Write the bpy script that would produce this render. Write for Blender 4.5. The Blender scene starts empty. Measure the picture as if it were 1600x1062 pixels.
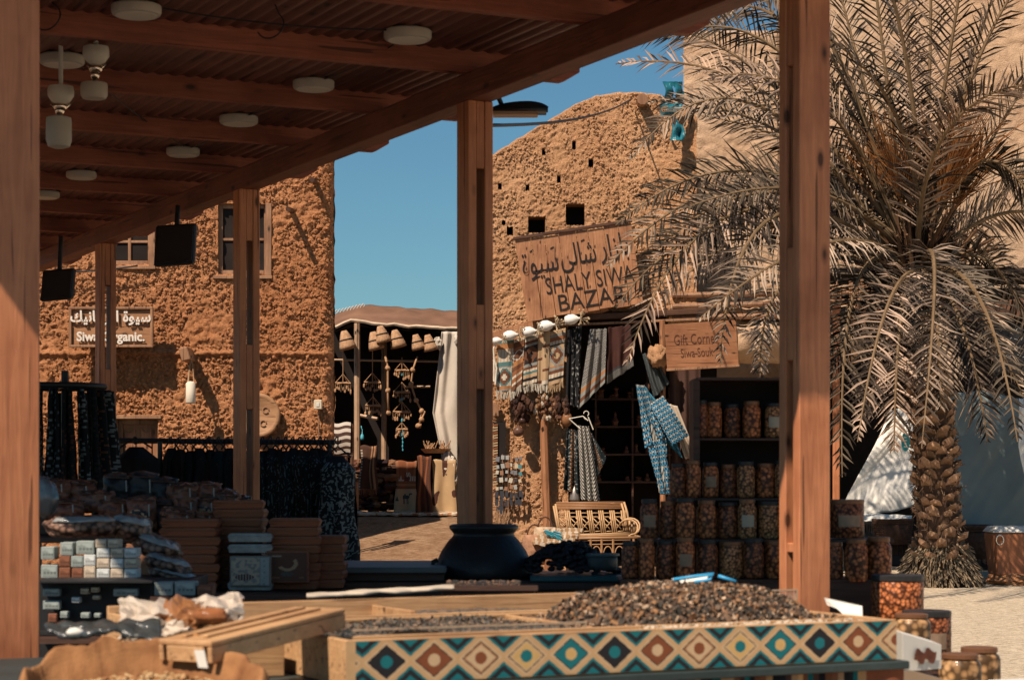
import bpy, bmesh, math, random
from math import sin, cos, tan, pi, radians as R, sqrt, atan2
from mathutils import Vector as V, Matrix as M, noise as NZ
from bpy_extras import mesh_utils
random.seed(7)
S = bpy.context.scene
COL = S.collection
# ------------------------------------------------------------------ camera, sky, sun, exposure
F = 3200.0            # focal length in pixels of a 1600 px wide frame
HZ = 740.0            # row of the horizon
EYE = 1.5
cd = bpy.data.cameras.new('camera'); cam = bpy.data.objects.new('camera', cd); COL.objects.link(cam); S.camera = cam
cd.sensor_width = 36; cd.lens = 36 * F / 1600; cd.shift_y = (HZ - 531) / 1600
cd.clip_start = 0.1; cd.clip_end = 3000
cam.location = (0, 0, EYE); cam.rotation_euler = (R(90), 0, 0)
cd.dof.use_dof = True; cd.dof.focus_distance = 27.0; cd.dof.aperture_fstop = 7.0
SUN_EL = R(51); sdir = V((-0.6 * cos(SUN_EL), -0.8 * cos(SUN_EL), sin(SUN_EL)))
w = bpy.data.worlds.new('World'); S.world = w; w.use_nodes = True
nt = w.node_tree; bg = nt.nodes['Background']
sky = nt.nodes.new('ShaderNodeTexSky'); sky.sky_type = 'NISHITA'; sky.sun_disc = False
sky.sun_elevation = SUN_EL; sky.sun_rotation = atan2(sdir.x, sdir.y); sky.altitude = 0
sky.air_density = 1.0; sky.dust_density = 0.3; sky.ozone_density = 4.0
tn = nt.nodes.new('ShaderNodeMix'); tn.data_type = 'RGBA'; tn.blend_type = 'MULTIPLY'; tn.inputs[0].default_value = 1; tn.inputs[7].default_value = (.80, 1.16, 1.18, 1)
nt.links.new(sky.outputs[0], tn.inputs[6]); nt.links.new(tn.outputs[2], bg.inputs[0]); bg.inputs[1].default_value = 0.05
sl = bpy.data.lights.new('sun', 'SUN'); sl.energy = 5.0; sl.angle = R(0.5); sl.color = (1.0, 0.83, 0.66)
sun = bpy.data.objects.new('sun', sl); COL.objects.link(sun); sun.rotation_euler = sdir.to_track_quat('Z', 'Y').to_euler()
sun.location = (0, 0, 20)
S.view_settings.view_transform = 'Standard'; S.view_settings.look = 'None'
S.view_settings.exposure = 0.32; S.view_settings.gamma = 1.0
S.render.engine = 'CYCLES'; S.cycles.max_bounces = 6; S.cycles.diffuse_bounces = 1; S.cycles.use_denoising = True
S.cycles.transparent_max_bounces = 12

# ------------------------------------------------------------------ placing
def W(px, py, Y):                       # the point seen at that spot of the photograph, Y metres away
    return V(((px - 800) / F * Y, Y, EYE - (py - HZ) / F * Y))
PA = math.atan((800 + 773) / F)         # direction of the pergola
PC, PS = cos(PA), sin(PA)
def UV(u, v, z=0.0): return V((-PS * u + PC * v, PC * u + PS * v, z))
P2 = W(742, 0, 11.2); VROW = PC * P2.x + PS * P2.y; SPAN = 3.17
def u_at(px, v=VROW):
    k = (px - 800) / F
    return v * (PC - k * PS) / (PS + k * PC)

# ------------------------------------------------------------------ mesh helpers
class MB:
    def __init__(s): s.v = []; s.f = []; s.m = []; s.c = []; s.hc = False
    def add(s, vs, fs, m=0, c=None):
        b = len(s.v); s.v += [tuple(p) for p in vs]; s.f += [tuple(b + i for i in f) for f in fs]; s.m += [m] * len(fs)
        if c is None: s.c += [(1, 1, 1)] * len(fs)
        else:
            s.hc = True; s.c += (list(c) if isinstance(c, list) else [c] * len(fs))
        return s
    def box(s, a, b, m=0, c=None):
        (x0, y0, z0), (x1, y1, z1) = a, b
        vs = [(x, y, z) for z in (z0, z1) for y in (y0, y1) for x in (x0, x1)]
        return s.add(vs, [(0, 2, 3, 1), (4, 5, 7, 6), (0, 1, 5, 4), (2, 6, 7, 3), (0, 4, 6, 2), (1, 3, 7, 5)], m, c)
    def obox(s, o, X, Y, Z, m=0, c=None):   # box centred at o with half-axis vectors
        o, X, Y, Z = V(o), V(X), V(Y), V(Z)
        vs = [o + X * a + Y * b + Z * d for d in (-1, 1) for b in (-1, 1) for a in (-1, 1)]
        return s.add(vs, [(0, 2, 3, 1), (4, 5, 7, 6), (0, 1, 5, 4), (2, 6, 7, 3), (0, 4, 6, 2), (1, 3, 7, 5)], m, c)
    def rbox(s, o, sx, sy, sz, rz=0, rx=0, ry=0, m=0, c=None):   # full sizes, turned
        r = M.Rotation(rz, 3, 'Z') @ M.Rotation(ry, 3, 'Y') @ M.Rotation(rx, 3, 'X')
        return s.obox(o, r @ V((sx / 2, 0, 0)), r @ V((0, sy / 2, 0)), r @ V((0, 0, sz / 2)), m, c)
    def tube(s, pts, r, n=8, m=0, c=None, cap=True):
        pts = [V(p) for p in pts]; k = len(pts); rr = r if isinstance(r, (list, tuple)) else [r] * k
        vs = []; prev = None
        for i, p in enumerate(pts):
            t = (pts[min(i + 1, k - 1)] - pts[max(i - 1, 0)])
            if t.length < 1e-9: t = V((0, 0, 1))
            t.normalize()
            if prev is None:
                a = V((0, 0, 1)) if abs(t.z) < .9 else V((1, 0, 0)); prev = t.cross(a).normalized()
            x = (prev - t * prev.dot(t))
            if x.length < 1e-6: x = t.orthogonal()
            x.normalize(); prev = x; y = t.cross(x)
            vs += [p + (x * cos(2 * pi * j / n) + y * sin(2 * pi * j / n)) * rr[i] for j in range(n)]
        fs = [(i * n + j, i * n + (j + 1) % n, (i + 1) * n + (j + 1) % n, (i + 1) * n + j) for i in range(k - 1) for j in range(n)]
        if cap: fs += [tuple(range(n - 1, -1, -1)), tuple((k - 1) * n + j for j in range(n))]
        return s.add(vs, fs, m, c)
    def lathe(s, prof, o, n=20, ax=None, m=0, c=None):    # prof: (radius, height) along ax from o
        o = V(o); z = V(ax or (0, 0, 1)).normalized(); x = z.orthogonal().normalized(); y = z.cross(x)
        vs = [o + z * h + (x * cos(2 * pi * j / n) + y * sin(2 * pi * j / n)) * max(r, 1e-4) for r, h in prof for j in range(n)]
        k = len(prof)
        fs = [(i * n + j, i * n + (j + 1) % n, (i + 1) * n + (j + 1) % n, (i + 1) * n + j) for i in range(k - 1) for j in range(n)]
        fs += [tuple(range(n - 1, -1, -1)), tuple((k - 1) * n + j for j in range(n))]
        return s.add(vs, fs, m, c)
    def grid(s, fn, nu, nv, m=0, col=None, skip=None):
        vs = [fn(i / nu, j / nv) for j in range(nv + 1) for i in range(nu + 1)]
        fs = []; cs = []
        for j in range(nv):
            for i in range(nu):
                if skip and skip((i + .5) / nu, (j + .5) / nv): continue
                a = j * (nu + 1) + i; fs.append((a, a + 1, a + nu + 2, a + nu + 1))
                if col: cs.append(col((i + .5) / nu, (j + .5) / nv))
        return s.add(vs, fs, m, cs if col else None)
    def prism(s, pts, d, m=0, c=None):       # polygon swept along d
        pts = [V(p) for p in pts]; d = V(d); n = len(pts)
        return s.add(pts + [p + d for p in pts], [tuple(range(n)), tuple(range(2 * n - 1, n - 1, -1))] + [(i, (i + 1) % n + 0, (i + 1) % n + n, i + n)[::-1] for i in range(n)], m, c)
    def blob(s, o, rx, ry, rz, amp=.15, n=8, seed=0, m=0, c=None, fr=2.0):
        o = V(o)
        def fn(a, b):
            th = 2 * pi * a; ph = pi * (b - .5); d = V((cos(th) * cos(ph), sin(th) * cos(ph), sin(ph)))
            k = 1 + amp * NZ.noise(d * fr + V((seed * 7.3, seed * 3.1, seed)))
            return (o.x + d.x * rx * k, o.y + d.y * ry * k, o.z + d.z * rz * k)
        return s.grid(fn, n * 2, n, m, (lambda a, b: c) if c else None)
    def build(s, name, mats, parent=None, smooth=False, bevel=0, fix=True, solid=0):
        me = bpy.data.meshes.new(name); me.from_pydata(s.v, [], s.f)
        for mt in (mats if isinstance(mats, (list, tuple)) else [mats]): me.materials.append(mt)
        if len(set(s.m)) > 1: me.polygons.foreach_set('material_index', s.m)
        if s.hc:
            at = me.color_attributes.new('Col', 'FLOAT_COLOR', 'CORNER'); buf = []
            for f, c in zip(s.f, s.c): buf += [c[0], c[1], c[2], 1.0] * len(f)
            at.data.foreach_set('color', buf)
        if parent is not None: me.transform(wm(parent).inverted())
        if fix or bevel:
            b = bmesh.new(); b.from_mesh(me)
            if bevel: bmesh.ops.bevel(b, geom=b.edges[:], offset=bevel, segments=1, affect='EDGES', clamp_overlap=True)
            if fix: bmesh.ops.recalc_face_normals(b, faces=b.faces[:])
            b.to_mesh(me); b.free()
        if smooth: me.shade_smooth()
        o = bpy.data.objects.new(name, me); COL.objects.link(o)
        if parent is not None: o.parent = parent
        if solid:
            md = o.modifiers.new('thickness', 'SOLIDIFY'); md.thickness = solid
        return o
def wm(o):
    m = o.matrix_basis.copy()
    while o.parent: o = o.parent; m = o.matrix_basis @ m
    return m
def tag(o, label, cat, group=None, kind=None):
    if label: o['label'] = label
    if cat: o['category'] = cat
    if group: o['group'] = group
    if kind: o['kind'] = kind
    return o
def thing(name, label, cat, loc=(0, 0, 0), rz=0, group=None):
    o = bpy.data.objects.new(name, None); COL.objects.link(o); o.location = loc; o.rotation_euler = (0, 0, rz)
    o.empty_display_size = .1
    return tag(o, label, cat, group)
def copy_tree(o, parent=None):
    c = o.copy(); COL.objects.link(c)
    if parent is not None: c.parent = parent
    for ch in [x for x in COL.objects if x.parent == o]: copy_tree(ch, c)
    return c
KIDS = {}
def dup(root, loc, rz, label, group=None, scale=None):
    if root.name not in KIDS: KIDS[root.name] = [(x, [y for y in COL.objects if y.parent == x]) for x in COL.objects if x.parent == root]
    r = root.copy(); COL.objects.link(r); r.location = loc; r.rotation_euler = (0, 0, rz); r['label'] = label
    if group: r['group'] = group
    if scale: r.scale = scale
    for x, ys in KIDS[root.name]:
        c = x.copy(); COL.objects.link(c); c.parent = r
        for y in ys: d = y.copy(); COL.objects.link(d); d.parent = c
    return r
def text(s, size, mat, mtx, parent, name='lettering', ext=.004, align='CENTER', sx=1.0, off=0.0):
    c = bpy.data.curves.new(name, 'FONT'); c.body = s; c.size = size; c.extrude = ext; c.align_x = align; c.align_y = 'CENTER'; c.offset = off
    c.resolution_u = 3
    o = bpy.data.objects.new('tmp', c); COL.objects.link(o); bpy.context.view_layer.update()
    me = bpy.data.meshes.new_from_object(o.evaluated_get(bpy.context.evaluated_depsgraph_get())); bpy.data.objects.remove(o)
    me.transform(mtx @ M.Diagonal((sx, 1, 1, 1))); me.materials.clear(); me.materials.append(mat)
    if parent is not None: me.transform(wm(parent).inverted())
    me.name = name; r = bpy.data.objects.new(name, me); COL.objects.link(r)
    if parent is not None: r.parent = parent
    return r
def facing(p, tilt=0.0, yaw=0.0):       # a frame that stands upright facing the camera side
    return M.Translation(p) @ M.Rotation(yaw, 4, 'Z') @ M.Rotation(-tilt, 4, 'Y') @ M.Rotation(R(90), 4, 'X')
ORD = ['first', 'second', 'third', 'fourth', 'fifth', 'sixth', 'seventh', 'eighth', 'ninth', 'tenth', 'eleventh', 'twelfth', 'thirteenth', 'fourteenth', 'fifteenth', 'sixteenth', 'seventeenth', 'eighteenth', 'nineteenth', 'twentieth']

# ------------------------------------------------------------------ materials
class NT:
    def __init__(s, name, rough=.7, spec=.3):
        s.mat = bpy.data.materials.new(name); s.mat.use_nodes = True; s.t = s.mat.node_tree; s.n = s.t.nodes; s.b = s.n['Principled BSDF']
        s.b.inputs['Roughness'].default_value = rough; s.b.inputs['Specular IOR Level'].default_value = spec
        s.tc = s.n.new('ShaderNodeTexCoord')
    def link(s, a, b): s.t.links.new(a, b)
    def mapping(s, sc=(1, 1, 1), rot=(0, 0, 0), src=None):
        m = s.n.new('ShaderNodeMapping'); m.inputs['Scale'].default_value = sc; m.inputs['Rotation'].default_value = rot
        s.link(src or s.tc.outputs['Object'], m.inputs[0]); return m.outputs[0]
    def noise(s, vec, scale, detail=3, rough=.55, dist=0):
        n = s.n.new('ShaderNodeTexNoise'); n.inputs['Scale'].default_value = scale; n.inputs['Detail'].default_value = detail
        n.inputs['Roughness'].default_value = rough; n.inputs['Distortion'].default_value = dist
        s.link(vec, n.inputs['Vector']); return n.outputs[0]
    def voro(s, vec, scale, feat='F1', out='Distance'):
        n = s.n.new('ShaderNodeTexVoronoi'); n.inputs['Scale'].default_value = scale; n.feature = feat
        s.link(vec, n.inputs['Vector']); return n.outputs[out]
    def ramp(s, fac, stops):
        n = s.n.new('ShaderNodeValToRGB'); e = n.color_ramp.elements
        while len(e) < len(stops): e.new(.5)
        for x, (p, c) in zip(e, stops): x.position = p; x.color = (*c, 1)
        s.link(fac, n.inputs[0]); return n.outputs[0]
    def mix(s, fac, a, b, mode='MIX'):
        n = s.n.new('ShaderNodeMix'); n.data_type = 'RGBA'; n.blend_type = mode
        for i, x in ((0, fac), (6, a), (7, b)):
            if isinstance(x, (int, float)): n.inputs[i].default_value = x
            elif isinstance(x, tuple): n.inputs[i].default_value = (*x, 1)
            else: s.link(x, n.inputs[i])
        return n.outputs[2]
    def math(s, op, a, b=0.0):
        n = s.n.new('ShaderNodeMath'); n.operation = op
        for i, x in ((0, a), (1, b)):
            if isinstance(x, (int, float)): n.inputs[i].default_value = x
            else: s.link(x, n.inputs[i])
        return n.outputs[0]
    def color(s, c):
        if isinstance(c, tuple): s.b.inputs['Base Color'].default_value = (*c, 1)
        else: s.link(c, s.b.inputs['Base Color'])
    def bump(s, h, strength=.5, dist=.02):
        n = s.n.new('ShaderNodeBump'); n.inputs['Strength'].default_value = strength; n.inputs['Distance'].default_value = dist
        s.link(h, n.inputs['Height']); s.link(n.outputs[0], s.b.inputs['Normal'])
def sc3(c, k): return tuple(min(1, x * k) for x in c)
def m_plain(name, c, rough=.6, var=.25, scale=6, bump=.2, spec=.3, metal=0, coat=0, bd=.01):
    t = NT(name, rough, spec); v = t.mapping(); n = t.noise(v, scale, 4)
    t.color(t.ramp(n, [(.25, sc3(c, 1 - var)), (.75, sc3(c, 1 + var))]))
    if bump: t.bump(t.noise(v, scale * 6, 3), bump, bd)
    t.b.inputs['Metallic'].default_value = metal; t.b.inputs['Coat Weight'].default_value = coat
    return t.mat
def m_wood(name, c1, c2, axis='Z', rot=0, scale=1.0, rough=.55, knots=True):
    t = NT(name, rough, .35)
    st = {'X': (.6, 9, 9), 'Y': (9, .6, 9), 'Z': (9, 9, .6)}[axis]
    v0 = t.mapping((scale,) * 3, (0, 0, rot)); v = t.mapping(st, src=v0)
    g = t.noise(v, 3.0, 5, .6, 1.2); fine = t.noise(v, 14, 3)
    c = t.ramp(t.math('ADD', t.math('MULTIPLY', g, .75), t.math('MULTIPLY', fine, .25)), [(.3, c2), (.5, sc3(tuple((a + b) / 2 for a, b in zip(c1, c2)), 1)), (.68, c1)])
    if knots:
        kv = t.mapping({'X': (2.2, 5, 5), 'Y': (5, 2.2, 5), 'Z': (5, 5, 2.2)}[axis], src=v0)
        d = t.voro(kv, 1.4); k = t.ramp(d, [(.07, (1, 1, 1)), (.10, (.5, .5, .5)), (.17, (0, 0, 0))]); c = t.mix(k, c, sc3(c2, .22)); dirt = t.noise(v0, 1.7, 4, .65); c = t.mix(1.0, c, t.ramp(dirt, [(.32, (.68, .62, .6)), (.58, (1.06, 1.06, 1.06))]), 'MULTIPLY')
    ck = t.noise(t.mapping({'X': (.5, 16, 16), 'Y': (16, .5, 16), 'Z': (16, 16, .5)}[axis], src=v0), 2.2, 2, .5, .3); c = t.mix(t.ramp(ck, [(.335, (.85, .85, .85)), (.36, (0, 0, 0))]), c, sc3(c2, .3))
    t.color(c); t.bump(t.math('ADD', g, t.math('MULTIPLY', ck, .5)), .4, .008)
    return t.mat
def m_mud(name, c, scale=9, strength=1.0, pale=1.25, dark=.62):
    t = NT(name, .95, .05); v = t.mapping()
    a = t.noise(v, scale, 6, .7, .4); b = t.noise(v, scale * 4.5, 4, .7); big = t.noise(v, .7, 3)
    h = t.math('ADD', a, t.math('MULTIPLY', b, .6))
    c0 = t.ramp(t.math('DIVIDE', h, 1.6), [(.34, sc3(c, dark)), (.44, c), (.62, sc3(c, pale))])  # bump hollows darkened, crests paled: crevice shade put into the colour
    t.color(t.mix(t.ramp(big, [(.35, (0, 0, 0)), (.7, (1, 1, 1))]), c0, t.mix(1.0, c0, (.78, .70, .64), 'MULTIPLY')))
    t.bump(h, strength, .06)
    return t.mat
def m_col(name, rough=.85, weave=160, spec=.1, bump=.3, var=.25, coat=0, sheen=0):   # own colours of the mesh, with a weave
    t = NT(name, rough, spec); a = t.n.new('ShaderNodeAttribute'); a.attribute_name = 'Col'
    v = t.mapping(); n = t.noise(v, weave, 2); big = t.noise(v, 5, 3)
    k = t.ramp(t.math('ADD', t.math('MULTIPLY', n, .5), t.math('MULTIPLY', big, .5)), [(.3, (1 - var,) * 3), (.7, (1, 1, 1))])
    t.color(t.mix(1.0, a.outputs[0], k, 'MULTIPLY')); t.bump(n, bump, .004); t.b.inputs['Coat Weight'].default_value = coat
    return t.mat
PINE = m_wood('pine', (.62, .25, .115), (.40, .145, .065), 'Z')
PINE_U = m_wood('shaded_pine_along', (.22, .072, .04), (.12, .038, .024), 'Y', rot=-PA)  # beam pine, darker than the posts: roof shade put into the colour
PINE_V = m_wood('shaded_pine_across', (.34, .105, .06), (.18, .055, .034), 'X', rot=-PA)  # rafter pine, likewise darkened for the shade under the roof
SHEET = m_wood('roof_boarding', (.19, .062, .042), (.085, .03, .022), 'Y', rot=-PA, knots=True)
CLOTH = m_col('woven_cloth')
PAINT = m_col('painted_surface', .55, 60, .3, .08, .15)
WHITE = m_plain('white_enamel', (.62, .6, .55), .35, .06, 4, 0)
CHROME = m_plain('chrome', (.7, .6, .5), .2, .05, 4, 0, metal=1)
BLACKM = m_plain('black_metal', (.02, .02, .022), .5, .2, 8, .1)
DARKWOOD = m_wood('dark_wood', (.12, .055, .03), (.06, .028, .018), 'X')
BLACKIN = m_plain('dark_interior', (.018, .013, .012), .95, .3, 3, .1)  # near-black colour stands in for the shade inside openings

# ------------------------------------------------------------------ ground
def gz(x, y):
    t = min(1, max(0, (y - 30.8) / 7.0)); s = 1 - min(1, max(0, (x - 1.2) / 2.0))
    return .8 * t * t * (3 - 2 * t) * s + .12 * max(0, y - 38) / 40 * s
SANDG = (.56, .47, .36)
def clods(name, parent, mat, n, fn, s0, s1, seed):
    rn = random.Random(seed); m = MB()
    for _ in range(n):
        r = fn(rn)
        if r is None: continue
        p = V(r); s = s0 + (s1 - s0) * rn.random() ** 2; q = [V((rn.uniform(.5, 1.1) * s * a, rn.uniform(.35, .8) * s * b, rn.uniform(.5, 1.0) * s * c)) for a, b, c in ((1, 0, 0), (-1, 0, 0), (0, 1, 0), (0, -1, 0), (0, 0, 1), (0, 0, -1))]
        rt = M.Rotation(rn.uniform(0, 6.3), 3, 'Y') @ M.Rotation(rn.uniform(-.6, .6), 3, 'X')
        m.add([p + rt @ k for k in q], [(0, 4, 3), (4, 1, 3), (1, 5, 3), (5, 0, 3), (4, 0, 2), (1, 4, 2), (5, 1, 2), (0, 5, 2)])
    return m.build(name, mat, parent, fix=False)
def m_ground():
    t = NT('sandy_ground', .95, .05); v = t.mapping()
    a = t.noise(v, 3, 6, .65); b = t.noise(t.mapping((1, 1, 1)), 40, 4, .7); p = t.voro(v, 22)
    c = t.ramp(a, [(.3, (.26, .15, .085)), (.55, (.36, .23, .14)), (.75, (.44, .30, .19))])
    c = t.mix(t.ramp(b, [(.45, (0, 0, 0)), (.62, (.5, .5, .5))]), c, (.2, .115, .07))
    sx = t.n.new('ShaderNodeSeparateXYZ'); t.link(t.tc.outputs['Object'], sx.inputs[0])
    pale = t.ramp(t.math('ADD', a, b), [(.45, (.42, .32, .22)), (.62, (.68, .57, .43))]); pale = t.mix(1.0, pale, t.ramp(t.math('ADD', b, t.math('MULTIPLY', a, .2)), [(.42, (.8, .78, .74)), (.7, (1.15, 1.15, 1.15))]), 'MULTIPLY')
    far = t.math('MULTIPLY', t.math('SUBTRACT', sx.outputs[0], t.math('MULTIPLY', sx.outputs[1], .075)), .8); far = t.math('ADD', far, t.math('MULTIPLY', t.math('SUBTRACT', a, .5), 1.2)); n_ = far.node; n_.use_clamp = True
    c = t.mix(far, c, pale)
    st = t.noise(t.mapping((3, 14, 3)), 3, 4, .7); t.color(t.mix(1.0, c, t.ramp(st, [(.42, (.55, .5, .44)), (.53, (1.05, 1.05, 1.05))]), 'MULTIPLY')); t.bump(t.math('ADD', a, t.math('MULTIPLY', b, .5)), .9, .06); return t.mat
g = MB()
def axis(a, b, n, far):                 # fine near, coarse far
    return [-far, -far / 4, -60] + [a + (b - a) * i / n for i in range(n + 1)] + [60, far / 4, far]
xs = axis(-14, 14, 110, 1500); ys = [-1500, -300, -40, 0] + [2 + (50 - 2) * i / 200 for i in range(201)] + [80, 200, 600, 2500]
vs = [(x, y, gz(x, min(y, 60)) + (.02 * NZ.noise(V((x * 1.3, y * 1.3, 0))) + .012 * NZ.noise(V((x * 5, y * 5, 3))) if abs(x) < 14 and 2 < y < 50 else 0)) for y in ys for x in xs]
n = len(xs)
g.add(vs, [(j * n + i, j * n + i + 1, (j + 1) * n + i + 1, (j + 1) * n + i) for j in range(len(ys) - 1) for i in range(n - 1)])
tag(g.build('ground', m_ground(), smooth=True, fix=False), None, None, kind='structure')

pv = MB(); pv.grid(lambda a, b: (-12 + 13.2 * a, -8 + 22 * b, .045), 12, 20)
tag(pv.build('bounce_absorber', m_plain('absorber_dark', (.06, .05, .045), .9, .3, 3, .4), fix=False), None, None, kind='structure')  # unseen dark sheet added to cut the light bouncing up under the roof
# ------------------------------------------------------------------ pergola
BEAM_B = EYE + (HZ - 160) / F * W(770, 160, 1).y * 11.18   # underside of the beam
pg = thing('pergola', 'long open pine pergola with rafters, corrugated boarding and square posts', 'pergola', UV(7, VROW - SPAN, 0))
def post(u, v, slotface):
    m = MB(); hw = .075; top = BEAM_B + (.0 if v > 3 else 0)
    base = UV(u, v); U = UV(1, 0); Vv = UV(0, 1)
    A, B = (U, Vv) if slotface == 'u' else (Vv, U)     # gap runs through along A
    if slotface:
        for sgn in (-1, 1):
            m.obox(base + B * sgn * .05 + V((0, 0, top / 2)), A * hw, B * .025, (0, 0, top / 2))
        for z0, z1 in ((0.25, .95), (1.18, 1.22), (1.96, 2.42), (3.16, top)):
            m.obox(base + V((0, 0, (z0 + z1) / 2)), A * (hw - .004), B * .025, (0, 0, (z1 - z0) / 2))
    else: m.obox(base + V((0, 0, top / 2)), U * hw, Vv * hw, (0, 0, top / 2))
    o = m.build('post', PINE, pg, bevel=.004); return o
for px, sf in ((1257, 'v'), (742, 'u'), (385, 'u'), (165, 'u')): post(u_at(px), VROW, sf)
U1 = u_at(1257)
post(u_at(165) + 3.8, VROW, 'u')
VL = VROW - SPAN
ul = 6.98
post(ul, VL - .045, None)
for k in (3.2, 6.9, 10.8, 14.6): post(ul + k, VL, None)
U0, UE = 6.32, 22.2
for v in (VROW, VL):
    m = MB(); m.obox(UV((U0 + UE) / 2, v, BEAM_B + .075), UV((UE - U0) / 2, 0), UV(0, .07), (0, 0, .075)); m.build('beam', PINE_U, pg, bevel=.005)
RB = BEAM_B + .15; RH = .13
ru = [u_at(933) + (u_at(745) - u_at(933)) * k for k in range(-1, 12)]
RU = ru
for u in [U0 + .05, U0 + 1.1] + ru[1:]:
    if u > UE: continue
    m = MB(); v0, v1 = VL - 1.25, VROW + .62; h = RH; hw = .035
    pr = [(v0, h), (v0, .05), (v0 + .07, 0), (v1 - .1, 0), (v1, .06), (v1, h)]
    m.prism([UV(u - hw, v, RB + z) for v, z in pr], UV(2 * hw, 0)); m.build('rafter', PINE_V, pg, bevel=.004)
m = MB(); nu = 8
def roof(a, b):
    v = VL - 1.3 + (VROW + .7 - VL + 1.3) * a; return UV(U0 - .15 + (UE - U0 + .3) * b, v, RB + RH + .010 + .006 * sin(2 * pi * v / .085))
m.grid(roof, 480, nu)
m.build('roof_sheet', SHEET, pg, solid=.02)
def sag(a, b, s, n=14): return [a.lerp(b, i / n) - V((0, 0, s * 4 * (i / n) * (1 - i / n))) for i in range(n + 1)]
# ------------------------------------------------------------------ lamps under the pergola roof
def lathe_obj(name, prof, o, mat, parent, n=24, ax=None, smooth=True, bevel=0):
    m = MB(); m.lathe(prof, o, n, ax); ob = m.build(name, mat, parent, smooth=False)
    if smooth:
        ob.data.shade_smooth()
        try: ob.data.set_sharp_from_angle(angle=R(35))
        except Exception: pass
    return ob
DISC = m_plain('cream_lamp_disc', (.42, .38, .33), .45, .08, 4, 0)
DISC2 = m_plain('lamp_diffuser', (.55, .52, .46), .4, .04, 4, 0)
CZ = RB + RH
for i, (px, py, Y) in enumerate(((213, 14, 9.7), (97, 92, 11.1), (637, 53, 10.5), (490, 131, 11.6), (373, 186, 12.7), (286, 236, 14.0), (127, 272, 15.1), (70, 303, 16.3))):
    Y = (CZ - .035 - EYE) * F / (HZ - py); p = W(px, py, Y); k_ = (78, 70, 75, 65, 60, 52, 47, 46)[i] / 2 * Y / F / .118
    what = ['nearest the big left post at the top of the picture', 'beside the hanging white spotlights', 'large and nearest the middle post', 'second in the row from the middle post', 'third in the row from the middle post', 'fourth in the row from the middle post', 'low, far left', 'farthest away at the left post edge'][i]
    t = thing('ceiling_light', 'round white ceiling disc lamp, ' + what, 'ceiling light', p, 0, 'round disc lamps under the pergola roof')
    lathe_obj('base', [(.105, CZ + .0), (.105, p.z + .012), (.1, p.z + .01)], (p.x, p.y, 0), BLACKM, t)
    lathe_obj('lamp_body', [(.112 * k_, .018), (.118 * k_, .012), (.118 * k_, -.018), (.112 * k_, -.03), (.1 * k_, -.034)], p, DISC, t, 32)
    lathe_obj('diffuser', [(.1 * k_, -.03), (.098 * k_, -.037), (.0, -.039)], p, DISC2, t, 32)
m = MB()
for (a, b) in (((213, 14), (637, 53)), ((490, 131), (373, 186)), ((373, 186), (286, 236)), ((637, 53), (490, 131)), ((97, 92), (286, 236))):
    q = [W(x, y, (CZ - .035 - EYE) * F / (HZ - y)) + V((.03, .0, .02)) for x, y in (a, b)]
    m2 = MB(); m2.tube(sag(q[0], q[1], .035) if 'sag' in globals() else q, .0045, 5); tag(m2.build('lamp_cable', BLACKM, smooth=True), 'thin cable running between ceiling discs, ' + {(213, 14): 'nearest the top edge', (490, 131): 'between the second and third disc of the row', (373, 186): 'between the third and fourth disc of the row', (637, 53): 'between the first and second disc of the row', (97, 92): 'from the far left disc into the row'}[a], 'cable', 'cables between the ceiling lamps')
for i, (px, py, mx, my, Y, mw, mh, lab) in enumerate(((150, 88, 147, 142, 10.9, 42, 28, 'short'), (95, 150, 92, 206, 11.0, 40, 52, 'tall'))):
    p = W(px, py, Y); q = W(mx, my, Y); s = Y / F
    t = thing('pendant_spotlight', 'white %s drum spotlight hanging on a chrome joint under a rafter' % lab, 'pendant lamp', p, 0, 'white pendant spotlights')
    lathe_obj('canopy', [(.066, .05), (.07, .03), (.07, 0), (.05, -.03), (.02, -.05)], p, DISC2, t)
    m = MB(); m.tube([p + V((0, 0, CZ - p.z)), p + V((0, 0, .03))], .012); m.build('stem', WHITE, t)
    m = MB(); a = p + V((0, 0, -.04)); b = q + V((0, 0, mh * s / 2))
    m.blob(a + (b - a) * .25, .038, .038, .028, 0, 6); m.blob(a + (b - a) * .6, .026, .026, .03, 0, 6); m.tube([a, b], .012)
    m.tube([a + V((-.05, 0, 0)), a + V((0, 0, -.05)), a + V((.05, 0, 0))], .008); m.build('joint', CHROME, t, smooth=True)
    r = mw * s / 2; h = mh * s
    lathe_obj('lamp_shade', [(.3 * r, h / 2), (r * .95, h * .42), (r, h * .3), (r, -h * .25), (r * .85, -h * .44), (r * .4, -h * .5)], q, DISC, t)
# loose black wire loops under the boarding
for i, (px, py, Y) in enumerate(((421, 38, 10.0), (72, 25, 10.0))):
    p = W(px, py, Y); m = MB()
    m.tube([p + V((.07 * cos(a), .02 * sin(a * 2), .07 * sin(a))) for a in [R(-150 + k * 20) for k in range(11)]] + [V((p.x + .02, p.y, CZ))], .004, 6)
    tag(m.build('electric_cable', BLACKM, smooth=True), ['thin black wire curled into a hook under the roof boards', 'thin black wire hanging at the top beside the big left post'][i], 'cable', 'loose wires under the roof')
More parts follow.
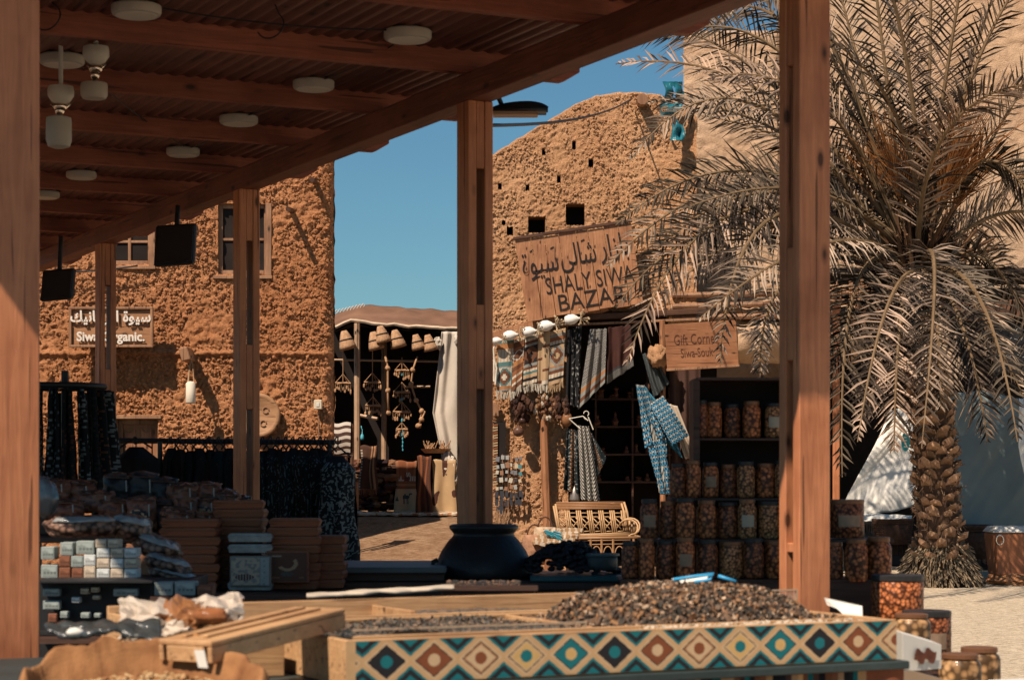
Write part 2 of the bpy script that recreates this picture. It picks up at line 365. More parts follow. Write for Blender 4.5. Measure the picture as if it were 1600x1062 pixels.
# black speakers hanging under the beam
for i, (x0, x1, yt, yb, Y, lab) in enumerate(((243, 306, 350, 416, 15.5, 'hanging in front of the mud wall between two windows'), (66, 116, 420, 470, 17.5, 'hanging at the far left above the wooden sign'))):
    a = W(x0, (yt + yb) / 2, Y); b = W(x1, (yt + yb) / 2, Y + .12); hh = (yb - yt) / 2 / F * Y
    t = thing('hanging_screen', 'flat black tilted screen box ' + lab, 'screen', (a + b) / 2, 0, 'black boxes hanging from the pergola beam')
    c = (a + b) / 2; X = (b - a) / 2; X.z = .018 * (1 if i == 0 else 1); Yv = V((0, .04, 0)); Z = V((0, .05, hh))
    m = MB(); m.obox(c, X, Yv, Z); m.build('case', BLACKM, t, bevel=.012)
    m = MB(); m.obox(c + V((0, -.048, 0)), X * .88, Yv * .15, Z * .85); m.build('screen', m_plain('dull_black_screen', (.03, .02, .018), .35, .1, 4, 0), t, bevel=.002)
    m = MB(); m.tube([c + Z, c + V((0, .1, BEAM_B - c.z + .02))], .02); m.build('bracket', BLACKM, t)
# floodlight on the far side of the middle post, and its cable
p = W(800, 172, 11.9)
t = thing('floodlight', 'black street floodlight with a rounded hood behind the middle post', 'lamp', p)
m = MB()
def hood(a, b):
    x = -.16 + .34 * a; k = sqrt(max(0, 1 - ((a - .62) / .62) ** 2 if a < .62 else 1 - ((a - .62) / .40) ** 2)); th = pi * b
    return (p.x + .03 + x, p.y + .075 * cos(th), p.z - .005 + .055 * k * sin(th) + x * .02)
m.grid(hood, 18, 12); m.obox(p + V((.03, 0, -.008)), (.17, 0, .0), (0, .08, 0), (0, 0, .009)); m.build('hood', BLACKM, t, bevel=0, smooth=True)
m = MB(); m.obox(p + V((.02, 0, -.026)), (.13, 0, .0), (0, .06, 0), (0, 0, .009)); m.build('lens', m_plain('lamp_lens', (.35, .22, .15), .3, .1, 5, 0), t)
m = MB(); m.tube([p + V((-.06, 0, .03)), p + V((-.12, -.05, .16)), p + V((-.13, -.12, .22))], .014); m.build('arm', BLACKM, t)
def wire(name, pts, r, label, group=None, mat=None):
    m = MB(); m.tube(pts, r, 5); return tag(m.build(name, mat or BLACKM, smooth=True), label, 'cable', group)
wire('power_cable', sag(W(745, 196, 11.6), W(985, 156, 30.9), .10), .012, 'thin cable strung from the pergola across the sky to the mud wall')

# ------------------------------------------------------------------ mud wall builder
MUDL = m_mud('mud_plaster', (.70, .325, .155), 30, 1.0, 1.45, .34)
MUDB = m_mud('pale_mud_plaster', (.76, .43, .235), 34, .9, 1.35, .42)
def mud_wall(name, parent, x0, x1, z0, topfn, Y, mat, holes, amp=.05, cell=.035, sc=(7, 2.2), seed=0, yfn=None, ledges=()):
    """one facade as a displaced sheet facing the camera; holes = (x0,x1,z0,z1) left open"""
    nx = int((x1 - x0) / cell); m = MB(); zt = max(topfn(x0 + (x1 - x0) * k / 20) for k in range(21)); nz = int((zt - z0) / cell)
    def fn(a, b):
        x = x0 + (x1 - x0) * a; z = z0 + (topfn(x) - z0) * b
        d = amp * (1.1 * NZ.fractal(V((x * sc[0], seed, z * sc[0] * 1.15)), .45, 2.1, 3) + NZ.noise(V((x * sc[1], seed + 5, z * sc[1]))) * .9 + .5 * max(0, NZ.noise(V((x * 5, seed + 9, z * 7)))))
        d += amp * .8 * max(0, .35 - NZ.cell(V((x * 0, 0, 0)))) * 0
        for zl, al, wd in ledges:
            q = (z - zl - .03 * NZ.noise(V((x * 2, 1, 0)))); d += al * max(0, 1 - abs(q) / wd)
        y = Y - d + (yfn(x, z) if yfn else 0)
        if b > .999: y += .02
        return (x, y, z)
    def skip(a, b):
        x = x0 + (x1 - x0) * a; z = z0 + (topfn(x) - z0) * b
        return any(h[0] < x < h[1] and h[2] < z < h[3] for h in holes)
    m.grid(fn, nx, nz, 0, None, skip)
    return m.build(name, mat, parent, smooth=True, fix=False)
def X_(px, Y): return (px - 800) / F * Y
def Z_(py, Y): return EYE - (py - HZ) / F * Y

# ------------------------------------------------------------------ left mud building
YL = 24.0
lb = thing('mud_house', 'rough brown mud house with small windows behind the clothes rails', 'house', (X_(300, YL), YL, 0))
xl0, xl1 = X_(-140, YL), X_(521, YL); ztop = Z_(222, YL)
hl = [(X_(340, YL), X_(418, YL), Z_(428, YL), Z_(318, YL)), (X_(165, YL), X_(236, YL), Z_(413, YL), Z_(340, YL)), (X_(182, YL), X_(246, YL), .0, Z_(653, YL))]
def corner(x, z): return max(0, (x - (xl1 - .12)) / .12) ** 2 * .12
mud_wall('wall', lb, xl0, xl1, -.1, lambda x: ztop + .04 * NZ.noise(V((x * 3, 0, 0))), YL, MUDL, hl, .026, .018, (12, 2.4), 3, corner, ((Z_(552, YL), .05, .05),))
def on_left(rn):
    x = rn.uniform(xl0 + 1.2, xl1 - .03); z = rn.uniform(1.2, ztop - .05)
    if any(h[0] - .02 < x < h[1] + .02 and h[2] - .02 < z < h[3] + .02 for h in hl) or NZ.noise(V((x * 2.3, 4, z * 2.3))) < -.33: return None
    return (x, YL - .012 + corner(x, z) + .02 * NZ.noise(V((x * 12, 3, z * 13))) * -1, z)
clods('clay_lumps', lb, MUDL, 15000, on_left, .012, .046, 3)
m = MB()
def side(a, b):
    y = YL + .1 + 2.6 * a; z = -.1 + (ztop + .1) * b; return (xl1 - .36 * a + .03 * NZ.noise(V((y * 7, z * 7, 2))), y, z)
m.grid(side, 60, 120); m.build('side_wall', MUDL, lb, smooth=True, fix=False)
m = MB(); m.box((xl0, YL + .14, ztop - .25), (xl1 - .4, YL + 2.7, ztop - .1)); m.box((xl0, YL + 2.6, -.1), (xl1 - .4, YL + 2.75, ztop - .1)); m.box((xl0 - .1, YL + .14, -.1), (xl0, YL + 2.7, ztop - .1)); m.build('roof', MUDL, lb)
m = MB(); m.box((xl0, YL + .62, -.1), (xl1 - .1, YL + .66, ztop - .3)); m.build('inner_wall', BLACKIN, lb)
FRW = m_wood('weathered_frame', (.40, .22, .12), (.24, .12, .065), 'Z')
GLASSD = m_plain('dark_window_glass', (.022, .016, .014), .6, .3, 3, 0, spec=.1)
def reveal(parent, h, Y, d, mat):       # thickness of the wall around an opening
    x0, x1, z0, z1 = h; m = MB(); e = .05
    m.box((x0 - e, Y + .02, z0 - e), (x0, Y + d, z1 + e)); m.box((x1, Y + .02, z0 - e), (x1 + e, Y + d, z1 + e))
    m.box((x0, Y + .02, z1), (x1, Y + d, z1 + e)); m.box((x0, Y + .02, z0 - e), (x1, Y + d, z0)); return m.build('reveal', mat, parent)
def window(parent, h, Y, cols=2, rows=2, depth=.12, glass=GLASSD, fm=FRW, fw=.05):
    x0, x1, z0, z1 = h; m = MB()
    m.box((x0, Y + depth, z0), (x0 + fw, Y + depth + .05, z1)); m.box((x1 - fw, Y + depth, z0), (x1, Y + depth + .05, z1))
    m.box((x0 + fw, Y + depth, z0), (x1 - fw, Y + depth + .05, z0 + fw)); m.box((x0 + fw, Y + depth, z1 - fw), (x1 - fw, Y + depth + .05, z1))
    for i in range(1, cols): x = x0 + (x1 - x0) * i / cols; m.box((x - fw * .35, Y + depth + .003, z0 + fw), (x + fw * .35, Y + depth + .045, z1 - fw))
    for i in range(1, rows): z = z0 + (z1 - z0) * i / rows; m.box((x0 + fw, Y + depth + .006, z - fw * .3), (x1 - fw, Y + depth + .04, z + fw * .3))
    wo = m.build('window', fm, parent, bevel=.004)
    m = MB(); m.box((x0 + fw * .5, Y + depth + .028, z0 + fw * .5), (x1 - fw * .5, Y + depth + .034, z1 - fw * .5)); m.build('pane', glass, wo)
    return wo
for h in hl[:2]:
    reveal(lb, h, YL, .3, MUDL); window(lb, h, YL, 2, 2, .07)
    m = MB(); m.box((h[1] - .02, YL - .03, h[2] - .02), (h[1] + .05, YL + .12, h[3])); m.box((h[0] - .05, YL - .05, h[2] - .06), (h[1] + .06, YL + .1, h[2] - .022)); m.build('window_board', FRW, lb, bevel=.004)
# carved door with curved head
h = hl[2]; reveal(lb, h, YL, .3, MUDL)
m = MB(); x0, x1, z1 = h[0], h[1], h[3]
m.box((x0, YL + .1, 0), (x0 + .05, YL + .16, z1)); m.box((x1 - .05, YL + .1, 0), (x1, YL + .16, z1)); m.box((x0 - .04, YL - .05, z1 - .01), (x1 + .05, YL + .1, z1 + .035))
m.box((x0 + .05, YL + .1, z1 - .07), (x1 - .05, YL + .16, z1)); dr = m.build('door', FRW, lb, bevel=.005)
m = MB(); xm = (x0 + x1) / 2
m.box((x0 + .05, YL + .14, 0), (x1 - .05, YL + .17, z1 - .07))
for k in (0, 1):
    a = x0 + .07 + k * (xm - x0 - .05); b = a + (xm - x0 - .11)
    m.prism([(a, YL + .14, .2), (b, YL + .14, .2), (b, YL + .14, z1 - .13)] + [(a + (b - a) * (1 - i / 6), YL + .14, z1 - .13 - .05 * sin(pi * i / 6) + (.03 * (i / 6 if k else 1 - i / 6))) for i in range(1, 7)], (0, -.02, 0))
m.build('door_panel', m_wood('door_wood', (.42, .20, .10), (.26, .12, .06), 'Z'), dr, bevel=.003)
# roof spouts poking from the top, with shadow
for px, py in ((492, 285), (455, 330)):
    m = MB(); p = W(px, py, YL - .05); m.tube([p + V((0, .15, .02)), p + V((.0, -.35, -.02))], [.035, .03], 8); m.build('roof_spout', DARKWOOD, lb)
# second mud house further back on the left: its shadow falls over the street
hb = thing('mud_house', 'plain mud block further up the lane, hidden behind the nearer brown house', 'house', (-6, 34, 0))
m = MB(); m.box((-9.5, 33.3, 0), (-3.35, 34.7, 5.0)); m.build('wall', MUDL, hb)
m = MB(); m.box((-5.2, 33.22, .1), (-4.4, 33.3, 2.1)); m.build('door', FRW, hb, bevel=.01)

# ---- things fixed to the left wall
def aframe(p, label, cat, name, group=None): return thing(name, label, cat, p, 0, group)
WL = m_plain('white_sign_paint', (.75, .68, .6), .6, .05, 5, 0)
s = W(174, 511, YL - .3); ww, hh = .485, .235
t = thing('wall_sign', 'small framed wooden sign with white Arabic and Latin lettering standing off the mud wall', 'sign', s)
m = MB()
for k in range(2): m.box((s.x - ww + .03, s.y, s.z - hh + .03 + k * .208), (s.x + ww - .03, s.y + .02, s.z - hh + .03 + k * .208 + .203))
m.build('board', m_wood('sign_wood', (.42, .22, .11), (.30, .14, .065), 'X'), t, bevel=.003)
m = MB()
for a, b in (((s.x - ww, s.y - .035, s.z + hh - .03), (s.x + ww, s.y + .03, s.z + hh)), ((s.x - ww, s.y - .035, s.z - hh), (s.x + ww, s.y + .03, s.z - hh + .03)), ((s.x - ww, s.y - .035, s.z - hh + .03), (s.x - ww + .03, s.y + .03, s.z + hh - .03)), ((s.x + ww - .03, s.y - .035, s.z - hh + .03), (s.x + ww, s.y + .03, s.z + hh - .03))): m.box(a, b)
m.build('sign_frame', FRW, t, bevel=.004)
for tx, sz, dz, sxx in (('\uFEDA\uFEF4\uFEE7\uFE8E\uFE9F\uFEAD\uFEED\uFE8D \uFE93\uFEEE\uFEF4\uFEB3', .175, .115, .92), ('Siwa Organic.', .15, -.115, .95)):
    text(tx, sz, WL, facing(V((s.x, s.y - .035, s.z + dz))), t, 'lettering', .008, sx=sxx, off=.004)
m = MB()
for dx in (-.35, .1, .35): m.tube([(s.x + dx, s.y + .02, s.z - .1), (s.x + dx, YL - .02, s.z - .1)], .02)
m.build('bracket', FRW, t)
# log bracket with hanging white lantern
p = W(297, 556, YL)
t = thing('wall_bracket', 'wooden stub bracket sticking out of the mud wall right of the small sign', 'bracket', p)
m = MB(); m.obox(p + V((0, -.2, 0)), (.05, 0, .012), (0, .22, 0), (-.02, 0, .075)); m.build('log', FRW, t, bevel=.01)
p2 = W(298, 612, YL - .38)
t = thing('hanging_lantern', 'white cylinder lantern hanging on a cord from the wall bracket', 'lantern', p2)
m = MB(); m.lathe([(.03, .12), (.055, .1), (.06, -.12), (.05, -.135)], p2, 14); m.build('lantern_body', m_plain('cream_paper', (.7, .62, .5), .7, .06, 8, .1), t, smooth=True)
m = MB(); m.tube([p2 + V((-.03, 0, .1)), p2 + V((-.02, .05, .3)), p2 + V((0, .1, .42))], .012, 5); m.tube([p2 + V((.04, 0, .1)), p2 + V((.01, .05, .35))], .006, 5); m.build('cord', m_plain('hemp_cord', (.4, .25, .14), .9), t)
# carved round plaque
p = W(404, 649, YL - .06)
t = thing('wall_plaque', 'large round carved wooden plaque leaning on the mud wall behind a post', 'plaque', p)
m = MB(); m.lathe([(.235, 0), (.26, .03), (.26, .055), (.24, .07), (.21, .06), (.2, .055), (.0, .05)], p, 36, (0, -1, 0)); m.build('disc', m_wood('plaque_wood', (.46, .26, .13), (.32, .16, .08), 'X'), t, smooth=True)
m = MB()
for k in range(4):
    a = k * pi / 2 + .6; q = p + V((.11 * cos(a), -.06, .11 * sin(a))); m.tube([q + V((.035 * cos(b), 0, .035 * sin(b))) for b in [i * pi / 5 for i in range(10)]], .008, 5)
m.build('carving', FRW, t)
p = W(497, 632, YL - .07)
t = thing('switch_box', 'small white electric box on the mud wall near its right corner', 'electric box', p)
m = MB(); m.rbox(p, .095, .07, .11); m.build('case', m_plain('box_plastic', (.62, .52, .38), .5, .05, 5, 0), t, bevel=.008)
m = MB(); m.rbox(p + V((0, -.038, 0)), .035, .008, .045); m.build('switch', WHITE, t, bevel=.002)
m = MB(); m.tube([p + V((0, .02, -.05)), p + V((.01, .03, -.6)), p + V((0, .04, -1.2))], .008, 5); m.build('cable', FRW, t)
wire('roof_cable', sag(W(85, 425, YL - .15), W(215, 415, YL - .15), .02), .01, 'dark cable fastened along the mud wall above the sign')

# ------------------------------------------------------------------ bazaar wall (behind the big wooden sign)
YB = 31.0
bb = thing('bazaar_house', 'tall rough mud house with rounded top and a bazaar shop below', 'house', (X_(900, YB), YB, 0))
prof = [(728, 268), (745, 256), (770, 241), (800, 222), (850, 192), (900, 162), (930, 150), (965, 144), (1000, 144), (1030, 147), (1062, 160), (1090, 185)]
prof = [(X_(a, YB), Z_(b, YB)) for a, b in prof]
def btop(x):
    for (x0, z0), (x1, z1) in zip(prof, prof[1:]):
        if x0 <= x <= x1: return z0 + (z1 - z0) * (x - x0) / (x1 - x0) + .015 * NZ.noise(V((x * 9, 0, 0)))
    return prof[0][1] if x < prof[0][0] else prof[-1][1]
def hole(x0, x1, y0, y1, Y=YB): return (X_(x0, Y), X_(x1, Y), Z_(y1, Y), Z_(y0, Y))
hb_ = [hole(825, 852, 338, 364), hole(884, 914, 318, 352), hole(893, 899, 220, 234), hole(846, 852, 232, 243), hole(920, 927, 248, 262), hole(870, 876, 274, 287), hole(822, 828, 288, 298), hole(778, 784, 286, 296), hole(783, 789, 344, 352), hole(791, 802, 354, 368), hole(888, 1088, 486, 900)]
bx0, bx1 = X_(729, YB), X_(1088, YB)
mud_wall('wall', bb, bx0, bx1, -.1, btop, YB, MUDB, hb_, .020, .019, (13, 2.2), 11, lambda x, z: (.25 if 0 else 0) + max(0, (x - X_(1040, YB))) * -.1, ((Z_(600, YB) - 9, 0, .1),))
m = MB()
for a, b in zip(prof, prof[1:]): m.prism([(a[0], YB + .05, a[1] - .03), (b[0], YB + .05, b[1] - .03), (b[0], YB + .05, -.1), (a[0], YB + .05, -.1)][:4], (0, 0, 0)) if 0 else None
m.prism([(x, YB + 2.2, z - .02) for x, z in prof] + [(bx1, YB + 2.2, -.1), (bx0, YB + 2.2, -.1)], (0, .05, 0))
m.box((bx0 - .03, YB + .05, -.1), (bx0, YB + 2.2, prof[0][1] - .1)); m.build('back_wall', MUDB, bb)
m = MB()
for (xa, za), (xb, zb) in zip(prof, prof[1:]): m.prism([(xa, YB + .02, za - .01), (xb, YB + .02, zb - .01), (xb, YB + .02, zb - .2), (xa, YB + .02, za - .2)], (0, 2.2, 0))
m.build('roof', MUDB, bb)
for h in hb_[:10]:
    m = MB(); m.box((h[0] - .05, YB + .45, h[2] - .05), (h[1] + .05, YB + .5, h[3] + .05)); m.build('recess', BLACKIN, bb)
for h in hb_[:2]: reveal(bb, h, YB, .45, MUDB)
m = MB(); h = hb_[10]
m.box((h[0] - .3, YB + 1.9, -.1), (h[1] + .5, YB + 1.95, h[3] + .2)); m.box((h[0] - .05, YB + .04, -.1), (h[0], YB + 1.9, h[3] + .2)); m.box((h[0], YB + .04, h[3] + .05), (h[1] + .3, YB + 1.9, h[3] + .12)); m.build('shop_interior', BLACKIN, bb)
def on_baz(rn):
    x = rn.uniform(bx0, bx1 - .1); z = rn.uniform(.05, btop(x) - .03)
    if any(h[0] - .01 < x < h[1] + .01 and h[2] - .01 < z < h[3] + .01 for h in hb_) or NZ.noise(V((x * 2.3, 9, z * 2.3))) < -.30: return None
    return (x, YB - .008, z)
clods('clay_lumps', bb, MUDB, 15000, on_baz, .010, .042, 4)
# wooden head beams over the shop
m = MB()
m.obox(W(990, 492, YB - .1), (1.15, 0, .06), (0, .1, 0), (0, 0, .045)); m.build('lintel', DARKWOOD, bb, bevel=.01)
m = MB()
m.obox(W(990, 503, YB - .15), (1.12, 0, .05), (0, .03, 0), (0, 0, .018)); m.build('rail', FRW, bb, bevel=.004)
for px, r in ((857, .04), (1035, .028)):
    m = MB(); m.tube([W(px - (8 if px < 900 else 0), 640 if px < 900 else 500, YB - .18), V((X_(px, YB), YB - .15, 0))], r * 1.6, 8); m.build('pole', m_wood('pole_wood', (.42, .20, .10), (.26, .11, .05), 'Z'), bb)
m = MB(); p = W(1003, 158, YB - .1); m.tube([p + V((0, .2, 0)), p + V((0, -.16, 0))], .085, 10); m.build('beam_end', FRW, bb)

# big tilted bazaar sign
TL = R(8.8); sc_ = YB / F
sp = W(905, 425, YB - .34); SX = V((cos(TL), 0, sin(TL))); SZ = V((-sin(TL), 0, cos(TL)))
t = thing('shop_sign', 'big tilted plank sign with black Arabic lettering and SHALY SIWA BAZAR', 'sign', sp)
BZW = m_wood('sign_planks', (.50, .25, .125), (.27, .115, .055), 'Z', 0, 1.3)
m = MB(); hw, hh = .88, .62; k = 0; x = -hw
ws = [.24, .2, .22, .26, .18, .24, .22, .2]
for i, wd in enumerate(ws):
    m.obox(sp + SX * (x + wd / 2), SX * (wd / 2 - .004), V((0, .018, 0)), SZ * (hh - .012 * (i % 3))); x += wd
m.build('board', BZW, t, bevel=.003)
m = MB(); m.obox(sp + SZ * (hh + .02) + V((0, -.01, 0)), SX * (hw + .02), V((0, .04, 0)), SZ * .022); m.build('top_rail', DARKWOOD, t, bevel=.004)
INK = m_plain('sign_ink', (.015, .012, .012), .7, .2, 5, 0)
def onsign(dx, dz): return facing(sp + SX * dx + SZ * dz + V((0, -.026, 0)), TL)
text('\uFE93\uFEEE\uFEF4\uFEB3', .46, INK, onsign(-.56, .22), t, 'lettering', .004, sx=.60, off=.001)
text('\uFEF0\uFEDF\uFE8E\uFEB7', .46, INK, onsign(.02, .26), t, 'lettering', .004, sx=.58, off=.001)
text('\uFEAD\uFE8D\uFEAF\uFE8E\uFE91', .46, INK, onsign(.58, .30), t, 'lettering', .004, sx=.62, off=.001)
for dx, dz in ((-.66, .42), (-.62, .02), (-.35, .42), (.12, .46)): m = MB(); m.obox(sp + SX * dx + SZ * dz + V((0, -.026, 0)), (SX * .8 + SZ * .3) * .035, V((0, .003, 0)), SZ * .008); m.build('accent_mark', INK, t)
text('SHALY SIWA', .36, INK, onsign(.13, -.15), t, 'lettering', .004, sx=.66, off=-.002)
text('BAZAR', .36, INK, onsign(.12, -.43), t, 'lettering', .004, sx=.92, off=-.002)
# long canopy board below the sign, sawn teeth shade
t = thing('canopy_board', 'long tilted brown valance board below the big sign, over the hanging rugs', 'board', W(860, 510, YB - .2))
c = W(858, 503, YB - .16)
m = MB(); m.obox(c, V((.87, 0, .27)) , V((0, .02, 0)), V((-.03, 0, .10))); m.build('board', BZW, t, bevel=.004)

# five white bottle gourds on the valance, each with dried flowers
for i, (px, py, s) in enumerate(((783, 528, .7), (797, 524, 1), (826, 518, 1), (853, 509, 1.1), (893, 499, 1.05))):
    if i == 0: px = 776; py = 532
    p = W(px, py, YB - .42); ax = V((1, -.25, .12)).normalized()
    t = thing('white_vase', 'small white vase of dried flowers lying on the board, %s from the left' % ORD[i], 'vase', p, 0, 'white vases of dried flowers above the rugs')
    m = MB(); m.lathe([(.02, -.1), (.055, -.09), (.075, -.03), (.072, .03), (.045, .08), (.02, .1), (.018, .13)], p, 14, ax); o = m.build('vase_body', m_plain('white_clay', (.78, .76, .72), .6, .06, 9, .2), t, smooth=True)
    o.scale = (s,) * 3
    m = MB(); q = p + ax * .14
    for k in range(16):
        d = V((random.uniform(-.2, 1), random.uniform(-.6, .2), random.uniform(-1, 1))).normalized() * random.uniform(.06, .13); m.tube([q, q + d], .004, 4); m.blob(q + d, .016, .016, .016, .3, 3, k)
    o = m.build('dried_flowers', m_plain('dried_flower', (.45, .33, .2), .9, .4, 30), t); o.scale = (s,) * 3

# ------------------------------------------------------------------ rugs
def stripes(pal, seq):
    tot = sum(k for k, _ in seq)
    def f(v):
        x = v * tot
        for k, c in seq:
            if x < k: return pal[c]
            x -= k
        return pal[seq[-1][1]]
    return f
PAL = {'w': (.62, .55, .45), 'b': (.30, .12, .055), 'd': (.03, .028, .03), 't': (.10, .2, .2), 'g': (.28, .28, .26), 'o': (.42, .19, .08), 'c': (.50, .34, .2), 'm': (.16, .07, .04), 'u': (.09, .24, .36)}
def hang(name, mat, parent, tl, tr, bl, br, Y, pattern, fold=.02, nf=3, nu=40, nv=56, seed=0, bulge=0, ripple=0.0, Yb=None):
    """cloth hanging between four spots of the photograph, all Y metres away"""
    m = MB(); tl, tr = W(*tl, Y), W(*tr, Y); bl, br = W(*bl, Yb or Y), W(*br, Yb or Y)
    def fn(a, b):
        p = tl.lerp(tr, a).lerp(bl.lerp(br, a), b)
        amp = fold * (.35 + .65 * b)
        p.y += amp * (sin(a * nf * 2 * pi + seed * 1.7 + .8 * NZ.noise(V((a * 2, b * 1.5, seed)))) + .7 * NZ.noise(V((a * 5, b * 2, seed + 4)))) - bulge * sin(pi * b)
        p.x += ripple * NZ.noise(V((a * 3, b * 4, seed + 8))); p.z += fold * .4 * NZ.noise(V((a * 6, b, seed)))
        return p
    m.grid(fn, nu, nv, 0, pattern)
    o = m.build(name, mat, parent, smooth=True, fix=False, solid=.006); return o
def fringe(parent, bl, br, Y, n, L, c, name='fringe', seed=1):
    m = MB(); a, b = W(*bl, Y), W(*br, Y); rnd = random.Random(seed)
    for i in range(n):
        p = a.lerp(b, (i + .5) / n); q = p + V((rnd.uniform(-.02, .02), rnd.uniform(-.03, .02), -L * rnd.uniform(.7, 1.1))); m.tube([p + V((0, 0, .01)), p.lerp(q, .5) + V((rnd.uniform(-.01, .01), 0, 0)), q], .005, 4, 0, c)
    return m.build(name, CLOTH, parent)
def kilim(seed, base, bands, med=None, medc=None, med_v=(.3, .6)):
    st = stripes(PAL, bands)
    def f(a, b):
        c = st(b)
        if med and med_v[0] < b < med_v[1]:
            x = abs(a - .5) * 2; y = abs((b - (med_v[0] + med_v[1]) / 2) / (med_v[1] - med_v[0])) * 2
            q = int(x * 6) / 6 + int(y * 6) / 6
            if x > .86: return PAL[medc]
            c = PAL[med] if q > 1.15 else PAL[medc] if q > .7 else PAL['m'] if q > .3 else PAL[med]
        elif int((a + .02 * seed) * 14) % 3 == 0 and c == PAL['w']: c = PAL['c']
        return c
    return f
RG = 'rugs hanging in a row under the valance board'
rugs = [((778, 533), (803, 530), (775, 612), (799, 610), 'rug with a white medallion above a second framed one', kilim(1, 'w', [(3, 't'), (5, 'o'), (12, 'w'), (4, 't'), (1, 'g'), (16, 'w'), (4, 'o'), (2, 'g')], 'w', 't', (.55, .9)), 'w'),
        ((803, 532), (820, 526), (799, 614), (815, 600), 'narrow rust and brown rug with a dark diamond', kilim(2, 'b', [(2, 'w'), (4, 'm'), (5, 'b'), (8, 'o'), (3, 'm'), (3, 'b'), (2, 'w'), (3, 'b'), (2, 'w'), (4, 'm')], 'm', 'w', (.22, .42)), 'w'),
        ((821, 527), (841, 521), (817, 603), (839, 597), 'rug with a black centre and white and grey stripes', kilim(3, 'd', [(2, 'g'), (2, 'w'), (2, 'm'), (2, 'g'), (14, 'd'), (2, 'g'), (2, 'm'), (2, 'w'), (2, 't'), (3, 'c'), (2, 'd'), (3, 'w')], 'd', 'm', (.22, .56)), 'w'),
        ((841, 522), (860, 516), (840, 602), (856, 600), 'plain tan rug with short brown dashes', (lambda a, b: PAL['m'] if (int(b * 9) % 2 == 0 and abs((b * 9) % 1 - .5) < .25 and (a < .4 if int(b * 9) % 4 == 0 else a > .45)) else PAL['c'] if b < .93 else PAL['w']), 'w'),
        ((860, 518), (884, 512), (857, 603), (880, 596), 'rust rug with a stepped tan medallion and striped ends', kilim(5, 'o', [(3, 'c'), (2, 'g'), (3, 'b'), (3, 'w'), (1, 'd'), (2, 'c'), (14, 'o'), (2, 'g'), (3, 'm'), (3, 'w'), (2, 'd'), (3, 'c')], 'c', 'g', (.3, .66)), 'c')]
for i, (tl, tr, bl, br, lab, pat, fc) in enumerate(rugs):
    t = thing('hanging_rug', 'fringed ' + lab + ', hanging on the bazaar front', 'rug', W(*tl, YB - .3), 0, RG)
    hang('rug_cloth', CLOTH, t, tl, tr, bl, br, YB - .3 - .012 * (i % 2), pat, .012, 1.3, 34, 80, i)
    fringe(t, bl, br, YB - .3 - .012 * (i % 2), 18, .12, PAL[fc], seed=i)
# three white cords beside the first rug
t = thing('hanging_rope', 'white rope hanging in a loop beside the middle post', 'rope', W(773, 540, YB - .3))
m = MB(); m.tube([W(777, 533, YB - .35), W(771, 545, YB - .35), W(772, 560, YB - .35), W(776, 575, YB - .35), W(774, 600, YB - .35)], .014, 6); m.tube([W(772, 560, YB - .34), W(772, 596, YB - .34)], .016, 6); m.build('rope', m_plain('white_rope', (.7, .63, .52), .9), t)

# ---- clutter under the rugs: bunches of hats, bags, gourds
def bunch(name, lab, cat, cx, cy, rx, ry, n, cols, sz, Y=YB - .25, seed=0, group=None):
    rnd = random.Random(seed); t = thing(name, lab, cat, W(cx, cy, Y), 0, group); m = MB()
    for k in range(n):
        a = rnd.uniform(0, 2 * pi); r = sqrt(rnd.random()); p = W(cx + rx * r * cos(a), cy + ry * r * sin(a), Y + rnd.uniform(-.12, .08)); s = sz * rnd.uniform(.6, 1.2)
        m.blob(p, s * .8, s * .7, s * rnd.uniform(.9, 1.5), .5, 5, k + seed * 40, 0, cols[k % len(cols)])
    m.build('bundle', CLOTH, t)
    m = MB(); m.tube([W(cx, cy, Y), W(cx, cy - ry - 12, Y)], .01, 5); m.build('string', DARKWOOD, t)
    return t
bunch('pouch_bunch', 'bunch of dark brown leather pouches hanging below the striped rugs', 'pouches', 815, 637, 17, 21, 46, [(.06, .03, .022), (.035, .022, .02), (.09, .045, .03)], .055, seed=1)
bunch('trinket_bunch', 'bunch of tan and white shell trinkets hanging between the pouches and the shop door', 'trinkets', 850, 637, 17, 20, 60, [(.3, .17, .09), (.5, .42, .33), (.14, .06, .035), (.22, .11, .06)], .035, seed=2)
bunch('pouch_bunch', 'bunch of small brown pouches hanging nearest the shop door', 'pouches', 874, 638, 14, 16, 40, [(.09, .045, .03), (.05, .03, .025), (.16, .08, .05)], .045, seed=3)
for i, (px, py, r, c, lab) in enumerate(((816, 657, .055, (.06, .03, .022), 'small dark round gourd above the shiny one'), (810, 674, .085, (.12, .06, .04), 'shiny dark round gourd hanging lowest on the mud wall'), (886, 655, .085, (.26, .12, .055), 'ribbed brown gourd lantern beside the door pole'), (1011, 605, .05, (.16, .07, .04), 'small brown gourd hanging inside the dark shop door'))):
    p = W(px, py, YB - .3 + (.4 if i == 3 else 0)); t = thing('gourd', lab, 'gourd', p, 0, 'gourds hanging on the bazaar front')
    m = MB(); k = 1.0 if i < 2 else 1.45
    m.lathe([(.1 * r, r * k * 1.15), (.22 * r, r * k * 1.0), (.75 * r, r * k * .6), (r, 0), (.8 * r, -r * k * .55), (.3 * r, -r * k * .9)], p, 18); m.build('gourd_body', m_plain('gourd_skin', c, .3, .25, 12, .2), t, smooth=True)
    m = MB(); m.tube([p + V((0, 0, r * k)), p + V((0, 0, r * k + .25))], .006, 5); m.build('string', DARKWOOD, t)
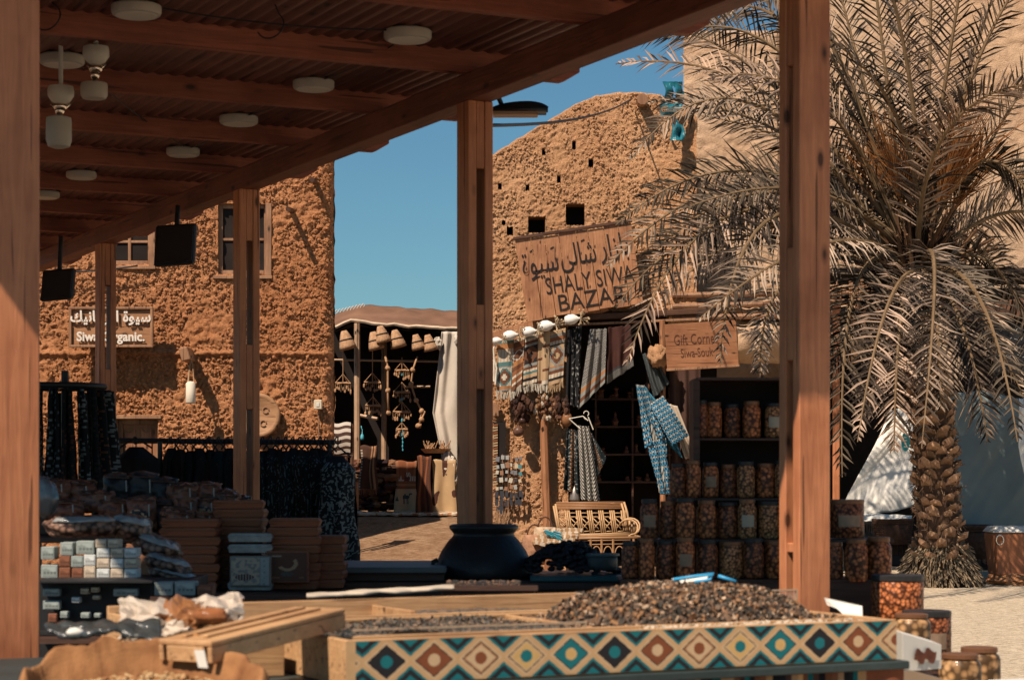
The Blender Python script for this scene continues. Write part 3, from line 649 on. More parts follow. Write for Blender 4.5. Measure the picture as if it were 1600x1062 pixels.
# postcard stand on the wall
t = thing('postcard_rack', 'wire rack of small cards and magnets on the mud wall beside the middle post', 'card rack', W(795, 755, YB - .15))
rnd = random.Random(5)
m = MB(); 
for k in range(4): m.obox(W(794, 722 + k * 24, YB - .1), (.2, 0, .0), (0, .012, 0), (0, 0, .006))
for k in range(5): m.obox(W(776 + 9 * k, 757, YB - .09), (.005, 0, 0), (0, .006, 0), (0, 0, .46))
m.build('rack', FRW, t)
cc = [(.6, .55, .45), (.4, .4, .38), (.08, .25, .28), (.35, .18, .1), (.05, .05, .06), (.6, .5, .35), (.2, .2, .22)]
for k in range(44):
    col_, row = k % 6, k // 6; px = 777 + col_ * 7.2 + rnd.uniform(-1.5, 1.5); py = 716 + row * 11.4 + rnd.uniform(-2, 2)
    s = rnd.uniform(.6, 1.1); m = MB(); c = cc[rnd.randrange(7)] if row < 5 else cc[4]
    m.rbox(W(px, py, YB - .15 - .01 * (k % 3)), .06 * s, .006, .075 * s * (1 if row < 5 else 1.8), ry=rnd.uniform(-.25, .25), c=c); m.build('card', PAINT, t)
# wooden shutter strip at the far left of the wall, low dark door
t = thing('shop_shutter', 'narrow dark doorway hung with woven strips just right of the middle post', 'doorway', W(780, 700, YB - .05))
m = MB(); m.obox(W(781, 705, YB - .07), (.09, 0, 0), (0, .02, 0), (0, 0, .44)); m.build('opening', BLACKIN, t)  # black slab on the wall stands in for the shaded opening
m = MB()
for k in range(24): m.obox(W(773, 664 + k * 4, YB - .11), (.045, 0, .008), (0, .012, 0), (0, 0, .012), c=PAL['c'] if k % 3 else PAL['b'])
m.build('woven_strip', CLOTH, t)
m = MB(); m.obox(W(774, 640, YB - .1), (.05, 0, 0), (0, .03, 0), (0, 0, .095)); m.build('board', FRW, t, bevel=.003)

# ------------------------------------------------------------------ scarves, shirts and dresses in the shop door
def net(a, b, k=18, c1=(.42, .4, .36), c2=(.03, .03, .035), lw=.22):
    x = (a * k + b * k * 2.2) % 1; y = (a * k - b * k * 2.2) % 1
    return c1 if (x < lw or y < lw) else c2
def checks(a, b, k=22, c1=(.13, .15, .15), c2=(.02, .022, .025)): return c1 if (int(a * k) + int(b * k * 1.6)) % 2 else c2
def t_(name, lab, cat, p, g=None): return thing(name, lab, cat, p, 0, g)
SG = 'scarves hanging over the shop door'
t = t_('hanging_scarf', 'long dark scarf with a pale diamond net pattern and rust stripes at its pointed end', 'scarf', W(925, 520, YB - .28), SG)
hang('scarf_cloth', CLOTH, t, (922, 514), (948, 514), (903, 640), (945, 598), YB - .28, lambda a, b: net(a, b) if b < .72 else stripes(PAL, [(1, 'o'), (1, 'g'), (1, 'm'), (1, 'g')])((b * 4) % 1), .05, 2.5, 90, 110, 1)
t = t_('hanging_scarf', 'narrow black scarf with pale lace dots beside the rugs', 'scarf', W(898, 520, YB - .26), SG)
hang('scarf_cloth', CLOTH, t, (887, 516), (909, 508), (884, 632), (904, 636), YB - .26, lambda a, b: (.3, .3, .28) if (NZ.noise(V((a * 9, b * 26, 3))) > .28 and a > .4) else (.02, .02, .022), .04, 2.5, 50, 100, 2)
t = t_('hanging_scarf', 'dark maroon scarf with a grey woven edge curving below the frond tip', 'scarf', W(960, 520, YB - .24), SG)
hang('scarf_cloth', CLOTH, t, (950, 512), (985, 508), (948, 600), (990, 572), YB - .24, lambda a, b: (.2, .19, .17) if b > .86 and int(b * 90) % 2 else (.05, .05, .055) if b > .8 else (.07, .03, .025), .05, 2, 60, 90, 3)
t = t_('hanging_scarf', 'dark grey dotted scarf hanging left of the pale carved sign', 'scarf', W(1025, 560, YB - .30), SG)
hang('scarf_cloth', CLOTH, t, (1003, 552), (1024, 556), (1022, 622), (1046, 598), YB - .30, lambda a, b: checks(a, b, 26), .05, 3, 70, 70, 4)
t = t_('hanging_scarf', 'faded brown curtain hanging behind the blue shirt', 'curtain', W(1070, 580, YB - .1), SG)
hang('scarf_cloth', CLOTH, t, (1046, 572), (1095, 572), (1052, 775), (1092, 775), YB - .05, lambda a, b: (.09, .05, .04), .05, 3, 30, 40, 5)
BL = lambda a, b: ((.08, .3, .5) if (int(a * 13) + int(b * 30)) % 2 else (.02, .05, .08)) if (int(b * 30) % 3) else ((.55, .55, .5) if int(a * 26) % 2 else (.03, .05, .07))
t = t_('hanging_shirt', 'blue, white and black ikat shirt hanging with its sleeve out in the shop door', 'shirt', W(1030, 640, YB - .45))
hang('shirt_body', CLOTH, t, (994, 600), (1008, 603), (1008, 700), (1046, 678), YB - .45, BL, .05, 2, 60, 110, 1, 0, .02)
hang('shirt_front', CLOTH, t, (1009, 690), (1040, 684), (1032, 772), (1048, 770), YB - .46, BL, .04, 2, 50, 70, 4, 0, .02)
hang('sleeve', CLOTH, t, (1014, 632), (1036, 618), (1050, 696), (1076, 680), YB - .52, BL, .04, 1, 44, 60, 2, .05)
hang('shirt_back', CLOTH, t, (1008, 604), (1036, 640), (1040, 690), (1066, 716), YB - .40, lambda a, b: (.04, .16, .22) if int(b * 18) % 2 else (.08, .3, .45), .04, 2, 50, 50, 3)
hang('lining', CLOTH, t, (1016, 660), (1040, 700), (1030, 772), (1046, 772), YB - .42, lambda a, b: (.5, .47, .4) if int((a + b) * 18) % 3 else (.05, .05, .05), .03, 2, 40, 40, 6)
t = t_('hanging_cloth', 'plain cream cloth hanging behind the blue ikat shirt', 'cloth', W(1060, 660, YB - .30))
hang('cloth_sheet', CLOTH, t, (1040, 630), (1058, 634), (1070, 716), (1090, 716), YB - .3, lambda a, b: (.62, .5, .38), .04, 2, 20, 30, 7)
t = t_('striped_dress', 'black and white chevron striped dress on a white wire hanger', 'dress', W(916, 655, YB - .5))
def chev(a, b):
    x = (b * 20 + (abs(a - .45) * 9 if a < .75 else a * 8)) % 1
    return (.62, .58, .5) if x < .48 else (.02, .02, .025)
hang('dress_cloth', CLOTH, t, (903, 664), (921, 667), (908, 780), (938, 783), YB - .5, chev, .05, 3, 110, 170, 1)
m = MB()
for A, B in (((889, 654), (911, 650)), ((889, 654), (907, 670)), ((911, 650), (919, 657)), ((919, 651), (927, 671)), ((911, 650), (915, 655))): m.tube([W(*A, YB - .52), W(*B, YB - .52)], .008, 5)
m.tube([W(916 + 4 * cos(a), 646 - 4 * sin(a), YB - .52) for a in [R(-60 + 30 * k) for k in range(9)]], .007, 5); m.build('hanger', m_plain('white_wire', (.7, .65, .55), .5), t)
t = t_('hanging_shawl', 'dark shawl with orange chain embroidery hanging left of the striped dress', 'shawl', W(895, 670, YB - .42))
def chain(a, b):
    q = (abs(((a * 3) % 1) - .5) * 2 - abs(((b * 16) % 1) - .5) * 2)
    return (.4, .2, .09) if abs(q) < .22 and int(a * 3) == 1 else (.35, .37, .36) if NZ.noise(V((a * 8, b * 40, 1))) > .35 else (.02, .03, .035)
hang('shawl_cloth', CLOTH, t, (886, 670), (905, 672), (880, 765), (908, 772), YB - .42, chain, .05, 2.5, 60, 140, 3)
hang('shawl_tail', CLOTH, t, (920, 672), (926, 680), (930, 752), (948, 715), YB - .40, chain, .04, 2, 50, 80, 5)
t = t_('brass_censer', 'small grey metal lantern resting low beside the striped dress', 'lantern', W(900, 772, YB - .4))
lathe_obj('lantern_body', [(.02, .12), (.05, .08), (.07, 0), (.08, -.08), (.05, -.12)], W(898, 772, YB - .4), m_plain('tarnished_metal', (.25, .22, .2), .4, .3, 9, .3, metal=.6), t, 14)
# dim shelves and stock inside the dark shop
t = t_('wall_shelf', 'dim shelf of small carvings inside the dark shop door', 'shelf', W(960, 700, YB + 1.5))
m = MB()
for k in range(4): m.box((X_(930, YB), YB + 1.3, Z_(620 + k * 45, YB)), (X_(1080, YB), YB + 1.85, Z_(617 + k * 45, YB)))
for k in range(3): m.box((X_(935 + k * 60, YB), YB + 1.32, .0), (X_(938 + k * 60, YB), YB + 1.84, Z_(600, YB)))
m.build('shelves', DARKWOOD, t)
rnd = random.Random(9)
for k in range(26):
    p = V((X_(936 + rnd.random() * 120, YB), YB + 1.35, Z_(620 + (k % 4) * 45, YB))); m = MB(); h = rnd.uniform(.08, .25)
    m.lathe([(.03, 0), (rnd.uniform(.03, .06), h * .4), (.02, h * .7), (rnd.uniform(.02, .05), h * .85), (.01, h)], p, 9); m.build('carving', m_plain('carving_brown', (.14, .06, .035), .5) if k == 0 else bpy.data.materials['carving_brown'], t)

# pale carved sign on the right of the door
t = t_('shop_sign', 'pale tan board sign with thin carved handwriting reading Gift Corner, behind palm fronds', 'sign', W(1095, 538, YB - .7))
c = W(1096, 538, YB - .7); TX = V((cos(R(3.5)), 0, sin(R(3.5)))); TZ = V((-TX.z, 0, TX.x))
m = MB()
for k in (-1, 1): m.obox(c + TZ * .165 * k, TX * .53, V((0, .015, 0)), TZ * .163)
m.build('board', m_wood('tan_board', (.36, .165, .08), (.25, .105, .05), 'X'), t, bevel=.003)
m = MB(); m.obox(c - TZ * .345 + V((0, -.01, 0)), TX * .54, V((0, .025, 0)), TZ * .018); m.build('edging', FRW, t, bevel=.003)
for s_, dx, dz, sz in (('Gift Corner', -.08, .08, .22), ('Siwa Souk', -.08, -.12, .19)):
    text(s_, sz, m_plain('carved_ink', (.09, .035, .02), .8) if dz > 0 else bpy.data.materials['carved_ink'], facing(c + TX * dx + TZ * dz + V((0, -.019, 0)), R(3.5)) @ M.Rotation(0, 4, 'Z'), t, 'lettering', .002, sx=.62, off=-.0015)

# ------------------------------------------------------------------ cream house behind the palm
YC = 33.6
MUDC = m_mud('cream_plaster', (.60, .42, .28), 12, .5, 1.12, .74)
ch = thing('cream_house', 'tall smooth cream plaster house standing behind the palm', 'house', (X_(1300, YC), YC, 0))
cx0, cx1 = X_(1068, YC), X_(1760, YC)
ht = [hole(1140, 1190, 296, 352, YC), hole(1296, 1338, 256, 352, YC)]
mud_wall('wall', ch, cx0, cx1, 3.0, lambda x: Z_(-80 if x > X_(1215, YC) else 48, YC), YC, MUDC, ht, .022, .045, (9, .9), 31)
m = MB(); m.prism([(cx0, YC + .02, -.1), (cx0 + .1, YC + .02, -.1), (cx0 + 1.1, YC + 4.89, -.1), (cx0 + 1.0, YC + 4.89, -.1)], (0, 0, Z_(60, YC) + .1)); m.box((cx0 + 1.0, YC + 4.9, -.1), (cx1, YC + 5, Z_(60, YC))); m.box((cx0, YC + .05, -.1), (X_(1300, YC), YC + .15, 3.0)); m.build('side_wall', MUDC, ch)
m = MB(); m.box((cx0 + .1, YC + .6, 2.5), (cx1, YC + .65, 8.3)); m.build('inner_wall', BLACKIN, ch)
for h in ht[:2]: reveal(ch, h, YC, .35, MUDC); window(ch, h, YC, 2, 1, .2, fm=DARKWOOD)
# shaggy mud ledge with log ends between house and shops
t = thing('thatched_ledge', 'thick mud and thatch ledge in front of the cream house, over the jar shop', 'ledge', W(1200, 480, YB + .6))
m = MB(); lc = W(1200, 480, YB + .9)
def led(a, b):
    x = X_(1046, YB) + (X_(1345, YB) - X_(1046, YB)) * a; th = 2 * pi * b; k = 1 + .25 * NZ.noise(V((x * 4, th, 2)))
    return (x, YB + .7 + .7 * cos(th) * k, lc.z - .12 + .24 * sin(th) * k * (.7 + .3 * cos(x * 3)) + .03 * NZ.noise(V((x * 13, th * 5, 7))))
m.grid(led, 140, 26); m.build('mud_roll', MUDC, t, smooth=True, fix=False)
m = MB()
for k in range(3): m.tube([(X_(1050, YB), YB - .05 - .03 * k, lc.z + .10 - k * .17), (X_(1345, YB), YB - .06 - .03 * k, lc.z + .15 - k * .17 + .03 * (k % 2))], .045, 8)
m.build('pole', FRW, t)
# bulging mud under the ledge
m = MB()
def bul(a, b):
    x = X_(1150, YB) + (X_(1345, YB) - X_(1150, YB)) * a; th = 2 * pi * b; k = 1 + .3 * NZ.noise(V((x * 3, th, 5)))
    return (x, YB + .1 + .35 * cos(th) * k, Z_(535, YB) + .3 * sin(th) * k)
m.grid(bul, 60, 20); m.build('mud_bulge', MUDC, t, smooth=True, fix=False)
m = MB(); p = W(1028, 556, YB - .35); m.blob(p, .15, .2, .17, .5, 12, 5, fr=3); tag(m.build('mud_lump', MUDB, smooth=True), 'pale lump of rough mud sticking out left of the carved tan sign', 'mud lump')
# blue plastic sheet caught on the corner
t = thing('plastic_sheet', 'torn blue plastic sheet caught where the mud wall meets the cream house', 'plastic sheet', W(1050, 180, YB - .2))
BLUEP = m_plain('blue_plastic', (.02, .15, .2), .3, .3, 8, .3)
m = MB()
def sheet(a, b):
    p = W(1036 + 30 * a + 4 * sin(b * 9), 128 + 92 * b, YB - .3); p.y += .12 * NZ.noise(V((a * 4, b * 5, 1))); p.x += .07 * NZ.noise(V((a * 5, b * 4, 7))); return p
m.grid(sheet, 20, 40, skip=lambda a, b: NZ.noise(V((a * 3, b * 4, 12))) > .22 or (b > .6 and a < .45)); m.build('sheet', BLUEP, t, solid=.004, fix=False)

# ------------------------------------------------------------------ dark timber stalls behind the palm, tarps, crates
YS = 31.2
ts = thing('timber_stall', 'dark open timber stall with a deep shaded inside behind the palm trunk', 'stall', W(1450, 600, YS))
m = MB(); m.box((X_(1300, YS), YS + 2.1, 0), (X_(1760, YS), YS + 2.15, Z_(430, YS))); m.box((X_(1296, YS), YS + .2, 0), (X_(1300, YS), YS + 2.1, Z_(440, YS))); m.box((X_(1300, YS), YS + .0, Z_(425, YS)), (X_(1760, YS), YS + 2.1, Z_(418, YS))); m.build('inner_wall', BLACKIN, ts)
m = MB(); m.obox(W(1560, 484, YS - .5), (1.9, 0, .12), (0, .05, 0), (0, 0, .14)); m.build('front_beam', m_wood('stall_beam', (.2, .09, .05), (.1, .05, .03), 'X'), ts, bevel=.01)
for px in (1300, 1597):
    m = MB(); m.box((X_(px, YS) - .05, YS - .45, 0), (X_(px, YS) + .05, YS - .35, Z_(480, YS))); m.build('post', PINE, ts, bevel=.01)
rnd = random.Random(3); m = MB()
for k in range(60):
    px = 1300 + rnd.random() * 160; m.tube([W(px, 440 + rnd.uniform(-5, 10), YS - .3), W(px + rnd.uniform(-12, 12), 520 + rnd.uniform(-30, 30), YS - .35)], .012, 4)
m.build('thatch_fringe', FRW, ts)
t = thing('blackboard', 'blackboard with faint chalk scribbles under the timber beam at the right edge', 'blackboard', W(1585, 535, YS - .5))
m = MB(); m.obox(W(1590, 545, YS - .42), (.36, 0, 0), (0, .02, 0), (0, 0, .36)); m.build('board', BLACKM, t, bevel=.006)
m = MB(); rnd = random.Random(8)
for ln in range(4):
    x = 1560
    while x < 1612: m.tube([W(x, 515 + ln * 14 + rnd.uniform(-3, 3), YS - .445), W(x + 4, 515 + ln * 14 + rnd.uniform(-3, 3), YS - .445), W(x + 6, 515 + ln * 14 + rnd.uniform(-3, 3), YS - .445)], .005, 4); x += rnd.uniform(6, 10)
m.build('chalk_marks', m_plain('chalk', (.4, .4, .38), .9), t)
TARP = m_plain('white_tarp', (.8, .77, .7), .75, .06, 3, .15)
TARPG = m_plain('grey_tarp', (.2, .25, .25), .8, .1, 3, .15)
def tarp(name, lab, quad, Y0, Y1, mat, seed, cr=.06):
    m = MB(); a, b, c, d = quad
    A, B, C_, D = W(*a, Y0), W(*b, Y0), W(*c, Y1), W(*d, Y1)
    def fn(u, v):
        p = A.lerp(B, u).lerp(D.lerp(C_, u), v); p.y += cr * NZ.noise(V((u * 3, v * 3, seed))) + cr * .5 * abs(NZ.noise(V((u * 6 + v * 6, v * 2, seed + 3)))); p.z += .06 * NZ.noise(V((u * 3, v * 2, seed + 5))); return p
    m.grid(fn, 50, 40); return tag(m.build(name, mat, smooth=True, fix=False, solid=.006), lab, 'tarpaulin', 'tarpaulins behind the palm')
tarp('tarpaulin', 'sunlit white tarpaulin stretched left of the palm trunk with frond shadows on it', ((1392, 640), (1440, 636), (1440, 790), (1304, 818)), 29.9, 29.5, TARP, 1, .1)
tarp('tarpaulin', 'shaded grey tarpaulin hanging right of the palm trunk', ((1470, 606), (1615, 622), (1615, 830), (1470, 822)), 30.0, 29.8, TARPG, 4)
m = MB()
tarp('tarpaulin', 'small bright fold of white tarpaulin at the right edge of the picture', ((1592, 622), (1625, 612), (1625, 850), (1592, 700)), 29.4, 29.2, TARP, 6)
tarp('tarpaulin', 'low pale tarp edge lying over the crates beside the palm trunk', ((1330, 800), (1425, 806), (1425, 816), (1330, 816)), 29.2, 28.9, TARP, 7)
BASK = m_plain('basket_weave', (.09, .045, .028), .8, .4, 20, .8)
def crate(px0, px1, py0, py1, Y, lab, slots=True, mat=None):
    a, b = W(px0, py0, Y), W(px1, py1, Y); t = thing('crate', lab, 'crate', V(((a.x + b.x) / 2, Y, b.z)), 0, 'crates stacked behind the palm'); m = MB(); mat = mat or BLACKM
    n = 9; wd = b.x - a.x; d = .4
    m.box((a.x, Y, b.z), (b.x, Y + d, b.z + .02)); m.box((a.x, Y, a.z - .03), (b.x, Y + .02, a.z)); m.box((a.x, Y + d - .02, b.z + .02), (b.x, Y + d, a.z)); m.box((a.x, Y, b.z + .02), (b.x, Y + .02, b.z + (a.z - b.z) * .4))
    for x in (a.x, b.x - .02): m.box((x, Y + .02, b.z + .02), (x + .02, Y + d - .02, a.z))
    for k in range(n + 1): x = a.x + (wd - .015) * k / n; m.box((x, Y + .001, b.z + (a.z - b.z) * .4), (x + .015, Y + .019, a.z - .03))
    m.build('crate_body', mat, t)
    m = MB(); m.box((a.x + .03, Y + .03, b.z + .02), (b.x - .03, Y + d - .03, b.z + (a.z - b.z) * .8)); m.build('contents', BASK, t)
crate(1350, 1386, 814, 842, 28.9, 'black slotted crate on top of the pile left of the palm trunk')
crate(1350, 1420, 846, 882, 28.9, 'dark lower crate under the slotted one left of the palm trunk')
def basket(cx, y0, y1, w_, Y, lab):
    p = W(cx, y1, Y); h = (y1 - y0) / F * Y; r = w_ / 2 / F * Y; t = thing('woven_basket', lab, 'basket', p, 0, 'dark woven baskets behind the palm'); m = MB()
    for k in range(12): z = h * (k + .5) / 12; rr = r * (.85 + .15 * k / 11); m.tube([p + V((rr * cos(a), rr * .8 * sin(a), z)) for a in [2 * pi * i / 24 for i in range(25)]], h / 22, 5, cap=False)
    m.lathe([(r * .8, .01), (r * .84, h * .5), (r * .9, h * .8)], p, 20); m.build('weave', BASK, t, smooth=True)
    m = MB(); m.tube([p + V((r * cos(a), r * .8 * sin(a), h)) for a in [2 * pi * i / 24 for i in range(25)]], h / 16, 6, cap=False); m.build('rim', BASK, t, smooth=True)
basket(1395, 812, 850, 62, 28.9, 'dark woven basket directly left of the palm trunk')
basket(1517, 822, 872, 66, 29.0, 'wide dark woven basket right of the palm trunk')
basket(1560, 828, 880, 40, 29.3, 'narrow dark woven basket behind the brown cooler')
basket(1490, 860, 905, 60, 29.3, 'low dark basket in the shade beside the palm foot')
# low dark bench boards behind
t = thing('low_bench', 'low dark plank bench in the shade right of the palm foot', 'bench', W(1520, 905, 29.0))
m = MB(); m.box((X_(1480, 29), 28.9, .14), (X_(1565, 29), 29.4, .2)); m.build('seat', DARKWOOD, t, bevel=.01)
for px in (1484, 1558): m = MB(); m.box((X_(px, 29), 28.95, 0), (X_(px + 5, 29), 29.3, .139)); m.build('leg', DARKWOOD, t)
# cooler on a stone
YK = 27.6
t = thing('cooler_box', 'brown metal cooler box with a bright white lid and a round latch', 'cooler', W(1590, 898, YK))
a, b = W(1553, 832, YK), W(1640, 899, YK)
m = MB(); m.add([(a.x, YK, a.z), (b.x, YK, a.z), (b.x, YK + .6, a.z), (a.x, YK + .6, a.z), (a.x + .05, YK + .03, b.z), (b.x, YK + .03, b.z), (b.x, YK + .57, b.z), (a.x + .05, YK + .57, b.z)], [(0, 1, 2, 3), (7, 6, 5, 4), (0, 4, 5, 1), (1, 5, 6, 2), (2, 6, 7, 3), (3, 7, 4, 0)]); m.build('box_body', m_plain('brown_paint', (.34, .13, .06), .45, .2, 4, .1), t, bevel=.02)
m = MB(); m.add([(a.x - .02, YK - .02, a.z + .003), (b.x, YK - .02, a.z + .003), (b.x, YK + .62, a.z + .003), (a.x - .02, YK + .62, a.z + .003), (a.x + .04, YK + .05, a.z + .085), (b.x, YK + .05, a.z + .085), (b.x, YK + .55, a.z + .085), (a.x + .04, YK + .55, a.z + .085)], [(3, 2, 1, 0), (4, 5, 6, 7), (0, 1, 5, 4), (1, 2, 6, 5), (2, 3, 7, 6), (3, 0, 4, 7)]); m.build('lid', WHITE, t, bevel=.01)
m = MB(); q = W(1562, 843, YK - .02); m.tube([q + V((.05 * cos(x), -.01, .065 * sin(x))) for x in [2 * pi * k / 14 for k in range(15)]], .013, 6, cap=False); m.build('latch', CHROME, t, smooth=True)
for i, (px, py, w_, h_) in enumerate(((1585, 914, .75, .2), (1630, 918, .6, .22))):
    m = MB(); p = W(px, py, YK + .25); m.blob((p.x, p.y, .06), w_ / 2, .38, .13, .35, 12, 4 + i, fr=2.5); tag(m.build('stone_block', MUDL), ['rough brown stone block carrying the cooler', 'rough brown stone block at the right edge beside the cooler'][i], 'stone')
# ------------------------------------------------------------------ date palm
PX0 = W(1432, 410, 27.4)
def trunkx(z): return X_(1432, 27.4) + (X_(1468, 27.4) - X_(1432, 27.4)) * max(0, min(1, (4.0 - z) / 3.2)) ** .7
pt = thing('palm_tree', 'big date palm with a scaly brown trunk and long drooping fronds', 'palm tree', (trunkx(0), 27.4, 0))
BARK = m_col('palm_bark', .9, 45, .15, .8, .45)
rnd = random.Random(21)
m = MB(); m.tube([(trunkx(z), 27.4, z) for z in (-.1, .3, 1, 2, 3, 4.0)], [.36, .3, .27, .26, .25, .22], 16, 0, (.12, .07, .045)); core = m.build('trunk', BARK, pt, smooth=True)
def scale_leaf(m, z, a, s, c):
    o = V((trunkx(z), 27.4, z)); r = .27 if z > .6 else .3 + (.6 - z) * .18; d = V((cos(a), sin(a), 0)); t = V((-sin(a), cos(a), 0)); up = V((0, 0, 1)); w_ = s * rnd.uniform(.8, 1.2); h = s * rnd.uniform(1.1, 1.7); o2 = rnd.uniform(.02, .085)
    b = o + d * (r - .04)
    pts = [b - t * w_, b + t * w_, b + t * w_ * .7 + up * h * .75 + d * (o2 + .03), b + up * h + d * (o2 + .055) + t * rnd.uniform(-.02, .02), b - t * w_ * .7 + up * h * .75 + d * (o2 + .03)]
    q = [p - d * .09 - up * .03 for p in pts]
    m.add(pts + q, [(0, 1, 2, 3), (0, 3, 4), (4, 3, 8, 9), (3, 2, 7, 8), (2, 1, 6, 7), (0, 4, 9, 5)], 0, c)
    mid = b + up * h * .45 + d * (o2 + .05)
    m.add([pts[0], pts[1], mid], [(0, 1, 2)], 0, sc3(c, .8)); m.add([pts[1], pts[2], mid], [(0, 1, 2)], 0, c); m.add([pts[2], pts[3], mid], [(0, 1, 2)], 0, sc3(c, 1.2)); m.add([pts[3], pts[4], mid], [(0, 1, 2)], 0, sc3(c, 1.2)); m.add([pts[4], pts[0], mid], [(0, 1, 2)], 0, c)
m = MB(); z = .35; row = 0
while z < 3.9:
    n_ = 9
    for k in range(n_):
        a = 2 * pi * (k + .5 * (row % 2)) / n_ + rnd.uniform(-.12, .12); g_ = rnd.uniform(.45, 1.7); scale_leaf(m, z + rnd.uniform(-.05, .05), a + rnd.uniform(-.1, .1), rnd.uniform(.075, .12), (.34 * g_, .20 * g_, .12 * g_))
    z += .135; row += 1
m.build('bark_scales', BARK, pt, fix=False)
m = MB()
for k in range(900):                    # root mass
    a = rnd.uniform(0, 2 * pi); z = rnd.uniform(.05, .6); r = .3 + (.6 - z) * .45 * rnd.uniform(.6, 1.1); c = rnd.uniform(.6, 1.3)
    p = V((trunkx(0) + r * cos(a), 27.4 + r * sin(a) * .8, z)); q = p + V((cos(a) * rnd.uniform(.03, .16), sin(a) * .1, -rnd.uniform(.05, .16))); m.tube([p, q], [.014, .006], 4, 0, (.3 * c, .22 * c, .14 * c), cap=False)
m.build('root_fibres', BARK, pt, fix=False)
LEAF = NT('palm_leaflets', .6, .15); v_ = LEAF.mapping(); a_ = LEAF.n.new('ShaderNodeAttribute'); a_.attribute_name = 'Col'
LEAF.color(LEAF.mix(1.0, a_.outputs[0], LEAF.ramp(LEAF.noise(v_, 6, 3), [(.3, (.7, .7, .7)), (.7, (1.1, 1.1, 1.1))]), 'MULTIPLY')); LEAF = LEAF.mat
def bez(p, q, r, t): return p * (1 - t) ** 2 + q * 2 * t * (1 - t) + r * t * t
def frond(p0, p1, p2, seed, ll=.5, dens=62, name='frond', col=(.34, .30, .21), start=.16):
    rn = random.Random(seed); m = MB(); N = 16; roll = rn.uniform(.75, 1.35)
    pts = [bez(p0, p1, p2, i / N) for i in range(N + 1)]
    m.tube(pts, [.034 * (1 - i / N) ** .8 + .006 for i in range(N + 1)], 6, 0, (.20, .13, .07))
    for i in range(dens):
        t = start + (1 - start) * (i + rn.random() * .5) / dens; p = bez(p0, p1, p2, t); tg = (bez(p0, p1, p2, min(1, t + .02)) - bez(p0, p1, p2, t - .02)).normalized()
        up = V((0, 0, 1)) - tg * tg.z
        if up.length < .25: up = V((rn.uniform(-.2, .2), -.6, .5))
        up.normalize(); sd = tg.cross(up).normalized()
        hz_ = min(1, abs(tg.x) * 1.15); rl = hz_ * roll + rn.uniform(-.25, .25); sd, up = sd * cos(rl) + up * sin(rl), up * cos(rl) - sd * sin(rl)
        L = ll * (sin(pi * min(1, (t - start) / (1 - start) * .80 + .2)) ** .6) * rn.uniform(.8, 1.12)
        for sg in (-1, 1):
            fw = .55 + .55 * t * t + rn.uniform(-.12, .12)
            d = (sd * sg * rn.uniform(.75, 1.0) + tg * fw + up * rn.uniform(-.05, .4)).normalized()
            tip = p + d * L + V((0, 0, -.10 * L * rn.uniform(.2, 2.2)))
            midp = p + d * L * .5; nrm = d.cross(tg).normalized(); wd = d.cross(nrm).normalized() * .0155; midp = midp + V((0, 0, .05 * L * rn.uniform(-1.2, 1.5))) + sd * rn.uniform(-.02, .02); k = rn.choice((.10, .18, .35, .8, 1.05, 1.25)); c = (col[0] * k, col[1] * k, col[2] * k)
            hgt = nrm * .007
            m.add([p - wd * .5, p + wd * .5, midp + wd + hgt, midp - wd + hgt, tip, midp - hgt, p - hgt * .5], [(0, 6, 5, 3), (6, 1, 2, 5), (3, 5, 4), (5, 2, 4)], 0, c)
    return m.build(name, LEAF, pt, fix=False)
C0 = W(1432, 415, 27.4)
def fr(mid, tip, y0, y1, seed, **k):
    a = rnd.uniform(-.12, .12); base = C0 + V((a, rnd.uniform(-.1, .1), rnd.uniform(-.25, .1)))
    T = W(tip[0], tip[1], 27.4 + y1); Mi = W(mid[0], mid[1], 27.4 + y0); ctl = Mi * 2 - (base + T) * .5
    return frond(base, ctl, T, seed, **k)
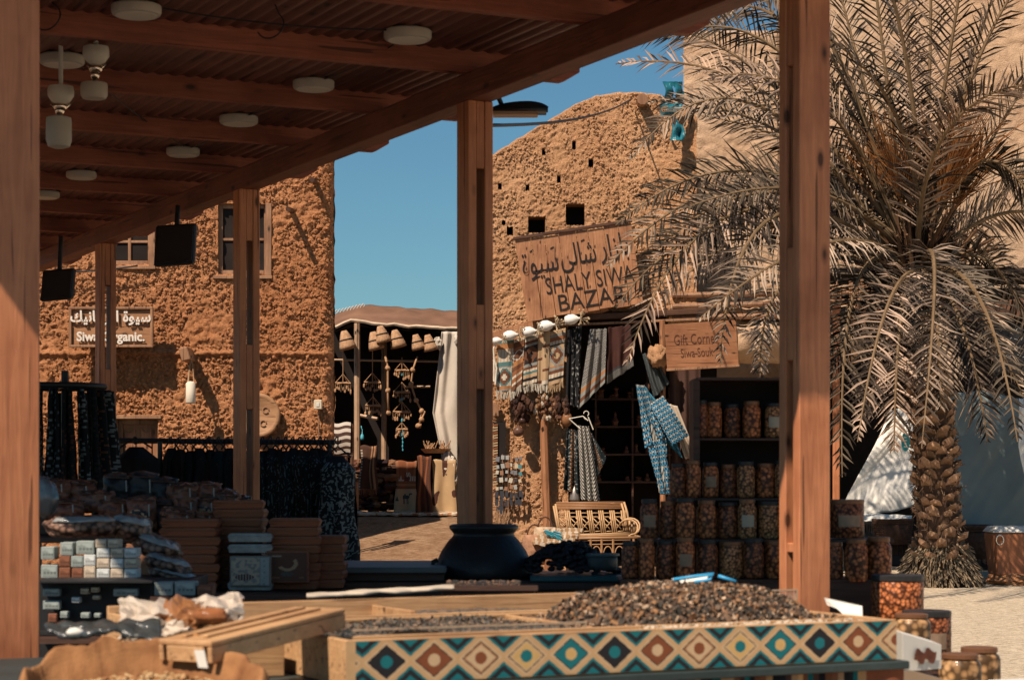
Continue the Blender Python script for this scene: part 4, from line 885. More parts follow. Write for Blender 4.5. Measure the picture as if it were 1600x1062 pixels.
fl = [((1215, 158), (962, 100), .3, 1.2), ((1250, 60), (1105, 40), .6, 1.0), ((1190, 168), (985, 250), -.8, -1.2), ((1190, 268), (962, 352), -.9, -1.4), ((1160, 330), (978, 572), -1.6, -2.4),
      ((1215, 335), (1125, 572), -1.8, -2.8), ((1250, 420), (1188, 592), -1.5, -2.2), ((1340, 440), (1316, 745), -1.3, -2.0), ((1405, 520), (1397, 705), -1.3, -1.6), ((1500, 500), (1543, 690), -1.5, -1.8),
      ((1355, 150), (1300, -60), .2, .6), ((1385, 120), (1345, -220), -.2, -.4), ((1452, 130), (1452, -260), .1, .0), ((1500, 160), (1590, -120), .3, .6), ((1560, 200), (1690, 20), .2, .4),
      ((1545, 250), (1655, 420), -.3, -.6), ((1600, 330), (1760, 440), .2, .2), ((1480, 110), (1530, -200), -.5, -1.2), ((1420, 90), (1400, -260), .8, 1.6), ((1330, 210), (1180, -20), 1.2, 2.2),
      ((1310, 300), (1130, 300), 1.2, 2.2), ((1520, 380), (1640, 560), 1.4, 2.0), ((1570, 300), (1720, 180), 1.6, 2.8), ((1400, 180), (1250, 40), -1.4, -2.8),
      ((1470, 220), (1620, 130), -1.8, -3.2), ((1300, 260), (1090, 180), 1.0, 1.8), ((1500, 440), (1600, 620), -.6, -.8), ((1370, 470), (1255, 640), -.5, -.9), ((1410, 60), (1310, -200), -.9, -1.8), ((1530, 90), (1680, -120), -.6, -1.0), ((1240, 220), (1010, 160), .6, 1.5), ((1270, 300), (1060, 330), -1.4, -2.2), ((1240, 350), (1030, 470), -1.0, -1.4), ((1180, 110), (1000, 60), .9, 1.6), ((1185, 290), (948, 418), -1.0, -1.7), ((1170, 350), (962, 480), -1.5, -2.2), ((1300, 90), (1180, -60), .1, .3), ((1210, 300), (1000, 420), -1.3, -2.0), ((1290, 380), (1090, 500), -1.9, -3.0), ((1520, 450), (1590, 690), -2.4, -4.4), ((1390, 470), (1340, 690), -2.4, -4.2), ((1460, 420), (1440, 700), -2.6, -4.6), ((1280, 40), (1130, 30), -.3, .2), ((1240, 100), (1045, 60), -.2, .1), ((1300, 180), (1110, 120), -.6, -1.), ((1390, 520), (1350, 660), -.9, -1.2), ((1460, 480), (1470, 640), -1.2, -1.6), ((1560, 420), (1620, 640), -.8, -1.2)]
for i, (a, b, y0, y1) in enumerate(fl): fr(a, b, y0, y1, i + 1, ll=rnd.uniform(.50, .66), dens=rnd.randrange(50, 66), col=[(.48, .34, .25), (.26, .19, .14), (.40, .30, .22), (.13, .10, .07)][i % 4])
m = MB()
for k in range(60):                     # bare leaf stalks at the crown
    a = rnd.uniform(0, 2 * pi); el = rnd.uniform(.3, 1.45); L = rnd.uniform(.5, 1.1); p = C0 + V((cos(a) * .2, sin(a) * .2, rnd.uniform(-.5, .0))); q = p + V((cos(a) * cos(el), sin(a) * cos(el), sin(el))) * L
    m.tube([p, p.lerp(q, .5) + V((0, 0, .05)), q], [.04, .03, .018], 5, 0, (.16, .085, .045))
m.build('leaf_stalks', BARK, pt)
m = MB()
for k in range(1500):                   # dark old fibre filling the heart of the crown
    d = V((rnd.gauss(0, 1), rnd.gauss(0, 1), rnd.gauss(.35, .8))).normalized(); r0 = rnd.uniform(.05, .5); p = C0 + V((d.x * r0 * 1.1, d.y * r0, d.z * r0 * 1.4 - .1)); c = rnd.uniform(.4, 1.5)
    m.tube([p, p + d * rnd.uniform(.12, .42) + V((rnd.uniform(-.08, .08), 0, rnd.uniform(-.1, .05)))], [.013, .005], 3, 0, (.07 * c, .04 * c, .028 * c), cap=False)
m.build('crown_fibres', BARK, pt, fix=False)
m = MB()
for cx, cy in ((1380, 200), (1390, 260), (1500, 210), (1525, 190), (1540, 240), (1350, 240), (1470, 250), (1415, 230)):
    b = W(cx, cy, 27.2 + rnd.uniform(-.5, .3)); root = C0 + V((0, 0, -.1))
    for k in range(60):
        e = b + V((rnd.gauss(0, .22), rnd.gauss(0, .15), rnd.gauss(0, .2))); c_ = rnd.uniform(.6, 1.2); s_ = root.lerp(b, rnd.uniform(.45, .7)); m.tube([s_, s_.lerp(e, .6) + V((0, 0, .05)), e], .006, 3, 0, (.36 * c_, .15 * c_, .05 * c_), cap=False)
m.build('date_stalks', BARK, pt, fix=False)
m = MB()
for k in range(900):                    # loose fibre between the leaf bases
    a = rnd.uniform(0, 2 * pi); z = rnd.uniform(.5, 3.9); p = V((trunkx(z) + .29 * cos(a), 27.4 + .29 * sin(a), z)); c = rnd.uniform(.5, 1.4)
    m.tube([p, p + V((rnd.uniform(-.05, .05) + .05 * cos(a), .05 * sin(a), rnd.uniform(-.12, .08)))], [.009, .004], 3, 0, (.34 * c, .21 * c, .13 * c), cap=False)
m.build('trunk_fibres', BARK, pt, fix=False)
# round blue tag plate on the trunk
p = W(1415, 690, 26.95); t = thing('wall_plaque', 'small oval turquoise plate with white marks fixed to the palm trunk', 'plate', p)
m = MB(); m.add([p + V((.055 * cos(a), 0, .125 * sin(a))) for a in [2 * pi * k / 20 for k in range(20)]] + [p + V((.055 * cos(a), .02, .125 * sin(a))) for a in [2 * pi * k / 20 for k in range(20)]], [tuple(range(20)), tuple(range(39, 19, -1))] + [(k, (k + 1) % 20, (k + 1) % 20 + 20, k + 20) for k in range(20)]); m.build('plate', m_plain('turquoise_plate', (.02, .25, .3), .4, .1, 6, 0), t)
m = MB(); 
for k in range(4): m.box((p.x - .02, p.y - .006, p.z - .07 + k * .04), (p.x + .02 - .01 * (k % 2), p.y - .001, p.z - .055 + k * .04))
m.build('marking', WHITE, t)

# ------------------------------------------------------------------ far stall in the lane
YF = 38.0
gF = gz(X_(620, YF), YF)
t = thing('market_stall', 'far souvenir stall with a sagging brown canvas roof on wooden poles', 'stall', (X_(620, YF), YF, gF))
CANV = m_plain('brown_canvas', (.19, .10, .06), .9, .35, 1.5, .3)
m = MB()
def canvas(a, b):
    x = 515 + 225 * a; top = 477 + (x - 560) * .065 * (x > 560) + (560 - x) * .42 * (x < 560)
    bot = 500 + 13 * a - 4 * max(0, 1 - abs(x - 556) / 40) + 12 * (x < 550) * (550 - x) / 35
    p = W(x, top + (bot + 2 - top) * b, YF + 1.4 - 2.1 * b); p.z -= .10 * sin(pi * b) * (1 + .5 * sin(a * 9)) - .03 * NZ.noise(V((a * 12, b * 8, 2))); return p
m.grid(canvas, 60, 20); m.build('canopy', CANV, t, smooth=True, fix=False, solid=.02)
m = MB(); m.tube([canvas(k / 20, 1) for k in range(21)], .035, 6); m.build('canopy_edge', m_plain('pale_rope', (.55, .42, .3), .9), t)
POLE = m_wood('pale_pole', (.55, .38, .25), (.4, .25, .15), 'Z')
for px, yy in ((558, YF - .7), (735, YF - .7), (600, YF + 1.2)):
    m = MB(); m.tube([(X_(px, yy), yy, gF), (X_(px, yy), yy, Z_(505, yy))], .055, 8); m.build('pole', POLE, t)
m = MB(); m.grid(lambda a, b: V(canvas(a, b)) - V((0, 0, .07)), 60, 12); m.grid(lambda a, b: (canvas(a, 0).x, YF + 1.4, gF - .3 + (canvas(a, 0).z - .08 - gF + .3) * b), 60, 4); m.box((X_(745, YF), YF, gF - .3), (X_(748, YF), YF + 1.4, Z_(515, YF))); m.box((X_(500, YF) - .05, YF + .1, gF - .3), (X_(500, YF), YF + 1.4, Z_(515, YF))); m.build('shade_lining', BLACKIN, t)  # black copy of the canvas and back: stall shade put into the colour
m = MB(); m.tube([W(520, 562, YF - .1), W(700, 565, YF - .1)], .02, 5); m.tube([W(632, 604, YF - .1), W(672, 604, YF - .1)], .022, 5); m.tube([W(560, 648, YF - .3), W(590, 654, YF - .5)], .03, 5); m.build('rail', POLE, t)
# lettering on the canvas slope
m = MB(); rn = random.Random(4)
for k in range(9): x = 524 + k * 5.2; y = 487 - k * 1.2; m.tube([W(x, y, YF - 1.0), W(x + 2, y - 3, YF - 1.0), W(x + 4, y, YF - 1.0), W(x + 3, y + 2, YF - 1.0)], .012, 4)
m.build('lettering', WHITE, t)
STRAW = m_plain('palm_straw', (.46, .27, .15), .85, .35, 22, .9)
for i, (px, py, s) in enumerate(((541, 532, 1.05), (586, 533, 1.0), (597, 523, .95), (620, 530, 1.0), (652, 535, .85), (671, 536, .9))):
    p = W(px, py, YF - .92 - .08 * (i == 2)); tt = thing('straw_hat', 'woven straw cone hat hanging under the canvas roof, %s from the left' % ORD[i], 'hat', p, 0, 'straw hats hanging in the far stall')
    m = MB(); r = .15 * s; m.lathe([(r, -r * 1.0), (r * .95, -r * .6), (r * .8, 0), (r * .5, r * .8), (.05, r * 1.15)], p, 16, (-.25, 0, 1)); m.build('hat_body', STRAW, tt, smooth=True)
    m = MB(); m.lathe([(r * .83, -.012), (r * .83, .012)], p + V((.0, 0, .01)), 16, (-.25, 0, 1)); m.build('hat_band', BLACKM, tt)
TW = m_plain('dry_twig', (.42, .24, .13), .85, .3, 12, .3); TWT = m_plain('turquoise_bead', (.08, .4, .5), .4)
for i, (px, py, hw_, top) in enumerate(((536, 598, 12, 548), (582, 597, 13, 548), (583, 633, 12, 615), (628, 578, 11, 558), (628, 612, 13, 597), (628, 643, 14, 628), (628, 670, 9, 660))):
    Yh = YF - .3; a, b, tp = W(px - hw_, py, Yh), W(px + hw_, py + 1, Yh), W(px, py - hw_ * 1.15, Yh)
    tt = thing('wind_chime', 'triangular twig wind chime with small dangling charms, %s' % ['leftmost beside the stall edge', 'high, just right of the pole', 'low, just right of the pole', 'top one of the middle string', 'second one down the middle string', 'third one down the middle string', 'lowest one of the middle string'][i], 'wind chime', tp, 0, 'twig wind chimes in the far stall')
    m = MB(); m.tube([a, b], .018, 5); c0 = (a + b) / 2; m.tube([c0 + V((-.1, -.1, -.02)), c0 + V((.1, .1, .03))], .015, 5); m.build('frame', TW, tt)
    m = MB(); m.tube([a, tp, b], .008, 4); m.tube([W(px, top, Yh), W(px, py + 8, Yh)], .008, 4); m.tube([tp, c0 + V((.08, .08, 0))], .006, 4); m.build('string', TW, tt)
    rn = random.Random(i); m = MB(); m2 = MB()
    for k in range(9):
        q = a.lerp(b, k / 8) + V((0, 0, -rn.uniform(.05, .16))); mm = m2 if (k == 4 and i > 2) else m; mm.blob(q, .022, .02, rn.uniform(.025, .05), .4, 3, k); mm.tube([q, V((q.x, q.y, a.z))], .004, 3)
    m.build('charms', TW, tt)
    if m2.v: m2.build('bead', TWT, tt)
def stick(pts, r, lab): m = MB(); m.tube([W(x, y, YF - .35) for x, y in pts], r, 5); [m.blob(W(*pts[k], YF - .35), .05, .04, .05, .4, 4, k) for k in range(1, len(pts))]; tag(m.build('hanging_stick', TW, smooth=True), lab, 'stick', 'twig hangings in the far stall')
stick(((602, 556), (606, 575), (606, 610), (607, 645)), .022, 'straight knobbly stick hanging between the hats and chimes')
stick(((652, 557), (645, 578), (642, 600), (650, 625), (659, 642), (655, 665)), .018, 'crooked jointed branch hanging right of the middle chimes')
stick(((664, 642), (659, 655), (653, 665)), .016, 'short forked twig at the end of the crooked branch')
m = MB(); p = W(566, 682, YF - .3); m.lathe([(.03, -.06), (.035, -.02), (.03, .03), (.008, .06), (.006, .14)], p, 8); m.tube([p + V((0, 0, .1)), p + V((-.02, 0, .2))], .008, 4); tag(m.build('blue_tassel', TWT, smooth=True), 'small light blue tassel hanging by the stall pole', 'tassel')
m = MB(); p = W(629, 690, YF - .3)
for k in range(6): m.blob(p + V((.005 * (k % 2), 0, .2 - k * .07)), .015, .015, .025, .2, 3, k)
m.tube([p + V((0, 0, .25)), p + V((0, 0, -.15))], .005, 4); tag(m.build('blue_bead_string', TWT), 'string of tiny blue beads below the lowest chime', 'beads')
tt = thing('stall_curtain', 'tall dirty white curtain gathered at the top beside the middle post', 'curtain', W(700, 620, YF - .8))
def cu(a, b):
    xl = 690 - 14 * min(1, b / .45) if b < .45 else 676 + (b - .45) / .55 * 32; xr = 742
    if b < .0: xl = 690
    p = W(xl + (xr - xl) * a, 518 + 282 * b, YF - .85 + .15 * b); p.y += .035 * sin(a * 19 + 2 * sin(a * 5)) * (1 - .4 * b) + .06 * NZ.noise(V((a * 3, b * 3, 4))); return p
m = MB(); m.grid(cu, 60, 60); m.build('curtain_cloth', m_plain('dirty_white_cloth', (.56, .49, .41), .9, .16, 2.5, .2), tt, smooth=True, fix=False, solid=.01)
for kx, ky, ks in ((684, 536, 3), (716, 530, 5)): m = MB(); m.blob(W(kx, ky, YF - .9), .08, .07, .11, .5, 8, ks); m.build('knot', bpy.data.materials['dirty_white_cloth'], tt)
m = MB()
for k in range(6): m.blob(W(697 + (k % 3) * 6, 715 + k * 7, YF - 1.0), .09, .06, .11, .8, 8, 60 + k)
tag(m.build('bundled_sheet', bpy.data.materials['dirty_white_cloth'], smooth=True), 'crumpled white sheet bundled at the curtain foot', 'sheet')
# rugs over a table
def over(name, lab, x0, x1, yt, yb, Y, pat, fr_c='w', g='rugs spread over the far stall table'):
    tt = thing(name, lab, 'rug', W(x0, yb, Y), 0, g); m = MB(); A = W(x0, yt, Y); B = W(x1, yt, Y); L = (yb - yt) / F * Y
    def fn(a, b):
        p = A.lerp(B, a)
        if b < .25: return p + V((0, .5 * (1 - b / .25), .03 + .02 * sin(a * 7)))
        k = (b - .25) / .75; return p + V((.02 * sin(k * 5 + a * 3) , -.05 * k - .04 * sin(a * 9) * k, -L * k + .03 * (1 if k < .01 else 0)))
    m.grid(fn, 60, 90, 0, lambda a, b: pat(a, max(0, (b - .25) / .75))); m.build('rug_cloth', CLOTH, tt, smooth=True, fix=False, solid=.012)
    fringe(tt, (x0, yb - 1), (x1, yb - 1), Y - .1, 22, .1, PAL[fr_c]); return tt
def camel_pat(a, b):
    if b > .52:
        c = (.5, .36, .22)
        x, y = (a - .45) * 1, b
        body = abs(a - .52) < .14 and abs(b - .70) < .035; hump = ((a - .50) / .06) ** 2 + ((b - .665) / .035) ** 2 < 1
        legs = any(abs(a - q) < .018 for q in (.41, .47, .58, .64)) and .70 < b < .84; neck = abs((a - .66) - (.72 - b) * .9) < .028 and .62 < b < .72; head = abs(a - .79) < .045 and abs(b - .625) < .016
        hut = abs(a - .13) < (b - .67) * .8 and .67 < b < .78
        return (.05, .08, .08) if (body or hump or legs or neck or head or hut) else c
    if b > .46: return (.22, .09, .045)
    if b > .38: return (.34, .17, .09) if b > .42 else (.24, .1, .05)
    if .18 < b < .36:
        if abs(a - .6) < .14 and b < .27: return (.5, .42, .33) if int(a * 26 + b * 30) % 4 else (.1, .05, .04)
        if a > .72 and b > .26: return (.5, .42, .33) if int(a * 30) % 3 else (.1, .06, .05)
        if a < .3 and abs(((a * 7) % 1) - .5) < (b - .24) * 4: return (.42, .4, .36)
        if .38 < a < .7: return (.12, .05, .04)
        if b > .33: return (.5, .42, .33)
    return (.24, .085, .04) if int(a * 9) % 4 else (.3, .13, .07)
over('camel_rug', 'brown rug woven with white houses and a dark camel, draped over a table', 618, 651, 724, 799, YF - 1.1, camel_pat)
over('striped_rug', 'dark reddish rug with dotted stripes beside the camel rug', 652, 674, 716, 801, YF - 1.15, lambda a, b: (.26, .09, .04) if (int(a * 7) % 3 == 1) else (.06, .03, .03) if int(b * 60 + a * 10) % 2 and int(a * 7) % 3 == 2 else (.12, .05, .03), 'b')
over('pale_rug', 'sunlit sand coloured rug with a dark bird shape below the curtain', 675, 712, 722, 800, YF - 1.05, lambda a, b: (.09, .04, .03) if (NZ.noise(V((a * 3, b * 4, 9))) > .32) else (.5, .33, .18))
over('dark_blanket', 'dark brown blanket with pale border stripes on the rail left of the clutter', 563, 589, 700, 765, YF - 1.2, lambda a, b: (.5, .42, .34) if (abs(a - .05) < .05 and int(b * 30) % 2) else (.38, .2, .1) if (.62 < a < .7 or .8 < a < .9) else (.09, .045, .03), 'b')
tt = thing('display_table', 'low table carrying the draped rugs at the far stall', 'table', W(665, 795, YF - .6)); m = MB()
m.box((X_(616, YF), YF - 1.0, Z_(722, YF) - .12), (X_(715, YF), YF - .2, Z_(722, YF) - .05)); m.build('table_top', DARKWOOD, tt, bevel=.01)
for px in (622, 708): m = MB(); m.box((X_(px, YF), YF - .9, gF), (X_(px, YF) + .06, YF - .3, Z_(722, YF) - .121)); m.build('leg', DARKWOOD, tt)
# striped chair cushion and a small cabinet
tt = thing('striped_cushion', 'small chair draped with black and white striped cloth at the left edge of the lane', 'chair', W(535, 700, 33.0))
m = MB(); A = W(521, 664, 33); m.grid(lambda a, b: W(520 + 28 * a, 662 + 44 * b + 1.5 * sin(a * 6), 33 - .05 * sin(pi * b)), 12, 60, 0, lambda a, b: (.62, .55, .47) if int(b * 9) % 2 == 0 else (.08, .045, .035)); m.build('cloth', CLOTH, tt, fix=False, solid=.05)
m = MB(); m.tube([W(551, 662, 33), W(550, 718, 33), W(549, 800, 33)], .03, 6); m.tube([W(524, 710, 33), W(552, 712, 33)], .03, 6); m.build('chair_frame', DARKWOOD, tt)
for px in (530, 541): m = MB(); m.tube([W(px, 712, 33), V((X_(px, 33), 33, gz(X_(px, 33), 33)))], .025, 6); m.build('leg', DARKWOOD, tt)
tt = thing('small_cabinet', 'brown board box standing on the ground beside the clothes rail end', 'box', W(550, 800, 35.5)); m = MB(); m.box((X_(540, 35.5), 35.5, Z_(797, 35.5)), (X_(558, 35.5), 35.9, Z_(752, 35.5))); m.build('box_body', FRW, tt, bevel=.01); m = MB(); m.box((X_(539, 35.5), 35.48, Z_(752, 35.5)), (X_(559, 35.5), 35.92, Z_(749, 35.5))); m.build('lid', DARKWOOD, tt)
rn = random.Random(12); m = MB()
for k in range(130):
    px = rn.uniform(558, 618); py = rn.uniform(722, 795); m.blob(W(px, py, YF - .8 + rn.uniform(-.3, .3)), rn.uniform(.05, .2), .12, rn.uniform(.03, .09), .5, 4, k, 0, [(.1, .05, .035), (.22, .11, .06), (.05, .03, .03), (.32, .2, .12), (.14, .06, .04)][k % 5])
tag(m.build('folded_textiles', CLOTH, kind=None) if False else m.build('folded_textiles', CLOTH), 'heap of folded brown blankets and baskets under the chimes', 'textiles', kind='stuff')
p = W(681, 706, YF - .9); tt = thing('wicker_tray', 'round wicker tray of dried plants standing on the far table', 'tray', p)
m = MB(); m.lathe([(.2, -.02), (.27, .05), (.28, .06), (.2, .0), (0, .0)], p, 20); m.build('tray_body', STRAW, tt)
m = MB()
for k in range(40): q = p + V((rn.uniform(-.2, .2), rn.uniform(-.1, .1), .02)); m.tube([q, q + V((rn.uniform(-.1, .1), 0, rn.uniform(.03, .2)))], .009, 4)
m.build('dried_plants', TW, tt)
m = MB(); m.grid(lambda a, b: (X_(545, 37) + (X_(735, 37) - X_(545, 37)) * a, 36.55 + .4 * b + .1 * NZ.noise(V((a * 5, b, 1))), gz(X_(640, 37), 36.6 + .4 * b) + .05 + .03 * NZ.noise(V((a * 16, b * 4, 1)))), 60, 8, 0, lambda a, b: (.6, .5, .38) if NZ.noise(V((a * 20, b * 4, 8))) > -.1 else (.4, .2, .1)); tag(m.build('ground_cloth', CLOTH, fix=False, solid=.03), 'pale ragged cloth edge laid on the ground in front of the far stall', 'cloth')

# ------------------------------------------------------------------ rattan bench and bags by the wall
CANE = m_col('rattan_cane', .5, 60, .4, .2, .25); cc1 = (.56, .34, .17); cc2 = (.42, .23, .11)
YN = 28.9
t = thing('rattan_bench', 'pale rattan bench with a slatted back and rounded arm in front of the shop', 'bench', (X_(925, YN), YN, 0))
def cane(name, lst, r=.014, c=cc1, par=None):
    m = MB()
    for pts in lst: m.tube([W(x, y, YN + d) if len(q) == 3 else None for q in pts for x, y, d in [q]], r, 6, 0, c)
    return m.build(name, CANE, par or t, smooth=True)
cane('back_frame', [[(868, 787, .1), (872, 812, .05), (876, 834, 0)], [(865, 790, .1), (869, 812, .05), (874, 837, 0)], [(975, 784, .1), (980, 800, .05), (985, 832, 0)], [(971, 786, .1), (976, 803, .05), (981, 832, 0)], [(872, 836, 0), (940, 834, 0), (984, 832, 0)], [(872, 838, 0), (940, 836, 0), (984, 834, 0)]], .016)
cane('top_rail', [[(869, 785 + k * 2.4, .1), (974, 784 + k * 2.4, .1)] for k in range(5)], .012, (.38, .19, .09))
for k in range(6):
    x = 886 + k * 17.5
    cane('slat', [[(x - 3 + d, 797, .08), (x + 2 + d, 834, .0)] for d in (0, 3, 6)], .011)
    cane('panel', [[(x - 14, 801, .07), (x - 1, 801, .07)], [(x - 12, 807, .06), (x, 807, .06)], [(x - 12, 809, .06), (x + 1, 822, .03)], [(x - 13, 815, .06), (x - 3, 826, .03)], [(x + 1, 811, .06), (x - 11, 826, .03)], [(x - 4, 808, .06), (x + 1, 814, .03)], [(x - 11, 830, .03), (x + 2, 829, .03)]], .008)
cane('arm_rest', [[(985 + 15 * cos(a), 822 - 13 * sin(a), -.35 * (k / 10)) for k, a in enumerate([R(170 - 26 * j) for j in range(11)])], [(982 + 15 * cos(a), 824 - 13 * sin(a), -.3 * (k / 10) - .05) for k, a in enumerate([R(170 - 26 * j) for j in range(11)])]] + [[(984 + j * 3.5, 811, -.05 * j), (984 + j * 3.5, 834, -.05 * j)] for j in range(4)], .013)
cane('seat_frame', [[(876, 838, 0), (984, 836, 0)], [(876, 841, -.5), (1000, 839, -.5)], [(876, 839, 0), (876, 841, -.5)], [(990, 836, 0), (1000, 839, -.5)]], .02, cc2)
for x in (886, 905, 923, 940, 958, 990):
    m = MB(); q = W(x, 840, YN - .1); m.tube([q, V((q.x, q.y, 0))], .017, 6, 0, cc2); m.build('leg', CANE, t)
cane('apron', [[(880, 845, -.1), (985, 843, -.1)], [(880, 851, -.1), (985, 849, -.1)]] + [[(889 + 18 * k + 7 * (1 + cos(a)), 866 - 13 * sin(a), -.1) for a in [pi * j / 8 for j in range(9)]] for k in range(5)], .009, cc2)
# things around the bench foot
for i, (x, y, s_, c, lab) in enumerate(((835, 862, 1.0, (.38, .2, .12), 'brown woven bag standing nearest the pot'), (852, 850, .9, (.5, .36, .24), 'patterned woven bag with white band behind the dark heap'))):
    p = W(x, y + 20, 28.6); tt = thing('woven_bag', lab, 'bag', p, 0, 'woven bags on the ground by the bench'); m = MB()
    m.lathe([(.14, 0), (.16, .1), (.17, .3), (.15, .4), (.13, .42)], p, 16); m.build('bag_body', m_plain('bag_weave_%d' % 1, c, .9, .4, 18, .8), tt, smooth=True)
    m = MB(); m.tube([p + V((.1 * cos(a), 0, .4 + .16 * sin(a))) for a in [pi * k / 8 for k in range(9)]], .012, 5); m.build('handle', DARKWOOD, tt)
rn = random.Random(31)
for i in range(5):
    p = W(866 + i * 4, 852 - i * 5, 28.4 + .05 * i); m = MB(); m.grid(lambda a, b: p + V((-.3 + .55 * a, .3 * (b - .5), .06 + .03 * NZ.noise(V((a * 5, b * 5, i))) )), 20, 6, 0, lambda a, b: (.62, .5, .38) if (int(a * 14) + i) % 2 else (.42, .26, .14)); tag(m.build('folded_cloth', CLOTH, fix=False, solid=.05), 'folded striped pale cloth left of the bench, ' + ['lowest', 'second from the bottom', 'middle', 'second from the top', 'topmost'][i] + ' of the pile', 'cloth', 'folded cloths beside the bench')
m = MB(); 
for k in range(14): q = W(850 + rn.random() * 20, 828 + rn.random() * 8, 28.3); m.tube([q, q + V((rn.uniform(.05, .14), 0, -rn.uniform(.02, .08)))], .012, 4)
tag(m.build('blue_twine', m_plain('teal_twine', (.05, .28, .36), .7)), 'tuft of blue twine lying on the pile left of the bench', 'twine')
m = MB()
for k in range(46): q = W(776 + rn.random() * 20, 812 + rn.random() * 16, 30.4); d = V((rn.uniform(-.08, .08), -.03, rn.uniform(.05, .2))); m.tube([q, q + d], [.016, .006], 4)
tag(m.build('straw_tuft', STRAW), 'tuft of dry straw at the wall foot just behind the pot', 'straw')

# ------------------------------------------------------------------ clothes rails under the pergola
YR = 16.6
t = thing('clothes_rail', 'long black clothes rail in front of the brown mud house', 'clothes rack', W(360, 690, YR) - V((0, 0, Z_(690, YR))))
m = MB(); m.tube([W(182, 688, YR + .2), W(523, 691, YR)], .022, 8); m.build('rail', BLACKM, t)
for px in (250, 515): m = MB(); p = W(px, 690, YR); m.tube([p, V((p.x, p.y, 0))], .02, 8); m.tube([V((p.x, p.y - .25, .02)), V((p.x, p.y + .25, .02))], .018, 6); m.build('upright', BLACKM, t)
HG = m_plain('dark_hanger_wire', (.03, .025, .025), .5)
DC = m_col('dark_dress_cloth', .85, 120, .15, .3, .35)
def garment(x, w_, y0, y1, Y, pat, lab, cat, g, seed, front=False):
    p = W(x, 700, Y); t = thing(cat, lab, cat, p, 0, g); m = MB(); W2 = w_ / 2 / F * Y; H0 = Z_(y0, Y); H1 = Z_(y1, Y)
    r = .11 if not front else .2
    def fn(a, b):
        th = 2 * pi * a; k = (.35 + .75 * min(1, b / .12)) if b < .12 else 1.1 + .25 * b + .0
        fx = W2 * k * cos(th) * (1 + .10 * sin(th * 5 + seed) * b); fy = r * k * sin(th) * (1 + .25 * sin(th * 7 + seed * 2) * b)
        return V((p.x + fx + .03 * NZ.noise(V((b * 3, seed, th))), p.y + fy, H0 + (H1 - H0) * b + .02 * sin(th * 3 + seed) * b))
    m.grid(fn, 90, 150, 0, pat); m.build('garment_cloth', DC, t, smooth=True, fix=False)
    m = MB(); hx = W2 * .9; zt = Z_(690, Y)
    m.tube([V((p.x - hx, p.y, H0 - .01)), V((p.x, p.y - .01, H0 + .075)), V((p.x + hx, p.y, H0 - .01))], .008, 5); m.tube([V((p.x - .0 + .022 * sin(a), p.y, zt + .012 - .028 * cos(a) + .0)) for a in [R(-60 - 20 * k) for k in range(-8, 7)]] + [V((p.x, p.y, H0 + .07))], .006, 5); m.build('hanger', HG, t)
    return t
def dpat(seed, base, sp, th):
    def f(a, b): return sp if (NZ.noise(V((a * 34, b * 42 + 3 * NZ.noise(V((a * 9, b * 9, 2))), seed))) > th and b > .06) else base
    return f
gi = 0
names = ['plain black', 'black with faint rust edge', 'very dark green', 'black speckled', 'charcoal', 'black with pale sprigs', 'dark blue-grey speckled']
xs_ = [268, 282, 297, 312, 328, 343, 358, 378, 412, 424, 436, 448, 459, 470, 481, 492, 502, 511]
for i, x in enumerate(xs_):
    sp = (.10, .12, .12) if i >= 8 else (.07, .035, .025); base = [(.012, .012, .014), (.02, .014, .013), (.012, .018, .02)][i % 3]
    garment(x, 27 if i < 17 else 34, 700 + (i % 3) * 2, 880 if i > 7 else 850, YR - .02 * (i % 2), dpat(i, base, sp, .55 if i < 8 else .30), '%s dress, %s from the left on the long rail' % (['plain black', 'very dark', 'black', 'dark sprigged', 'dark speckled'][min(4, i // 4)], ORD[i]), 'dress', 'dark dresses hanging on the long rail', i + 1)
garment(528, 46, 712, 884, YR - .35, dpat(40, (.012, .016, .02), (.16, .19, .19), .12), 'black dress with pale leaf print and flared hem, hanging at the right rail end', 'dress', 'dark dresses hanging on the long rail', 40)
garment(212, 58, 698, 850, YR - .3, dpat(50, (.014, .012, .012), (.06, .03, .025), .6), 'black jacket facing the viewer on a wide hanger at the left rail end', 'jacket', None, 50, True)
# round rack with scarves
YQ = 15.2; pc = W(112, 604, YQ); pc = V((pc.x - .1, pc.y, pc.z))
t = thing('scarf_carousel', 'round black rack on a single pole at the far left', 'clothes rack', (pc.x, pc.y, 0)); rr = .34
m = MB(); m.tube([V((pc.x + rr * cos(a), pc.y + rr * sin(a), pc.z)) for a in [2 * pi * k / 32 for k in range(33)]], .022, 8, cap=False); m.build('ring', BLACKM, t, smooth=True)
m = MB(); m.tube([V((pc.x + .05, pc.y, 0)), V((pc.x + .05, pc.y, pc.z + .12))], .028, 8); m.build('pole', BLACKM, t)
m = MB()
for k in range(4): a = k * pi / 2 + .4; m.tube([V((pc.x, pc.y, pc.z - .02)), V((pc.x + rr * cos(a), pc.y + rr * sin(a), pc.z))], .01, 5)
m.build('spoke', BLACKM, t)
sc_i = 0; pats = [(.14, .17, .18), (.08, .035, .025), (.17, .2, .2), (.03, .03, .03), (.13, .06, .035), (.16, .18, .18)]
